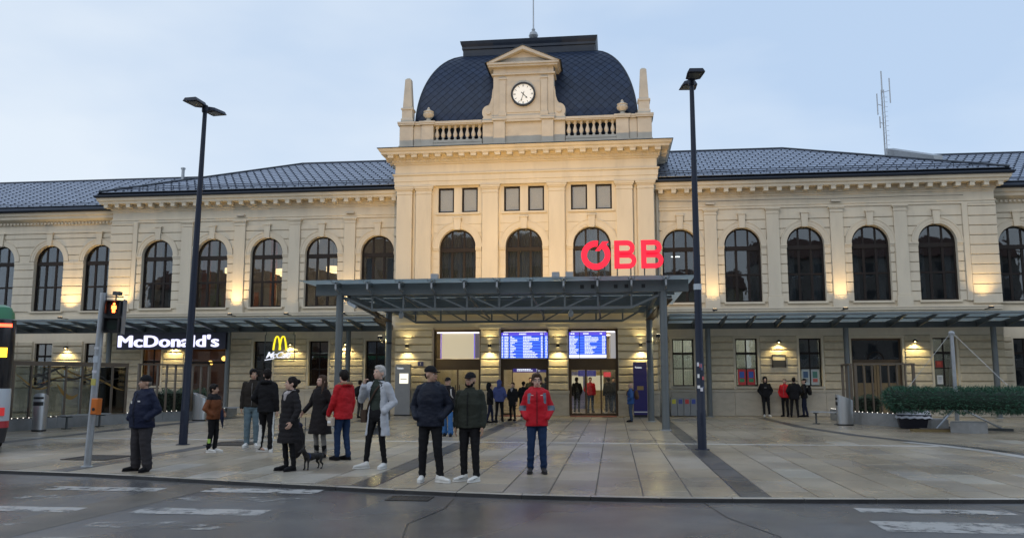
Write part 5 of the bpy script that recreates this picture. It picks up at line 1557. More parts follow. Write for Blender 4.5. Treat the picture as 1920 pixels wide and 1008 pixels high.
# recycling boxes by the wall
t = thing('recycling_station', 'grey recycling boxes with coloured lids against the right wall', 'recycling bins', (7.0, -.62, 0))
for k, (c1) in enumerate([(.55, .5, .05), (.06, .08, .3), (.5, .05, .05), (.05, .08, .35)]):
    x = -.42 + .28 * k
    b_ = MB().bbox(x - .135, x + .135, -.3, .3, .03, .68, .01).build('bin', M['grey'], t)
    MB().box(x - .13, x + .13, -.28, .3, .681, .80).build('lid', M['grey'], b_); MB().box(x - .08, x + .08, -.305, -.28, .55, .74).build('label_plate', mat('recycle_%d' % k, c1, .5), b_)
# cables along the right wing
cb = MB().tube([(6.2, -.13, 9.70), (8.4, -.13, 9.64), (11.2, -.13, 9.66), (14.0, -.13, 9.63), (16.7, -.13, 9.66), (19.4, -.13, 9.65)], .012, 5)
cb.build('wall_cable', M['black'], station)
dp = MB().tube([(6.08, -.14, 10.45), (6.08, -.14, 9.9), (6.08, -.1, 4.7)], .05, 8); dp.build('downpipe', M['plaster'], station)
dp = MB().tube([(-6.08, -.14, 10.45), (-6.08, -.14, 9.9), (-6.08, -.1, 4.7)], .05, 8); dp.build('downpipe', M['plaster'], station)
# ---------------------------------------------------------------- street furniture
def lamp_post(x, y, h, ang, label):
    t = thing('street_lamp', label, 'street lamp', (x, y, 0), group='twin headed street lamps')
    MB().lathe([(.105, 0), (.105, .9), (.098, .92), (.09, 3.0), (.055, h - .15), (.055, h)], n=18).build('pole', M['pole'], t, True)
    MB().lathe([(.17, 0), (.17, .012), (.13, .018)], (0, 0, .001), 18).build('base_plate', M['pole'], t)
    MB().box(-.03, .03, -.109, -.102, .55, .85).build('service_door', M['pole'], t)
    MB().lathe([(.075, 0), (.085, .04), (.085, .16), (.06, .2)], (0, 0, h - .12), 14).build('collar', M['pole'], t)
    d = Vector((math.cos(ang), math.sin(ang), 0)); s = Vector((-d.y, d.x, 0))
    for sg in (-1, 1):
        c = d * sg * .43
        def pt(a, b, z): return tuple(d * sg * a + s * b + Vector((0, 0, h + z)))
        hd = MB()
        ol = [(.10, .06), (.18, .18), (.56, .21), (.66, .21)]
        up = [(.10, .05), (.2, .14), (.56, .16), (.64, .16)]
        vs_ = [pt(a, b, -.02 + .03 * (a - .1)) for a, b in ol] + [pt(a, -b, -.02 + .03 * (a - .1)) for a, b in ol[::-1]]
        vt = [pt(a, b, .07 + .03 * (a - .1)) for a, b in up] + [pt(a, -b, .07 + .03 * (a - .1)) for a, b in up[::-1]]
        n = 8
        hd.add(vs_ + vt, [tuple(range(n)), tuple(range(2 * n - 1, n - 1, -1))] + [(i, (i + 1) % n, (i + 1) % n + n, i + n) for i in range(n)])
        o = hd.build('lamp_head', M['pole'], t)
        MB().add([pt(.26, .13, -.024), pt(.26, -.13, -.024), pt(.58, -.15, -.012), pt(.58, .15, -.012)], [(0, 1, 2, 3)]).build('lamp_glass', mat('lamp_glass', (.10, .105, .10), .2), o)
        MB().bar(tuple(Vector((0, 0, h + .02))), pt(.16, 0, .02), .07, .06).build('arm', M['pole'], t)
    return t
lampL = lamp_post(-6.77, -18.07, 8.72, math.atan2(.42, .06), 'dark street lamp post rising in front of the restaurant sign')
lampR = lamp_post(6.02, -17.95, 8.95, math.atan2(-.45, .04), 'dark street lamp post with stickers beside the red station letters')
rg = random.Random(3)
for k in range(9):
    a = R(-90 + rg.uniform(-50, 40)); z = rg.uniform(1.35, 2.0); w = rg.uniform(.02, .035); hh = rg.uniform(.02, .06)
    c = Vector((.098 * math.cos(a), .098 * math.sin(a), z)); tt = Vector((-math.sin(a), math.cos(a), 0))
    MB().add([tuple(c - tt * w + Vector((0, 0, -hh))), tuple(c + tt * w + Vector((0, 0, -hh))), tuple(c + tt * w + Vector((0, 0, hh))), tuple(c - tt * w + Vector((0, 0, hh)))], [(0, 1, 2, 3)]).build('sticker', mat('sticker_%d' % k, rg.choice([(.7, .7, .7), (.5, .1, .1), (.6, .6, .65), (.1, .12, .2)]), .5), lampR)
MB().lathe([(.08, 0), (.095, .0), (.095, .14), (.08, .14)], (0, 0, 3.75), 16).build('sticker', mat('pale_sticker', (.4, .45, .5), .5), lampR)

lampL.rotation_euler = (0, R(1.0), 0)
# pedestrian signal
t = thing('traffic_light', 'pedestrian signal on grey pole showing a red figure', 'traffic light', (-5.85, -23.3, .001))
t.rotation_euler = (0, R(2.0), 0)
MB().tube([(0, 0, 0), (0, 0, 3.28)], .064, 14).build('pole', M['galv'], t, True)
MB().lathe([(.11, 0), (.11, .02), (.075, .03)], n=14).build('base_plate', M['galv'], t)
sg_ = MB().box(.10, .42, -.08, .10, 2.52, 3.14).build('signal_housing', M['black'], t)
sg_.rotation_euler = (0, 0, R(16)); sg_.location = (.02, -.08, 0)
MB().box(.42, .435, -.10, .12, 2.5, 3.16).build('backing_edge', M['grey'], sg_)
for zc, lit in ((2.99, 1), (2.67, 0)):
    v_ = MB(); n = 10
    pts = [(-.13, .14), (.13, .14), (.14, .05), (.14, -.12), (.12, -.12), (.12, .12), (-.12, .12), (-.12, -.12), (-.14, -.12), (-.14, .05)]
    v_.prism([(.26 + a, zc + b) for a, b in pts], -.21, -.08); v_.build('visor', M['black'], sg_)
    MB().prism([(.26 + .105 * math.cos(2 * PI * i / 20), zc + .105 * math.sin(2 * PI * i / 20)) for i in range(20)], -.086, -.079).build('lens', mat('dark_lens_%d' % lit, (.05, .012, .01) if lit else (.008, .02, .014), .25), sg_)
    if lit:
        fg = MB(); e = emis('red_man', (1.0, .16, .03), 9)
        fg.prism([(.26 + .022 * math.cos(2 * PI * i / 10), zc + .075 + .022 * math.sin(2 * PI * i / 10)) for i in range(10)], -.092, -.087)
        fg.prism([(.22, zc + .045), (.30, zc + .045), (.307, zc - .02), (.29, zc - .02), (.285, zc - .09), (.235, zc - .09), (.23, zc - .02), (.213, zc - .02)], -.092, -.087)
        fg.build('red_figure', e, sg_)
MB().box(0, .12, -.03, .03, 2.62, 2.66).box(0, .12, -.03, .03, 3.0, 3.04).build('bracket', M['galv'], t)
MB().box(.06, .40, -.02, .03, 3.2, 3.22).box(.22, .34, -.06, .07, 3.24, 3.31).box(.25, .27, -.01, .01, 3.14, 3.25).build('sensor', M['steel_dark'], t)
ob = MB().bbox(.05, .19, -.16, -.02, .98, 1.28, .02).build('button_box', mat('orange_button_box', (.50, .13, .015), .45, var=.1), t)
MB().lathe([(.035, 0), (.03, .012)], n=12).mesh('x', M['black'])
MB().prism([(.12 + .03 * math.cos(2 * PI * i / 12), 1.08 + .03 * math.sin(2 * PI * i / 12)) for i in range(12)], -.17, -.158).build('button', M['black'], ob)
for z, h_, c in ((1.52, .12, (.45, .40, .10)), (1.75, .05, (.5, .5, .55)), (1.95, .12, (.4, .45, .5)), (2.2, .04, (.5, .52, .55))):
    MB().prism([(-.045, z), (.045, z), (.045, z + h_), (-.045, z + h_)], -.067, -.05).build('sticker', mat('pole_sticker', c, .5), t)

# litter bins
def bin_(x, y, h, rz, label, sx=.30, sy=.22):
    t = thing('litter_bin', label, 'litter bin', (x, y, .001), rz, 'stainless litter bins')
    n = 24; b = MB()
    lo = [(sx * .92 * math.cos(2 * PI * i / n), sy * .92 * math.sin(2 * PI * i / n), .05) for i in range(n)]
    mid = [(sx * math.cos(2 * PI * i / n), sy * math.sin(2 * PI * i / n), h - .22 + .0 * i) for i in range(n)]
    hi = [(sx * .98 * math.cos(2 * PI * i / n), sy * .98 * math.sin(2 * PI * i / n), h - .08 + .11 * math.cos(2 * PI * i / n)) for i in range(n)]
    b.add(lo + mid + hi, [(i, (i + 1) % n, (i + 1) % n + n, i + n) for i in range(n)] + [(i + n, (i + 1) % n + n, (i + 1) % n + 2 * n, i + 2 * n) for i in range(n)] + [tuple(range(2 * n, 3 * n)), tuple(range(n - 1, -1, -1))])
    b.build('body', M['stainless'], t, True)
    MB().lathe([(1, 0), (1, .05)], n=24, sx=sx * .94, sy=sy * .94).build('foot', M['black'], t)
    s_ = MB()
    for z0, z1 in ((h - .16, h - .09), (h - .36, h - .24)):
        r_ = [(a / 12) * PI * .5 - PI * .35 for a in range(13)]
        s_.add([((sx * 1.012) * math.cos(a), (sy * 1.012) * math.sin(a), z) for z in (z0, z1) for a in r_], [(i, i + 1, i + 14, i + 13) for i in range(12)])
    s_.build('opening', M['black'], t)
bin_(-14.04, -13.5, 1.16, R(-60), 'stainless litter bin before the decorated glass screen')
bin_(-12.2, -6.75, 1.06, R(170), 'stainless litter bin behind the boy in the brown jacket')
bin_(12.1, -7.1, 1.06, R(185), 'stainless litter bin at the corner of the right planter')

# benches
def bench(x, y, rz, L_, label):
    t = thing('bench', label, 'bench', (x, y, .001), rz, 'backless benches on the plaza')
    for k in range(5):
        yy = -.2 + .1 * k; MB().box(-L_ / 2, L_ / 2, yy - .038, yy + .038, .42, .455).build('slat', M['galv'], t)
    for s in (-1, 1):
        MB().box(s * L_ * .36 - .03, s * L_ * .36 + .03, -.22, .22, .38, .418).build('support', M['steel_dark'], t)
        MB().tube([(s * L_ * .36, 0, .03), (s * L_ * .36, 0, .38)], .035, 8).build('leg', M['steel_dark'], t); MB().box(s * L_ * .36 - .1, s * L_ * .36 + .1, -.12, .12, 0, .03).build('foot', M['steel_dark'], t)
bench(-13.72, -11.75, R(78), 1.9, 'steel slat bench before the decorated glass screen')
bench(-11.6, -4.3, R(20), 1.7, 'steel slat bench by the wall behind the boy')
bench(11.62, -6.5, R(-30), 1.05, 'steel slat bench left of the bin at the right planter')

# terrace kerbs with lights
def kerb_box(pts, w, h, label, lights=True, seed=1):
    t = thing('planter_kerb', label, 'planter', (pts[0][0], pts[0][1], .001))
    o = Vector(pts[0]); n = len(pts)
    offs = []
    for i, p in enumerate(pts):
        a, b = Vector(pts[max(0, i - 1)]), Vector(pts[min(n - 1, i + 1)]); d = (b - a).normalized(); offs.append(Vector((-d.y, d.x)))
    for i in range(n - 1):
        p, q = Vector(pts[i]) - o, Vector(pts[i + 1]) - o
        d = (q - p).normalized() * .004
        MB().slab([tuple(p + d), tuple(q - d), tuple(q - d + offs[i + 1] * w), tuple(p + d + offs[i] * w)], 0, h).build('kerb_block', M['concrete'], t)
    if lights:
        ft = thing('fairy_lights', label.replace('low concrete planter wall', 'string of small white lights along the planter wall'), 'light string', (pts[0][0], pts[0][1], h))
        path = []
        for i in range(n - 1):
            p, q = Vector(pts[i]) - o, Vector(pts[i + 1]) - o; m_ = max(2, int((q - p).length / .2))
            path += [p.lerp(q, k / m_) + offs[i] * .06 for k in range(m_)]
        MB().tube([(p.x, p.y, .02) for p in path], .008, 5).build('cable', M['black'], ft)
        bulb = MB().sphere((0, 0, 0), .015, n=8, m=6).mesh('bulb', emis('fairy_bulb', (1, .95, .85), 2.2))
        for p in path: inst('bulb', bulb, ft, (p.x, p.y, .03))
    return t
kerb_box([(-15.2, -15.0), (-14.85, -13.9), (-14.5, -12.0), (-13.85, -9.25), (-13.25, -7.6), (-12.55, -6.0), (-12.4, -3.0)], .34, .36, 'low concrete planter wall below the restaurant terrace screens')
kerb_box([(12.6, -3.0), (12.6, -5.9), (12.8, -6.6), (13.75, -8.0), (14.2, -8.3)], .32, .42, 'low concrete planter wall of the right terrace')

def screen(A, B, posts_n, label, glassed, h0=.36, h1=2.2, seed=2):
    A, B = Vector(A), Vector(B); L_ = (B - A).length; an = math.atan2(B.y - A.y, B.x - A.x)
    t = thing('terrace_screen', label, 'screen', (A.x, A.y, 0), an, 'terrace screens')
    pw_ = .1 if glassed else .055
    MB().box(-.05, L_ + .05, -.05, .05, h1 - (.14 if glassed else .06), h1).build('top_rail', M['brownpost'], t)
    xs_ = [L_ * i / (posts_n - 1) for i in range(posts_n)]
    if not glassed:
        xs_ = []; x = 0
        for i in range(posts_n): xs_.append(L_ * i / (posts_n - 1)); 
    for i, x in enumerate(xs_):
        w = .07 if i in (0, len(xs_) - 1) else pw_ / 2 * .8
        MB().box(x - w / 2 - .01, x + w / 2 + .01, -.045, .045, h0, h1 - (.142 if glassed else .062)).build('post', M['brownpost'], t)
        if glassed and i < len(xs_) - 1:
            p = MB().box(x + .05, xs_[i + 1] - .05, -.008, .008, h0 + .04, h1 - .16).build('glass_pane', M['glass_screen'], t)
            MB().box(x + .05, xs_[i + 1] - .05, -.02, .02, h0, h0 + .038).build('bottom_rail', M['brownpost'], t)
    if glassed:
        rg = random.Random(seed)
        gold = mat('gold_swirl', (.22, .13, .03), .5); dark = mat('dark_swirl', (.03, .03, .028), .5)
        def swirl(pts, w, m_):
            mb = MB(); vs_ = []; n = len(pts)
            for i, (x, z) in enumerate(pts):
                a, b = pts[max(0, i - 1)], pts[min(n - 1, i + 1)]; d = Vector((b[0] - a[0], b[1] - a[1])).normalized(); ww = w * (.25 + math.sin(PI * i / (n - 1)))
                vs_ += [(x - d.y * ww, -.013, z + d.x * ww), (x + d.y * ww, -.013, z - d.x * ww), (x + d.y * ww, -.0085, z - d.x * ww), (x - d.y * ww, -.0085, z + d.x * ww)]
            fs_ = [(4 * i + k, 4 * i + (k + 1) % 4, 4 * i + 4 + (k + 1) % 4, 4 * i + 4 + k) for i in range(n - 1) for k in range(4)]
            mb.add(vs_, fs_); mb.build('swirl', m_, t)
        for k in range(11):
            x0 = rg.uniform(.05, L_ * .6); Lw = rg.uniform(.9, 1.9); z0 = rg.uniform(1.45, 2.0); ph = rg.uniform(0, 6); am = rg.uniform(.06, .2); sl = rg.uniform(-.45, .1)
            pts = [(min(L_ - .05, x0 + Lw * i / 24), max(.55, min(2.02, z0 + sl * Lw * i / 24 + am * math.sin(ph + 4.2 * i / 24)))) for i in range(25)]
            swirl(pts, rg.uniform(.012, .035), dark if k % 3 else gold)
        swirl([(L_ * .36 + .035 * i, 1.45 - .5 * math.sin(i / 24 * 2.2) + .06 * i / 24) for i in range(25)], .055, gold)
        swirl([(L_ * .08 + .06 * i, 1.5 - .16 * math.sin(i / 24 * 5)) for i in range(25)], .03, dark)
    return t
screen((-15.0, -13.6), (-13.85, -9.2), 8, 'glass terrace screen with gold and dark swirls in brown frames', True)
screen((-13.62, -8.75), (-12.3, -5.9), 9, 'open terrace railing of thin brown posts before the restaurant window', False, h0=.36)
screen((12.78, -6.2), (14.85, -6.05), 8, 'open terrace railing of brown posts before the double door', False, h0=.0)
screen((13.0, -3.6), (12.75, -5.7), 3, 'short brown post frame beside the right bin', False, h0=.42)
screen((20.2, -4.5), (22.0, -6.0), 5, 'open terrace railing beyond the wreath', False, h0=0)

# hedges and plants
def leaf_mat(name, c1, c2):
    m = mat(name, c1, .6); nt = m.node_tree; N, L = nt.nodes, nt.links
    g_ = N.new('ShaderNodeNewGeometry'); r = N.new('ShaderNodeValToRGB'); r.color_ramp.elements[0].color = (*c1, 1); r.color_ramp.elements[1].color = (*c2, 1)
    L.new(g_.outputs['Random Per Island'], r.inputs['Fac']); L.new(r.outputs['Color'], N['Principled BSDF'].inputs['Base Color']); return m
M['leaf'] = leaf_mat('hedge_leaf', (.012, .03, .014), (.035, .07, .03))
M['fir'] = leaf_mat('fir_needles', (.008, .045, .026), (.022, .10, .055))
def hedge(x, y, sx, sy, z0, z1, rz, n, label, seed, cat='hedge'):
    rg = random.Random(seed); t = thing('hedge', label, cat, (x, y, z0), rz)
    h = z1 - z0
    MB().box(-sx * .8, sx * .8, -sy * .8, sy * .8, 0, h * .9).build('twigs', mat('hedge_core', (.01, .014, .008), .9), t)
    lf = MB()
    for _ in range(n):
        f = rg.choice('xxyyz')
        p = Vector((rg.uniform(-sx, sx), rg.uniform(-sy, sy), rg.uniform(0, h)))
        if f == 'x': p.x = rg.choice((-1, 1)) * sx
        elif f == 'y': p.y = rg.choice((-1, 1)) * sy
        else: p.z = h
        p *= 1 - rg.uniform(0, .16) + .06 * math.sin(p.x * 9 + p.z * 7)
        a = Vector((rg.gauss(0, 1), rg.gauss(0, 1), rg.gauss(0, 1))).normalized(); b = a.orthogonal().normalized(); s = rg.uniform(.02, .045)
        lf.add([tuple(p - a * s), tuple(p + b * s * .5), tuple(p + a * s), tuple(p - b * s * .5)], [(0, 1, 2, 3)])
    tag(lf.build('foliage', M['leaf'], t), kind='stuff')
hedge(-13.2, -6.6, 1.35, .3, .3, 1.15, R(66), 5200, 'dark clipped hedge behind the thin terrace railing', 1)
hedge(-14.1, -4.4, .9, .5, .0, 1.2, R(30), 3500, 'dark clipped hedge beside the restaurant entrance', 2)
hedge(13.35, -5.4, .42, .42, .0, 1.02, 0, 2600, 'round clipped box bush behind the right terrace railing', 3, 'bush')
hedge(14.7, -5.3, .35, .35, .0, .95, 0, 2000, 'small clipped bush at the end of the right terrace railing', 4, 'bush')

# advent wreath on a mast
WX, WY = 15.0, -9.35
t = thing('wreath_mast', 'tall steel mast holding the giant fir wreath by straps', 'mast', (WX, WY, 0))
MB().tube([(0, 0, .3), (0, 0, 3.1)], [.065, .06], 12).build('mast', M['galv'], t, True)
MB().lathe([(.1, 0), (.1, .06), (.05, .1)], (0, 0, 3.08), 12).build('cap', M['galv'], t)
for k in range(3):
    a = R(100 + 120 * k)
    MB().tube([(0, 0, .75), (1.25 * math.cos(a), 1.25 * math.sin(a), .06)], .03, 8).build('strut', M['galv'], t)
    MB().bar((.3 * math.cos(a), .3 * math.sin(a), .04), (1.55 * math.cos(a), 1.55 * math.sin(a), .04), .12, .08).build('ground_beam', M['steel_dark'], t)
RW, rw = 1.82, .37; ZW = .97
for k in range(3):
    a = R(75 + 120 * k); MB().tube([(.05 * math.cos(a), .05 * math.sin(a), 3.1), (RW * math.cos(a), RW * math.sin(a), ZW + .2)], .008, 6).build('strap', M['galv'], t)
for k, (dx, dy, lab) in enumerate([(-.2, -1.35, 'hexagonal concrete ballast block in front of the wreath mast'), (-.55, .7, 'hexagonal concrete ballast block behind the wreath mast')]):
    q = thing('ballast_block', lab, 'ballast block', (WX + dx, WY + dy, .001))
    rect = [(.58 * math.cos(R(60 * i + 10)), .58 * math.sin(R(60 * i + 10))) for i in range(6)]
    MB().slab(rect, 0, .30).build('block', M['concrete'], q); MB().slab([(x * .93, y * .93) for x, y in rect], .3, .325).build('top_edge', M['concrete'], q)
q = thing('timber_plank', 'yellowish plank lying under the wreath', 'plank', (WX - 1.0, WY - 1.0, .001), R(-4))
MB().box(-.75, .6, -.16, .16, 0, .07).build('board', mat('plank_wood', (.16, .12, .05), .7, var=.2, stretch=(1, 8, 8)), q); MB().box(-.5, .4, -.1, .1, .071, .10).build('batten', M['brownpost'], q)
w_ = thing('fir_wreath', 'giant dark green fir wreath hanging level from the mast', 'wreath', (WX, WY, ZW))
tor = MB(); n1, n2 = 48, 10
tor.add([((RW + rw * .78 * math.cos(2 * PI * j / n2)) * math.cos(2 * PI * i / n1), (RW + rw * .78 * math.cos(2 * PI * j / n2)) * math.sin(2 * PI * i / n1), rw * .78 * math.sin(2 * PI * j / n2)) for i in range(n1) for j in range(n2)],
        [(i * n2 + j, ((i + 1) % n1) * n2 + j, ((i + 1) % n1) * n2 + (j + 1) % n2, i * n2 + (j + 1) % n2) for i in range(n1) for j in range(n2)])
tor.build('core', mat('wreath_core', (.006, .02, .012), .9), w_)
lf = MB(); rg = random.Random(11)
for _ in range(15000):
    a = rg.uniform(0, 2 * PI); b = rg.uniform(0, 2 * PI); cl = .06 * math.sin(a * 23) + .05 * math.sin(a * 41 + b * 3)
    r_ = rw * (.80 + cl + rg.uniform(0, .24))
    p = Vector(((RW + r_ * math.cos(b)) * math.cos(a), (RW + r_ * math.cos(b)) * math.sin(a), r_ * math.sin(b)))
    o_ = Vector((math.cos(b) * math.cos(a), math.cos(b) * math.sin(a), math.sin(b)))
    d = (o_ * .7 + Vector((-math.sin(a), math.cos(a), 0)) * rg.uniform(-1, 1) + Vector((0, 0, rg.uniform(-.3, .3)))).normalized()
    s = d.cross(Vector((rg.gauss(0, 1), rg.gauss(0, 1), rg.gauss(0, 1)))).normalized() * .011
    L_ = rg.uniform(.06, .13)
    lf.add([tuple(p - s), tuple(p + s), tuple(p + d * L_)], [(0, 1, 2)])
tag(lf.build('needles', M['fir'], w_), kind='stuff')
q = thing('planter_tub', 'black tub heaped with white fleece next to the right planter wall', 'tub', (13.85, -8.75, .001), R(-12))
MB().add([(-.42, -.25, .02), (.42, -.25, .02), (.42, .25, .02), (-.42, .25, .02), (-.52, -.32, .46), (.52, -.32, .46), (.52, .32, .46), (-.52, .32, .46)], [(3, 2, 1, 0), (0, 1, 5, 4), (1, 2, 6, 5), (2, 3, 7, 6), (3, 0, 4, 7), (4, 5, 6, 7)]).build('tub', mat('navy_tub', (.010, .012, .025), .5), q)
fw = MB(); nx, ny = 14, 8; vs_ = []
for i in range(nx + 1):
    for j in range(ny + 1):
        x, y = -.54 + 1.08 * i / nx, -.34 + .68 * j / ny; ed = min(i, nx - i, j, ny - j)
        vs_.append((x, y, (.34 if ed == 0 else .56) + .05 * mnoise.noise(Vector((x * 6, y * 6, 3))) + .02 * math.sin(i * 2.1)))
fw.add(vs_, [(i * (ny + 1) + j, (i + 1) * (ny + 1) + j, (i + 1) * (ny + 1) + j + 1, i * (ny + 1) + j + 1) for i in range(nx) for j in range(ny)])
fw.build('fleece', mat('white_fleece', (.62, .65, .72), .9, bump=.5, bscale=15), q, True)
q = thing('concrete_trough', 'grey concrete trough under the far end of the wreath', 'trough', (19.3, -6.2, .001)); MB().box(-.6, .6, -.3, .3, 0, .5).build('trough', M['concrete'], q); MB().box(-.52, .52, -.22, .22, .5, .52).build('soil', mat('soil', (.03, .022, .015), .9), q)

# blocks across the road, behind the viewer: they are what the windows reflect
def block(x0, x1, y, h, col, label):
    t = thing('apartment_block', label, 'building', ((x0 + x1) / 2, y, 0))
    w = (x1 - x0) / 2
    MB().box(-w, w, -10, 0, 0, h).build('wall', mat('block_wall', col, .85, var=.08, nscale=.5), t)
    MB().add([(-w - .3, .4, h), (w + .3, .4, h), (w + .3, -5, h + 3), (-w - .3, -5, h + 3), (w + .3, -10.4, h), (-w - .3, -10.4, h)], [(0, 1, 2, 3), (3, 2, 4, 5), (0, 3, 5), (1, 4, 2)]).build('roof', mat('block_roof', (.12, .06, .045), .8), t)
    wm = MB().box(-.55, .55, -.02, .02, 0, 1.6).mesh('window', mat('block_window', (.03, .035, .04), .15)); fm = MB().box(-.65, .65, -.02, .05, -.12, 0).mesh('sill', M['white'])
    n = int((x1 - x0) / 2.6); fl = int(h / 3.2)
    for i in range(n):
        for j in range(fl):
            o = inst('window', wm, t, (-w + (i + .5) * 2 * w / n, .02, .9 + j * 3.2)); inst('sill', fm, o)
block(-58, -30, -66, 13.5, (.35, .32, .27), 'beige apartment block across the road, left of the others')
block(-29, -4, -63, 17, (.30, .30, .31), 'grey apartment block across the road, tallest of the row')
block(-2, 20, -66, 12.5, (.42, .36, .25), 'ochre apartment block across the road, lowest of the row')
block(22, 52, -64, 16, (.28, .25, .22), 'brown apartment block across the road, right of the others')

# roof antenna
t = thing('roof_antenna', 'slim lattice radio mast on the right roof', 'antenna', (17.8, 4.6, 12.3))
for dx, dy in ((-.06, 0), (.06, 0), (0, .1)): MB().tube([(dx, dy, 0), (dx, dy, 3.9)], .022, 6).build('leg', M['galv'], t)
for k in range(14):
    MB().bar((-.09, 0, .2 + .27 * k), (.09, 0, .33 + .27 * k), .016, .016).build('lattice', M['galv'], t)
    MB().bar((.09, 0, .25 + .25 * k), (.22, 0, .25 + .25 * k), .014, .014).build('rung', M['galv'], t)
MB().tube([(0, .05, 3.8), (0, .05, 4.9)], .035, 8).build('aerial', M['galv'], t)
for dx, z0, z1 in ((-.28, 2.6, 3.7), (.36, 3.2, 4.5), (-.2, 1.9, 2.5)):
    MB().tube([(dx, 0, z0), (dx, 0, z1)], .03, 8).build('aerial', M['galv'], t); MB().bar((dx, 0, (z0 + z1) / 2), (0, 0, (z0 + z1) / 2 - .1), .025, .025).build('arm', M['galv'], t)

# bus at the left edge
t = thing('city_bus', 'dark city bus with green roof and lit rear lights at the left edge', 'bus', (-9.46, -20.75, .001), R(41))
bw, bl = 2.5, 10.5
def plan(o, yb=0.0, r=.28):
    pts = []
    for cx, cy, a0 in ((-r, r, -90), (-r, bl - r, 0), (-bw + r, bl - r, 90), (-bw + r, r, 180)):
        for k in range(6):
            a = R(a0 + 18 * k); pts.append((cx + (r - o) * math.cos(a), cy + (r - o) * math.sin(a)))
    return pts
def hull(levels, name, m_, par=t):
    mb = MB(); vs_ = []
    for o, z in levels: vs_ += [(x, y, z) for x, y in plan(o)]
    n = 24
    fs_ = [(i + n * j, (i + 1) % n + n * j, (i + 1) % n + n * (j + 1), i + n * (j + 1)) for j in range(len(levels) - 1) for i in range(n)]
    fs_ += [tuple(range(n - 1, -1, -1)), tuple(range(n * (len(levels) - 1), n * len(levels)))]
    mb.add(vs_, fs_); return mb.build(name, m_, par, True)
hull([(.06, .22), (.02, .5), (.0, .55)], 'bumper', mat('bus_bumper', (.03, .03, .035), .5))
hull([(.0, .552), (.0, .70)], 'stripe', mat('bus_red_stripe', (.4, .03, .04), .4))
low = hull([(.0, .702), (.0, 1.38), (.01, 1.42)], 'lower_body', mat('bus_white', (.42, .46, .50), .35, coat=.4))
hull([(.012, 1.421), (.0, 1.44), (.0, 2.96), (.02, 2.98)], 'upper_body', mat('bus_black', (.012, .012, .016), .2, coat=.5))
hull([(.03, 2.981), (.05, 3.12), (.12, 3.25), (.25, 3.31)], 'roof', mat('bus_green', (.02, .17, .075), .4, coat=.3))
MB().box(-.42, -.10, -.012, .05, 2.80, 2.87).build('brake_light', emis('bus_red_lamp', (1, .05, .02), 9), t)
MB().box(-.40, -.16, -.012, .05, 2.12, 2.33).build('indicator', emis('bus_amber_lamp', (1, .50, .02), 5), t)
MB().box(-.40, -.12, -.012, .05, .82, 1.0).build('tail_light', emis('bus_tail', (.8, .03, .03), .5), t)
MB().box(-2.2, -.5, -.014, .03, 1.62, 2.7).build('rear_window', mat('bus_glass', (.01, .012, .014), .08), t)
for y in (2.3, 7.9):
    for x in (-.14, -2.36):
        wv = MB(); wv.tube([(x - .13, y, .48), (x + .13, y, .48)], .48, 20); w0 = wv.build('wheel', M['black'], t); MB().tube([(x - .135, y, .48), (x + .135, y, .48)], .27, 16).build('rim', M['grey'], w0)
# ---------------------------------------------------------------- people
QUEUE = []
def queue(mb, voxel, name, mats, parent, smooth=4, fold=None, paint=None):
    QUEUE.append((mb, voxel, name, mats, parent, smooth, fold, paint))

def capsule(mb, p, q, r1, r2, n=12, fl=1.0):
    p, q = Vector(p), Vector(q); d = q - p; L_ = d.length
    if L_ < 1e-6: d = Vector((0, 0, 1))
    d = d.normalized()
    pts, rs = [], []
    for k in range(4):
        a = PI / 2 * k / 4; pts.append(p - d * r1 * math.cos(a)); rs.append(max(.002, r1 * math.sin(a)))
    pts.append(p); rs.append(r1); pts.append(q); rs.append(r2)
    for k in range(3, -1, -1):
        a = PI / 2 * k / 4; pts.append(q + d * r2 * math.cos(a)); rs.append(max(.002, r2 * math.sin(a)))
    mb.tube(pts, rs, n)

def loft(mb, secs, n=20, close=True):
    """secs: (z, rx, ry, xc, yc)"""
    vs_, fs_ = [], []
    for z, rx, ry, xc, yc in secs:
        for k in range(n):
            a = 2 * PI * k / n
            c, s = math.cos(a), math.sin(a)
            e = .8
            vs_.append((xc + rx * math.copysign(abs(c) ** e, c), yc + ry * math.copysign(abs(s) ** e, s), z))
    for i in range(len(secs) - 1):
        for k in range(n):
            fs_.append((i * n + k, i * n + (k + 1) % n, (i + 1) * n + (k + 1) % n, (i + 1) * n + k))
    if close:
        fs_.append(tuple(range(n - 1, -1, -1))); fs_.append(tuple(range((len(secs) - 1) * n, len(secs) * n)))
    mb.add(vs_, fs_)

def hand_geo(mb, wrist, d, side, curl=.5, palm_n=None):
    d = Vector(d).normalized(); w = Vector(wrist)
    nrm = Vector(palm_n) if palm_n is not None else Vector((-side, 0, 0))
    nrm = (nrm - d * nrm.dot(d)).normalized(); lat = d.cross(nrm).normalized()
    if lat.y > 0: lat = -lat                       # towards the thumb (forward)
    for k in (-.024, 0, .024): capsule(mb, w + d * .01 + lat * k * .7, w + d * .075 + lat * k, .017, .016, 8)
    for i, (off, L_) in enumerate(((.032, .068), (.011, .078), (-.011, .072), (-.031, .056))):
        p = w + d * .082 + lat * off; a = 0.0
        for s_, fr in enumerate((.44, .32, .24)):
            a += curl * (.5, .8, .6)[s_]
            q = p + (d * math.cos(a) + nrm * math.sin(a)) * L_ * fr * 1.15
            capsule(mb, p, q, .0095, .0085, 7); p = q
    p = w + d * .03 + lat * .03
    q = p + (d * .6 + lat * .75 + nrm * .25).normalized() * .04; capsule(mb, p, q, .012, .0105, 7)
    r_ = q + (d * .9 + lat * .2 + nrm * .35).normalized() * .034; capsule(mb, q, r_, .0105, .009, 7)

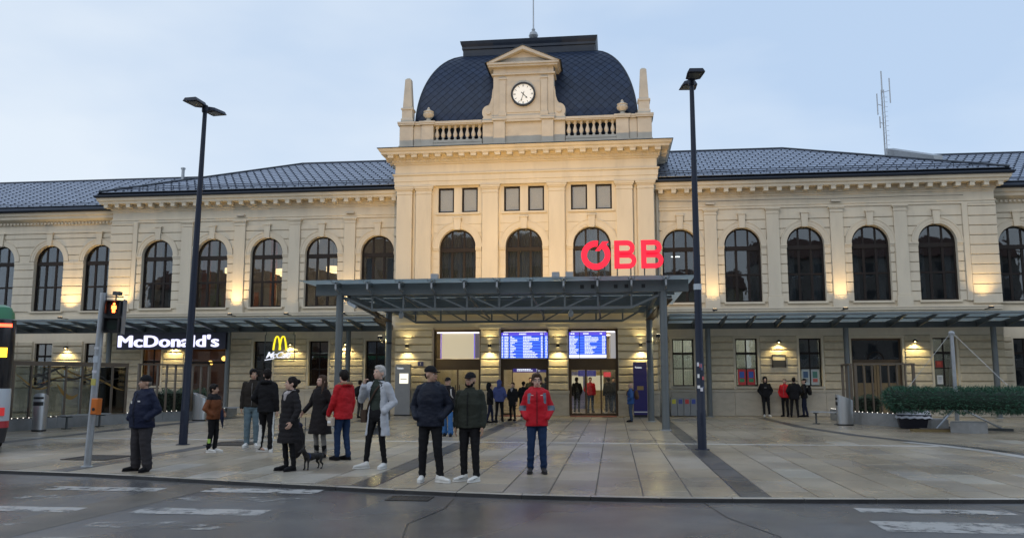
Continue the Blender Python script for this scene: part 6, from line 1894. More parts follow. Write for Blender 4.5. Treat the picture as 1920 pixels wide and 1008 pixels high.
CLOTH = {}
def cloth(name, col, rough=.8, **kw):
    key = name
    if key not in CLOTH: CLOTH[key] = mat('cloth_' + name, col, rough, var=kw.pop('var', .12), nscale=9, bump=.15, bscale=90, spec=.15, **kw)
    return CLOTH[key]
SKIN = mat('skin', (.52, .33, .25), .55, var=.06, nscale=14)
SKIN_D = mat('skin_tan', (.40, .24, .165), .55, var=.06, nscale=14)
LIP = mat('lips', (.36, .12, .10), .5)
EYE = mat('eye', (.015, .012, .01), .2); EYEW = mat('eye_white', (.6, .58, .55), .4)
HAIR_BK = mat('hair_black', (.012, .009, .008), .5, var=.3, nscale=40, bump=.6, bscale=70, stretch=(1, 1, .25), spec=.12)
HAIR_BR = mat('hair_brown', (.055, .032, .02), .5, var=.3, nscale=40, bump=.6, bscale=70, stretch=(1, 1, .25), spec=.12)
HAIR_GR = mat('hair_grey', (.16, .14, .12), .5, var=.3, nscale=40, bump=.6, bscale=70, stretch=(1, 1, .25), spec=.12)

HAIR_PALE = mat('hair_bleached', (.42, .40, .38), .6, var=.2, nscale=40, bump=.6, bscale=70, spec=.15)
def folds(kind, seed):
    def f(co, no):
        q = Vector((co.x * 7 + seed, co.y * 7, co.z * 11))
        d = .011 * mnoise.noise(q) + .005 * mnoise.noise(q * 2.7)
        if kind == 'puffer': d += .007 * abs(math.sin(PI * co.z / .085)) - .004
        if kind == 'trouser':
            d = .008 * mnoise.noise(Vector((co.x * 9 + seed, co.y * 9, co.z * 17))) + .005 * math.sin(co.z * 60 + 3 * mnoise.noise(q)) * max(0, 1 - abs(co.z - .12) / .22)
        if kind == 'hair': d = .012 * mnoise.noise(Vector((co.x * 26 + seed, co.y * 26, co.z * 12)))
        if kind == 'skin': d = 0.0
        return d
    return f

def person(label, loc, H, face, o, arms=('down', 'down'), feet=None, head_yaw=0.0, head_pitch=0.0, lean=0.0, group='people on the plaza', detail=True, lean_x=0.0):
    """face: heading in degrees, 0 looks to -y (the camera side), 90 looks to +x"""
    t = thing('person', label, 'person', (loc[0], loc[1], .0045), R(face), group)
    S = H / 1.75; bulk = o.get('bulk', 1.0); fem = o.get('fem', False)
    seed = random.Random(label).uniform(0, 50)
    vox = .0105 if detail else .017
    def P(x, y, z): 
        z_ = z * S; f = max(0, z - .95)
        return Vector((x * S + f * lean_x * S, y * S - f * lean * S, z_))
    sh = (.145 if fem else .168)
    feet = feet or ((-.11, 0, -12), (.11, 0, 12))
    hips = [P(-.088, 0, .92), P(.088, 0, .92)]
    ank = [P(f[0], f[1] + .03, .085) for f in feet]
    knees = []
    for h_, a_, f in zip(hips, ank, feet):
        k = h_.lerp(a_, .51); k.y -= (.035 + (f[3] if len(f) > 3 else 0)) * S; knees.append(k)
    sho = [P(-sh, .01, 1.405), P(sh, .01, 1.405)]
    elb, wri, hid = [], [], []
    for i, sd in enumerate((-1, 1)):
        a = arms[i]
        if a == 'down': e, w, hd = P(sd * (sh + .055), .03, 1.13), P(sd * (sh + .06), -.035, .88), False
        elif a == 'pocket': e, w, hd = P(sd * (sh + .10 * bulk), .07, 1.13), P(sd * (.162 * bulk), -.088 * bulk, .97), True
        elif a == 'back': e, w, hd = P(sd * (sh + .08), .12, 1.13), P(sd * .06, .15, .98), True
        else: e, w, hd = P(*a[0]), P(*a[1]), (a[2] if len(a) > 2 else False)
        elb.append(e); wri.append(w); hid.append(hd)
    # ---- body (one skin surface)
    b = MB()
    loft(b, [(z * S, rx * S, ry * S, P(0, 0, z).x, P(0, yc, z).y) for z, rx, ry, yc in ((.84, .125, .085, 0), (.95, .14, .095, 0), (1.08, .118, .082, 0), (1.25, .135, .09, 0), (1.36, .145, .085, 0), (1.43, .10, .065, .01), (1.47, .058, .055, .012))], 16)
    hy = Matrix.Rotation(R(head_yaw), 3, 'Z') @ Matrix.Rotation(R(head_pitch), 3, 'X')
    nk = P(0, .012, 1.50)
    def Hd(x, y, z): return nk + hy @ (Vector((x * 1.06, y * 1.06, (z - 1.50) * 1.05)) * S)
    capsule(b, P(0, .018, 1.42), Hd(0, .008, 1.57), .057 * S, .052 * S, 12)
    def ell(c, rx, ry, rz):
        rx, ry, rz = rx * 1.06, ry * 1.06, rz * 1.05
        m_ = MB(); m_.sphere((0, 0, 0), rx * S, ry * S, rz * S, 14, 10)
        m_.v = [tuple(Vector(c) + hy @ Vector(v)) for v in m_.v]; b.add(m_.v, m_.f)
    ell(Hd(0, .012, 1.648), .073, .093, .10); ell(Hd(0, -.028, 1.585), .056, .062, .072); ell(Hd(0, -.055, 1.545), .032, .032, .03)
    ell(Hd(0, -.06, 1.60), .052, .035, .06)
    capsule(b, Hd(0, -.088, 1.635), Hd(0, -.112, 1.598), .010 * S, .0145 * S, 8)
    capsule(b, Hd(-.035, -.075, 1.658), Hd(.035, -.075, 1.658), .014 * S, .014 * S, 8)
    capsule(b, Hd(-.018, -.088, 1.563), Hd(.018, -.088, 1.563), .011 * S, .011 * S, 8)
    for sd in (-1, 1): ell(Hd(sd * .076, .012, 1.612), .010, .02, .033)
    for i, sd in enumerate((-1, 1)):
        capsule(b, sho[i], elb[i], .048 * S, .037 * S); capsule(b, elb[i], wri[i], .038 * S, .026 * S)
        d = (wri[i] - elb[i]).normalized()
        if hid[i]: capsule(b, wri[i], Vector((wri[i].x * .6, wri[i].y * .55, wri[i].z - .05 * S)), .026 * S, .03 * S, 8)
        else: hand_geo(b, wri[i], d if not (isinstance(arms[i], tuple) and len(arms[i]) > 3) else arms[i][3], sd, o.get('curl', .55))
        capsule(b, hips[i], knees[i], .075 * S, .05 * S); capsule(b, knees[i], ank[i], .05 * S, .034 * S)
        capsule(b, ank[i], ank[i] + Vector((math.sin(R(feet[i][2])), -math.cos(R(feet[i][2])), 0)) * .1 * S + Vector((0, 0, -.045 * S)), .034 * S, .024 * S)
    lipc, = (Hd(0, -.097, 1.562),)
    def paint(co):
        return 1 if (co - lipc).length < .021 * S and abs(co.z - lipc.z) < .0095 * S else 0
    queue(b, .0085 if detail else .016, 'body', [o.get('skin', SKIN), LIP], t, 3, None, paint if detail else None)
    if detail:
        for sd in (-1, 1):
            e = MB(); c = Hd(sd * .031, -.084, 1.632); e.sphere(c, .012 * S, .009 * S, .0075 * S, 10, 6); eo = e.build('eye', EYEW, t, True)
            c2 = Hd(sd * .031, -.092, 1.632); MB().sphere(c2, .0062 * S, .004 * S, .0062 * S, 8, 6).build('iris', EYE, eo, True)
            m_ = MB(); m_.tube([Hd(sd * .014, -.093, 1.650), Hd(sd * .03, -.094, 1.656), Hd(sd * .048, -.082, 1.650)], [.003 * S, .0045 * S, .002 * S], 6); m_.build('eyebrow', o.get('hairm', HAIR_BK), t)
    # ---- trousers
    w = o.get('legw', 1.0); lw = o.get('ankw', w); tm = o['trousers']
    tr = MB()
    loft(tr, [(z * S, rx * S * max(1, w * .97), ry * S * max(1, w * .97), P(0, 0, z).x, P(0, 0, z).y) for z, rx, ry in ((.80, .10, .085), (.86, .158, .112), (.94, .162, .116), (1.02, .148, .105))], 16)
    for i in (0, 1):
        capsule(tr, hips[i], knees[i], .094 * S * w, .066 * S * w, 14); capsule(tr, knees[i], ank[i] + Vector((0, 0, .01)), .066 * S * w, .052 * S * lw, 14)
    queue(tr, vox, 'trousers', [tm] + ([o['stripe']] if o.get('stripe') else []), t, 3, folds('trouser', seed), (lambda co: 1 if (abs(co.x) > .10 * S and abs(co.y - .01) < .022 and co.z < .86 * S) else 0) if o.get('stripe') else None)
    if o.get('patch'):
        k = (knees[0] if o.get('patch_leg', 0) == 0 else knees[1]); MB().box(k.x - .075, k.x - .066, k.y - .04, k.y + .03, .25 * S, .36 * S).build('patch', o['patch'], t)
    # ---- shoes
    sm = o['shoes']
    for i in (0, 1):
        fa = R(feet[i][2]); fx, fy = feet[i][0] * S, feet[i][1] * S
        def F(x, y, z): return (fx + x * math.cos(fa) + y * math.sin(fa) * -1, fy + x * math.sin(fa) + y * math.cos(fa), z)
        s_ = MB(); secs = [(.075, .026, .03), (.06, .036, .075), (.02, .038, .085), (-.05, .040, .07), (-.11, .044, .052), (-.165, .040, .042), (-.20, .022, .03)]
        n = 12; vs_ = []
        for y, hw, ht in secs:
            for k in range(n):
                a = 2 * PI * k / n; c, s = math.cos(a), math.sin(a)
                vs_.append(F(hw * S * math.copysign(abs(c) ** .7, c), y * S, max(.022, (.022 + ht * S * .5) + ht * .55 * S * s)))
        s_.add(vs_, [(i_ * n + k, i_ * n + (k + 1) % n, (i_ + 1) * n + (k + 1) % n, (i_ + 1) * n + k) for i_ in range(6) for k in range(n)] + [tuple(range(n - 1, -1, -1)), tuple(range(6 * n, 7 * n))])
        if o.get('boots'): capsule(s_, Vector(F(0, .03 * S, .07)), knees[i].lerp(ank[i], .62), .045 * S, .056 * S)
        else: capsule(s_, Vector(F(0, .03 * S, .065)), Vector(F(0, .025 * S, .1)), .04 * S, .042 * S)
        so = s_.build('shoe', sm, t, True)
        sl = MB(); ol = [(.03, .08), (.042, .03), (.036, -.05), (.047, -.12), (.036, -.18), (.012, -.212)]
        pts = [F(x * S, y * S, 0)[:2] for x, y in ol] + [F(-x * S, y * S, 0)[:2] for x, y in ol[::-1]]
        sl.slab(pts, .0, .024); sl.build('sole', o.get('sole', sm), so)
        if o.get('swoosh'):
            for sd in (-1, 1): MB().add([F(sd * .0445 * S, -.13 * S, .05), F(sd * .0445 * S, -.10 * S, .042), F(sd * .0425 * S, .03 * S, .075), F(sd * .0445 * S, -.09 * S, .054)], [(0, 1, 2, 3)]).build('mark', M['black'], so)
    # ---- upper clothes
    hem = o.get('hem', .86); jm = o['jacket']; B = bulk
    j = MB()
    flare = o.get('flare', 1.0)
    base = [(1.02, .168, .122), (1.12, .165, .12), (1.24, .180 if not fem else .170, .128), (1.33, .186 if not fem else .17, .126), (1.40, .165 if not fem else .148, .108), (1.45, .135, .085), (1.485, .078, .072)]
    low_ = [(hem, .178 * flare, .130 * flare), (hem + (1.02 - hem) * .5, .176 * (flare * .5 + .5), .128 * (flare * .5 + .5))]
    bel = o.get('belly', 0)
    secs = [(z, rx * B, ry * B) for z, rx, ry in low_] + [(z, rx * (B if z < 1.3 else 1 + (B - 1) * .45), ry * (B if z < 1.3 else 1 + (B - 1) * .6)) for z, rx, ry in base]
    if o.get('kind') != 'open':
        loft(j, [(z * S, rx * S, ry * S, P(0, 0, z).x, P(0, -bel * max(0, 1 - abs(z - 1.08) / .25), z).y) for z, rx, ry in secs], 22)
    else:
        loft(j, [(z * S, rx * S * .86, ry * S * .86, P(0, 0, z).x, P(0, 0, z).y) for z, rx, ry in [(.93, .17, .12)] + base], 22)
    if o.get('collar', True): loft(j, [(1.455 * S, .09 * S, .085 * S, P(0, 0, 1.46).x, P(0, .01, 1.46).y), (1.52 * S, .080 * S, .078 * S, P(0, 0, 1.5).x, P(0, .01, 1.5).y)], 16)
    sl = MB() if o.get('kind') == 'open' else j
    for i in (0, 1):
        capsule(sl, sho[i], elb[i], .070 * S * B ** .6, .062 * S * B ** .7, 14); capsule(sl, elb[i], wri[i].lerp(elb[i], .04), .062 * S * B ** .7, .047 * S * B ** .6, 14)
    if o.get('hood'):
        hm = j
        for k in range(9):
            a = R(-10 + 25 * k); c = P(.115 * math.cos(a), .03 + .105 * math.sin(a), 1.455 + .03 * math.sin(a)); capsule(hm, c, c + Vector((0, .0, .01)), .045 * S, .04 * S, 8)
    pm, pf = [jm], None
    if o.get('panels'):
        pm = [jm, o['panels']]
        pf = lambda co: 1 if (1.22 * S < co.z < 1.41 * S and (.105 * S + (1.41 * S - co.z) * .12) < abs(co.x) < .168 * S and co.y < .03) or (abs(co.x) > .195 * S and 1.10 * S < co.z < 1.19 * S) else 0
    if o.get('yoke'):
        pm = [jm, o['yoke']]; pf = lambda co: 1 if co.z > 1.36 * S else 0
    nm = o.get('jname', 'jacket')
    if o.get('kind') == 'open':
        queue(j, vox, 'sweater', [o['under']], t, 3, folds('plain', seed), None)
        ct = MB(); n = 26; gap = o.get('gap', 42); hemc = o.get('hem', .5)
        zs_ = [(hemc, 1.30, 1.3), (.7, 1.2, 1.22), (.9, 1.1, 1.14), (1.02, 1.06, 1.1), (1.12, 1.05, 1.08), (1.24, 1.05, 1.07), (1.33, 1.04, 1.06), (1.40, 1.03, 1.06), (1.45, 1.04, 1.1), (1.50, 1.16, 1.15)]
        rads = {hemc: (.175, .125), .7: (.175, .125), .9: (.175, .125)}
        for z, rx, ry in base: rads[z] = (rx, ry)
        rads[1.50] = (.078, .072)
        rows = []
        for z, fx_, fy_ in zs_:
            rx, ry = rads[z]; row = []
            for th in (1.0, .93):
                for k in range(n + 1):
                    a = R(-90 + gap * (1 if z < 1.3 else .8) + (360 - 2 * gap * (1 if z < 1.3 else .8)) * k / n)
                    wv = 1 + .035 * math.sin(k * 1.9 + z * 3)
                    row.append(tuple(P(rx * fx_ * th * wv * math.cos(a), ry * fy_ * th * wv * math.sin(a), z)))
            rows.append(row)
        m_ = n + 1; vs_ = sum(rows, []); W2 = 2 * m_; fs_ = []
        for i in range(len(rows) - 1):
            for k in range(n):
                a = i * W2 + k; fs_.append((a, a + 1, a + W2 + 1, a + W2)); a2 = a + m_; fs_.append((a2 + W2, a2 + W2 + 1, a2 + 1, a2))
            for k in (0, n): a = i * W2 + k; fs_.append((a, a + W2, a + W2 + m_, a + m_))
        for k in range(n): fs_.append((k, k + m_, k + m_ + 1, k + 1))
        ct.add(vs_, fs_)
        for i in (0, 1):
            capsule(ct, sho[i], elb[i], .08 * S, .066 * S, 16); capsule(ct, elb[i], wri[i].lerp(elb[i], .05), .066 * S, .056 * S, 16)
        queue(ct, .012, 'coat', [jm], t, 3, folds('plain', seed + 4), None)
    else:
        queue(j, vox, nm, pm, t, 3, folds(o.get('kind', 'plain'), seed), pf)
    if o.get('zip'):
        zp = MB(); pts = []
        for z in (hem + .03, 1.0, 1.1, 1.2, 1.3, 1.38, 1.44):
            yy = {1.0: .128, 1.1: .126, 1.2: .13, 1.3: .135, 1.38: .12, 1.44: .098}.get(z, .132) * B
            pts.append(P(0, -yy - .006 - bel * max(0, 1 - abs(z - 1.08) / .25), z))
        zp.tube(pts, .006, 6); zp.build('zip', o['zip'], t)
    for (x, z, w_, h_, m_) in o.get('logos', []):
        yy = -.138 * B * math.sqrt(max(.1, 1 - (x / (.2 * B)) ** 2)) - .012; c = P(x, yy, z)
        MB().box(c.x - w_, c.x + w_, c.y - .004, c.y + .002, c.z - h_, c.z + h_).build('chest_logo', m_, t)
    if o.get('scarf'):
        sc = MB()
        for k in range(14): a = 2 * PI * k / 14; c = P(.08 * math.cos(a), .005 + .078 * math.sin(a), 1.475 - .02 * (math.sin(a) < -.3)); capsule(sc, c, c + Vector((.005, 0, .012)), .034 * S, .03 * S, 8)
        if o.get('scarf_front', True): capsule(sc, P(0, -.10, 1.43), P(.01, -.115, 1.34), .05 * S, .035 * S)
        queue(sc, .013, 'scarf', [o['scarf']], t, 2, folds('hair', seed), None)
    if o.get('fur'):
        fu = MB()
        for k in range(16): a = R(-30 + 240 * k / 15); c = P(.13 * math.cos(a), .03 + .115 * math.sin(a), 1.475 + .02 * math.sin(a)); capsule(fu, c, c + Vector((0, 0, .01)), .032 * S, .03 * S, 8)
        queue(fu, .012, 'fur_trim', [o['fur']], t, 1, folds('hair', seed), None)
    # ---- head gear
    hm_ = o.get('hairm', HAIR_BK); hs = o.get('hair', 'short')
    hr = MB()
    def hel(c, rx, ry, rz):
        rx, ry, rz = rx * 1.06, ry * 1.06, rz * 1.05
        m_ = MB(); m_.sphere((0, 0, 0), rx * S, ry * S, rz * S, 16, 12)
        m_.v = [tuple(Vector(c) + hy @ Vector(v)) for v in m_.v]; hr.add(m_.v, m_.f)
    if hs in ('short', 'bun', 'long', 'bob', 'thick'):
        k = {'thick': 1.09, 'bob': 1.05}.get(hs, 1.0)
        hel(Hd(0, .022, 1.667), .083 * k, .098 * k, .092 * k); hel(Hd(0, .05, 1.62), .074 * k, .066 * k, .085)
        hel(Hd(0, -.035 if hs not in ('bun', 'long') else -.01, 1.715), .06 * k, .05, .038 * k)
        if hs == 'bun': hel(Hd(0, .135, 1.66), .04, .04, .04)
        if hs == 'bob':
            for sd in (-1, 1): capsule(hr, Hd(sd * .072, .03, 1.66), Hd(sd * .078, .03, 1.575), .024 * S, .028 * S, 10)
            capsule(hr, Hd(0, .075, 1.64), Hd(0, .075, 1.555), .065 * S, .055 * S, 12)
        if hs == 'long':
            for sd in (-1, 1): capsule(hr, Hd(sd * .07, .0, 1.67), P(sd * .10, -.075, 1.34), .027 * S, .034 * S, 10)
            capsule(hr, Hd(0, .06, 1.63), P(0, .12, 1.35), .07 * S, .07 * S, 12)
        queue(hr, .0105 if detail else .016, 'hair', [hm_], t, 2, folds('hair', seed), None)
    elif hs == 'hood':
        hel(Hd(0, .035, 1.655), .105, .115, .125); capsule(hr, Hd(0, .07, 1.60), P(0, .06, 1.46), .095 * S, .10 * S, 12)
        queue(hr, .014, 'hood', [o.get('hatm', jm)], t, 3, folds('plain', seed), None)
    elif hs in ('beanie', 'cap'):
        hb = MB()
        def he2(mb, c, rx, ry, rz, zmin=-1):
            rx, ry, rz = rx * 1.06, ry * 1.06, rz * 1.05
            m_ = MB(); m_.sphere((0, 0, 0), rx * S, ry * S, rz * S, 18, 14)
            m_.v = [tuple(Vector(c) + hy @ Vector((v[0], v[1], max(v[2], zmin * S)))) for v in m_.v]; mb.add(m_.v, m_.f)
        if hs == 'beanie':
            he2(hb, Hd(0, .014, 1.672), .088, .108, .098, -.025); he2(hb, Hd(0, .014, 1.665), .092, .112, .03, -.03)
        else:
            he2(hb, Hd(0, .016, 1.675), .086, .105, .085, -.012)
            br_ = MB(); n = 9; vs_ = []
            for z in (.0, .012):
                for k in range(n + 1):
                    a = R(180 + 180 * k / n); vs_.append(tuple(Hd(.078 * math.cos(a), .0 + .185 * math.sin(a) + .015, 1.672 + z - .02 * abs(math.sin(a)))))
            br_.add(vs_, [tuple(range(n + 1)), tuple(range(2 * n + 1, n, -1))] + [(k, k + n + 1, k + n + 2, k + 1) for k in range(n)]); br_.build('cap_peak', o['hatm'], t)
        queue(hb, .011, hs, [o['hatm']], t, 2, None, None)
        hel(Hd(0, .058, 1.615), .070, .052, .06)
        queue(hr, .0105 if detail else .016, 'hair', [hm_], t, 2, folds('hair', seed), None)
    if o.get('beard'):
        bd = MB()
        for c, r_ in ((Hd(0, -.062, 1.54), .036), (Hd(.032, -.042, 1.555), .036), (Hd(-.032, -.042, 1.555), .036), (Hd(.052, -.012, 1.59), .022), (Hd(-.052, -.012, 1.59), .022), (Hd(0, -.087, 1.579), .014)):
            bd.sphere(c, r_ * S, n=10, m=8)
        queue(bd, .0105, 'beard', [hm_], t, 1, folds('hair', seed), None)
    if o.get('glasses'):
        for sd in (-1, 1):
            g_ = MB(); g_.tube([Hd(sd * .031 + .023 * math.cos(2 * PI * k / 14), -.101, 1.632 + .017 * math.sin(2 * PI * k / 14)) for k in range(15)], .0025, 5); g_.build('glasses_rim', M['black'], t)
            MB().tube([Hd(sd * .054, -.1, 1.636), Hd(sd * .08, .0, 1.635)], .0025, 5).build('glasses_arm', M['black'], t)
    if o.get('backpack'):
        bp = MB(); bp.sphere(P(0, .19 * B + .02, 1.22), .15 * S, .10 * S, .23 * S, 16, 12); bp.sphere(P(0, .26 * B, 1.13), .11 * S, .06 * S, .12 * S)
        queue(bp, .014, 'backpack', [o['backpack']], t, 2, folds('plain', seed), None)
        for sd in (-1, 1):
            s_ = MB(); s_.tube([P(sd * .10, .12 * B, 1.42), P(sd * .11, .02, 1.455 + .02 * B), P(sd * .115, -.115 * B, 1.37), P(sd * .13, -.13 * B, 1.22), P(sd * .17 * B, .02, 1.08)], .019, 8); s_.build('strap', o.get('strapm', o['backpack']), t, True)
    if o.get('crossbag'):
        s_ = MB(); s_.tube([P(.10, .10, 1.44), P(.09, -.02, 1.47), P(.02, -.135, 1.33), P(-.10, -.135, 1.12), P(-.20, -.03, .98)], .018, 8); s_.build('bag_strap', o['crossbag'], t, True)
        bg = MB(); bg.box(-.29 * S, -.19 * S, -.10, .14, .78 * S, 1.0 * S); queue(bg, .014, 'shoulder_bag', [o['crossbag']], t, 3, None, None)
    return t, dict(P=P, wri=wri, elb=elb, S=S, Hd=Hd)

BK = cloth('black', (.011, .011, .013)); BK2 = cloth('soft_black', (.017, .016, .018)); NAVY = cloth('navy', (.010, .014, .034), .6)
JEANS = cloth('jeans', (.015, .032, .080)); JEANS_L = cloth('pale_jeans', (.11, .16, .19)); JEANS_B = cloth('bright_jeans', (.04, .12, .28))
RED = cloth('red_shell', (.42, .012, .022), .55); RED2 = cloth('red_puffer', (.40, .014, .02), .6); GREYP = cloth('grey_panel', (.12, .15, .19))
OLIVE = cloth('olive', (.028, .032, .026)); GREYC = cloth('light_grey_coat', (.42, .44, .48), .9); GREEN_D = cloth('dark_green', (.035, .045, .038))
BROWN = cloth('rust_brown', (.15, .052, .022), .6); DKGREY = cloth('charcoal', (.035, .033, .037)); GREYL = cloth('grey_marl', (.17, .165, .16))
WHITE_S = cloth('white_leather', (.62, .62, .60), .5, ); SCARF = cloth('pale_scarf', (.36, .33, .33)); BLUE_H = cloth('blue_hoodie', (.075, .095, .24)); BLUE_J = cloth('blue_jacket', (.03, .085, .24), .6)
BEIGE_F = cloth('fur', (.22, .14, .085), .95); DKBLUE = cloth('blue_black_jacket', (.012, .015, .026), .5)
pm_, P_ = {}, None
base = dict(trousers=BK, shoes=WHITE_S, jacket=BK)
def O(**k): d = dict(base); d.update(k); return d
person('stout man in navy jacket, black beanie and dark cargo trousers near the traffic light', (-4.45, -23.88), 1.68, -18, O(jacket=NAVY, trousers=DKGREY, shoes=BK, hair='beanie', hatm=BK, bulk=1.38, belly=.06, legw=1.5, ankw=1.75, hem=.80, skin=SKIN_D, hairm=HAIR_GR, zip=BK, logos=[(.09, 1.29, .03, .012, WHITE_S), (-.10, 1.27, .012, .025, WHITE_S)], hood=True), ('pocket', 'pocket'), ((-.15, 0, -35), (.15, 0, 15)), head_yaw=-22)
t_, q_ = person('boy in rust brown jacket with dark yoke, holding a folded umbrella', (-4.97, -20.13), 1.50, 82, O(jacket=BROWN, yoke=BK2, trousers=BK, shoes=WHITE_S, bulk=1.16, hair='thick', hairm=HAIR_BK, hood=True, patch=cloth('lime_patch', (.35, .55, .12)), patch_leg=0, skin=SKIN_D, legw=1.05), ('pocket', ((.24, -.02, 1.14), (.15, -.20, 1.0))), ((-.07, .04, 0), (.08, -.05, 8)), head_yaw=12)
um = thing('folded_umbrella', 'folded navy umbrella dangling from the hand of the boy in brown', 'umbrella', (-4.74, -20.2, .55)); MB().tube([(0, 0, .42), (0, 0, .36), (.0, .01, .2), (.02, .02, 0)], [.012, .035, .04, .008], 10).build('canopy', NAVY, um, True); MB().tube([(0, 0, .42), (-.01, -.01, .56)], .01, 8).build('handle', M['black'], um)
person('young man in dark jacket and pale jeans facing the man in black', (-4.73, -18.64), 1.86, 14, O(jacket=cloth('dark_brown_jacket', (.024, .020, .017)), trousers=JEANS_L, shoes=WHITE_S, hair='thick', hairm=HAIR_BK, hem=.9, legw=1.12, ankw=1.2, skin=SKIN_D, zip=GREYL, bulk=1.08), ('down', 'down'), ((-.10, 0, -10), (.12, -.04, 20)), head_yaw=18)
person('man in black seen from behind, white stripe on his track pants', (-3.84, -19.86), 1.85, 172, O(jacket=BK, trousers=BK, stripe=WHITE_S, shoes=WHITE_S, hair='short', hairm=HAIR_BK, hood=True, bulk=1.14, hem=.84, legw=1.08), ('down', 'pocket'), ((-.13, 0, 30), (.17, -.08, -75)), head_yaw=30)
person('woman in black quilted coat and pale scarf, hair tied back', (-1.87, -23.45), 1.66, -32, O(jacket=BK2, kind='puffer', hem=.52, flare=1.2, fem=True, bulk=1.12, trousers=BK, legw=.88, shoes=BK, hair='bun', hairm=HAIR_BK, scarf=SCARF, fur=cloth('black_fur', (.015, .013, .013), .95), jname='coat'), ('down', ((.27, .0, 1.13), (.24, -.12, .92))), ((-.09, 0, -25), (.10, .03, 5)), head_yaw=-28)
person('woman in long dark coat, grey leggings and boots with long dark hair', (-2.19, -20.94), 1.70, -22, O(jacket=cloth('long_coat', (.016, .014, .015)), hem=.50, flare=1.38, fem=True, bulk=1.1, trousers=GREYL, legw=.92, shoes=BK, boots=True, hair='long', hairm=HAIR_BR, scarf=BK2, scarf_front=False, jname='coat'), (((-.26, -.02, 1.15), (-.32, -.16, .98)), 'pocket'), ((-.10, 0, -12), (.11, .02, 20)), head_yaw=-14)
t_, q_ = person('person in red jacket with fur trimmed hood, blue jeans, turned away', (-1.53, -21.44), 1.80, -118, O(jacket=RED2, kind='plain', fur=BEIGE_F, trousers=JEANS, shoes=BK, hair='thick', hairm=HAIR_BK, bulk=1.14, hem=.80, hood=True, legw=1.04), ('down', ((.22, -.06, 1.12), (.20, -.2, .88))), ((-.09, .05, 12), (.10, -.06, -6)), head_yaw=-16, head_pitch=14)
pb = thing('paper_bag', 'crumpled pale paper bag held by the person in red fur trimmed jacket', 'bag', (-1.72, -21.62, .70), R(-30)); MB().add([(-.06, -.04, 0), (.06, -.04, 0), (.06, .04, 0), (-.06, .04, 0), (-.075, -.03, .16), (.07, -.045, .15), (.08, .03, .17), (-.06, .04, .155)], [(3, 2, 1, 0), (0, 1, 5, 4), (1, 2, 6, 5), (2, 3, 7, 6), (3, 0, 4, 7), (4, 5, 6, 7)]).build('paper', mat('kraft', (.48, .40, .32), .8), pb); MB().box(-.05, .04, -.05, -.041, .05, .10).build('print', M['white'], pb)
t_, q_ = person('man with pale cropped hair in long light grey open coat raising a cigarette', (-.37, -22.93), 1.87, -14, O(kind='open', jacket=GREYC, under=GREEN_D, hem=.56, trousers=BK, legw=.86, shoes=WHITE_S, hair='short', hairm=HAIR_PALE, crossbag=cloth('brown_strap', (.06, .04, .03)), gap=36, curl=.9), (((-.30, -.06, 1.17), (-.145, -.25, 1.42), False, (.25, .1, 1)), 'pocket'), ((-.20, -.06, -48), (.11, .04, 4, .02)), head_yaw=-20, head_pitch=-3)
t_, q_ = person('man in blue black jacket and black cap looking over his shoulder', (1.03, -24.76), 1.83, -2, O(jacket=DKBLUE, trousers=BK, shoes=WHITE_S, hair='cap', hatm=BK, bulk=1.2, hem=.84, legw=1.06, ankw=1.05, skin=SKIN_D, hairm=HAIR_BK, hood=True), ('pocket', 'pocket'), ((-.13, 0, 4), (.17, -.04, 62)), head_yaw=62)
person('bearded man in dark olive jacket, black cap and white sneakers', (1.65, -24.61), 1.73, -6, O(jacket=OLIVE, trousers=BK, shoes=WHITE_S, swoosh=True, hair='cap', hatm=BK, beard=True, bulk=1.18, hem=.86, legw=1.05, skin=SKIN_D, hairm=HAIR_BK, zip=BK, curl=.3), ('back', 'back') if False else ('down', 'down'), ((-.10, 0, -40), (.12, -.03, -24)), head_yaw=-4)
person('woman in red jacket with grey panels, glasses and blue jeans facing the camera', (2.63, -23.33), 1.72, 6, O(jacket=RED, panels=GREYP, trousers=JEANS, shoes=cloth('dark_shoe', (.03, .028, .03), .5), hair='bob', hairm=HAIR_BR, glasses=True, bulk=1.16, hem=.83, fem=True, legw=1.08, ankw=1.18, zip=BK2, hood=True, logos=[(.085, 1.375, .02, .005, WHITE_S), (-.085, 1.375, .02, .005, WHITE_S)]), ('pocket', 'pocket'), ((-.12, 0, -8), (.12, 0, 8)), head_yaw=4)
bgp = 'people in the background'
person('walking woman in dark quilted coat and wide blue jeans with pale backpack straps', (-.8, -14.22), 1.66, 5, O(jacket=BK2, kind='puffer', trousers=JEANS_B, shoes=BK, hair='cap', hatm=BK, hem=.72, fem=True, bulk=1.18, legw=1.12, ankw=1.7, backpack=GREYL, strapm=cloth('pale_strap', (.45, .43, .42)), scarf=BK, glasses=True), ('down', 'down'), ((-.08, .05, 0), (.12, -.14, 5)), group=bgp, head_yaw=-12)
D_ = dict(detail=False, group=bgp)
person('person in dark jacket and dark jeans left of the blue hoodie', (-.62, -7.0), 1.46, 100, O(jacket=BK, trousers=NAVY, shoes=BK, hair='hood', bulk=1.2, hem=.8), ('pocket', 'pocket'), ((-.1, .12, 0), (.1, -.14, 0)), **D_)
person('person in blue hooded jacket seen from behind', (-.40, -6.05), 1.56, 176, O(jacket=BLUE_H, trousers=BK, shoes=BK, hair='hood', bulk=1.2, hem=.85), ('pocket', 'pocket'), ((-.14, 0, 0), (.14, 0, 0)), **D_)
person('person in dark coat with light scarf right of the blue hoodie', (.02, -5.25), 1.48, -20, O(jacket=BK2, trousers=BK, shoes=BK, hair='short', hairm=HAIR_BR, hem=.66, bulk=1.1, scarf=SCARF), ('pocket', 'down'), **D_)
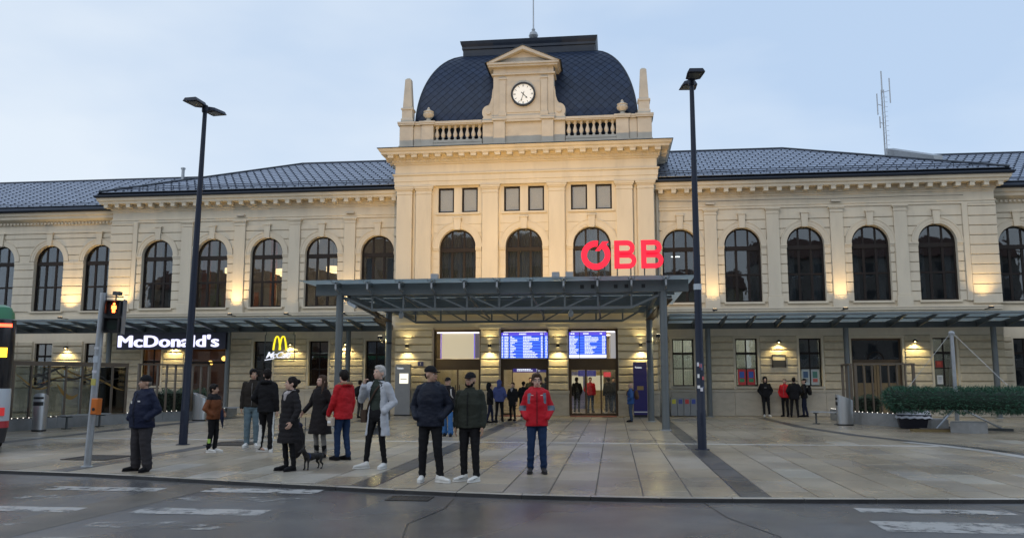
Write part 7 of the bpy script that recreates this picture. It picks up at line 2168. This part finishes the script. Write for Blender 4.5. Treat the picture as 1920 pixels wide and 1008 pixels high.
person('person in long black coat and knit hat walking into the middle entrance', (.28, -3.6), 1.50, 170, O(jacket=BK, trousers=BK, shoes=WHITE_S, hair='beanie', hatm=BK, hem=.48, bulk=1.18), ('down', 'pocket'), ((-.06, 0, 0), (.08, .05, 0)), **D_)
person('bald man in blue jacket with brown backpack beside the violet pillar', (4.62, -5.7), 1.46, -95, O(jacket=BLUE_J, trousers=cloth('dull_jeans', (.05, .07, .11)), shoes=BK, hair='none', bulk=1.28, hem=.8, backpack=cloth('brown_pack', (.09, .05, .03)), legw=1.15), ('down', 'pocket'), **D_)
person('person in black with white shoes leaning at the wall beside the red posters', (10.52, -.62), 1.70, -8, O(jacket=BK, trousers=BK, shoes=WHITE_S, hair='hood', bulk=1.12, logos=[(.0, 1.28, .05, .02, GREYL)]), ('pocket', 'pocket'), ((-.08, 0, 0), (.14, -.04, 20)), **D_)
person('person in bright red jacket in the group by the wall', (11.36, -.5), 1.62, -30, O(jacket=cloth('bright_red', (.55, .02, .03), .6), trousers=BK, shoes=BK, hair='short', hairm=HAIR_GR, bulk=1.15, hem=.88, zip=GREYL), ('pocket', 'pocket'), **D_)
person('person in black seen from behind between the red jacket and the backpacker', (11.66, -.95), 1.68, 170, O(jacket=BK, trousers=BK, shoes=BK, hair='short', bulk=1.28, hem=.78), ('pocket', 'pocket'), ((-.13, 0, 0), (.16, 0, 0)), **D_)
person('person in dark jacket with black backpack at the right of the group by the wall', (12.14, -.62), 1.62, -110, O(jacket=BK2, trousers=NAVY, shoes=BK, hair='cap', hatm=BK, bulk=1.15, backpack=BK), ('pocket', 'pocket'), ((-.06, .08, 0), (.1, -.06, 0)), **D_)
person('person in dark clothes with backpack walking by the wall behind the red hooded jacket', (-6.55, -4.0), 1.56, 150, O(jacket=BK, trousers=DKGREY, shoes=BK, hair='short', bulk=1.15, backpack=BK), ('down', 'pocket'), **D_)
person('dark dressed person behind the terrace railing by the restaurant window', (-14.55, -3.3), 1.68, -60, O(jacket=BK, trousers=BK, shoes=BK, hair='short', bulk=1.1), ('pocket', 'pocket'), **D_)
for k, (x, y, f_, jm_, lab) in enumerate([(2.25, 1.7, 160, BK, 'person in black inside the hall behind the left glass leaf'), (2.85, 3.0, 10, RED, 'person in red inside the hall behind the middle glass leaf'), (3.72, 2.0, -160, DKGREY, 'person in charcoal inside the hall behind the right glass leaf'), (3.98, 2.9, 30, NAVY, 'person in navy inside the hall at the right door post'), (.75, 2.2, 170, BK2, 'person in dark coat inside the middle entrance'), (-.2, 4.2, 20, OLIVE, 'person in olive deep inside the middle entrance')]):
    tt, _ = person(lab, (x, y), 1.68, f_, O(jacket=jm_, trousers=JEANS if k % 2 else BK, shoes=BK if k % 2 else WHITE_S, hair='short', bulk=1.12), ('pocket', 'down'), detail=False, group='people in the hall'); tt.location.z = .009

# dog and trolley bag between the women
def dog():
    t = thing('dog', 'small black dog standing beside the woman in the quilted coat', 'dog', (-1.5, -23.2, .0045), R(-28)); t.scale = (.86, .86, .86)
    b = MB()
    ax = [(0, .22, .27), (0, .10, .275), (0, -.06, .265), (0, -.17, .28)]
    capsule(b, ax[0], ax[1], .068, .066); capsule(b, ax[1], ax[2], .064, .080); capsule(b, ax[2], ax[3], .084, .07)
    capsule(b, (0, -.19, .30), (0, -.25, .385), .055, .046)
    b.sphere((0, -.275, .41), .050, .055, .048); capsule(b, (0, -.30, .40), (0, -.375, .385), .028, .021)
    for sd in (-1, 1):
        capsule(b, (sd * .045, -.16, .25), (sd * .052, -.165, .14), .034, .019, 8); capsule(b, (sd * .052, -.165, .14), (sd * .052, -.172, .02), .019, .016, 8); capsule(b, (sd * .052, -.165, .018), (sd * .052, -.20, .014), .017, .015, 8)
        capsule(b, (sd * .042, .20, .25), (sd * .056, .165, .16), .045, .027, 8); capsule(b, (sd * .056, .165, .16), (sd * .056, .235, .10), .024, .017, 8); capsule(b, (sd * .056, .235, .10), (sd * .056, .222, .02), .016, .014, 8); capsule(b, (sd * .056, .22, .018), (sd * .056, .19, .014), .016, .014, 8)
        capsule(b, (sd * .035, -.265, .45), (sd * .052, -.26, .50), .020, .008, 8)
    capsule(b, (0, .28, .30), (0, .36, .38), .022, .012, 8)
    fur = mat('black_dog_fur', (.010, .009, .009), .7, var=.3, nscale=40, bump=.6, bscale=120)
    queue(b, .008, 'body', [fur], t, 2, folds('hair', 3), None)
    h = MB(); h.tube([(.075 * math.cos(a), -.135, .275 + .078 * math.sin(a)) for a in [2 * PI * k / 16 for k in range(17)]], .010, 6); h.build('harness', cloth('blue_harness', (.03, .05, .14)), t)
    for sd in (-1, 1): MB().sphere((sd * .024, -.318, .425), .007).build('eye', EYE, t)
    MB().sphere((0, -.395, .388), .011).build('nose', M['black'], t)
dog()
ld = MB(); ld.tube([(-1.555, -23.32, .29), (-1.63, -23.36, .44), (-1.66, -23.45, .70), (-1.64, -23.5, .86)], .006, 6)
tag(ld.build('dog_leash', M['black']), 'thin black leash from the small dog up to the woman', 'leash')
tb = thing('trolley_bag', 'tall dark wheeled shopping bag with blue top between two women in dark coats', 'trolley bag', (-2.36, -21.75, .0045), R(-20))
bg = MB(); bg.sphere((0, 0, .40), .15, .12, .34); queue(bg, .02, 'bag', [BK2], tb, 5, folds('plain', 2), None)
fb = MB(); fb.sphere((0, 0, .70), .11, .09, .07); queue(fb, .02, 'flap', [cloth('blue_flap', (.014, .018, .045))], tb, 5, folds('plain', 5), None)
MB().tube([(-.08, .11, .1), (-.08, .13, .86), (.08, .13, .86), (.08, .11, .1)], .010, 8).build('handle', M['steel_dark'], tb)
for sd in (-1, 1): MB().tube([(sd * .16, .12, .075), (sd * .2, .12, .075)], .075, 14).build('wheel', M['black'], tb)

# ---- turn the queued solids into continuous surfaces
tmp = []
for mb, vox, name, mats, parent, smooth, fold, paint_ in QUEUE:
    me = bpy.data.meshes.new('solid'); me.from_pydata(mb.v, [], mb.f); me.update()
    ob_ = bpy.data.objects.new('solid', me); COL.objects.link(ob_)
    rm = ob_.modifiers.new('r', 'REMESH'); rm.mode = 'VOXEL'; rm.voxel_size = vox; rm.use_smooth_shade = True
    if smooth:
        sm_ = ob_.modifiers.new('s', 'SMOOTH'); sm_.factor = .5; sm_.iterations = smooth
    tmp.append(ob_)
dg = bpy.context.evaluated_depsgraph_get(); dg.update()
for ob_, (mb, vox, name, mats, parent, smooth, fold, paint_) in zip(tmp, QUEUE):
    me = bpy.data.meshes.new_from_object(ob_.evaluated_get(dg)); me.name = name
    me.materials.clear()
    for m_ in mats: me.materials.append(m_)
    if fold:
        nor = [v.normal.copy() for v in me.vertices]
        for v, nn in zip(me.vertices, nor): v.co += nn * fold(v.co, nn)
    if paint_ and len(mats) > 1:
        for p in me.polygons:
            if paint_(p.center): p.material_index = 1
    me.polygons.foreach_set('use_smooth', [True] * len(me.polygons)); me.update()
    inst(name, me, parent)
for ob_ in tmp:
    m_ = ob_.data; bpy.data.objects.remove(ob_); bpy.data.meshes.remove(m_)
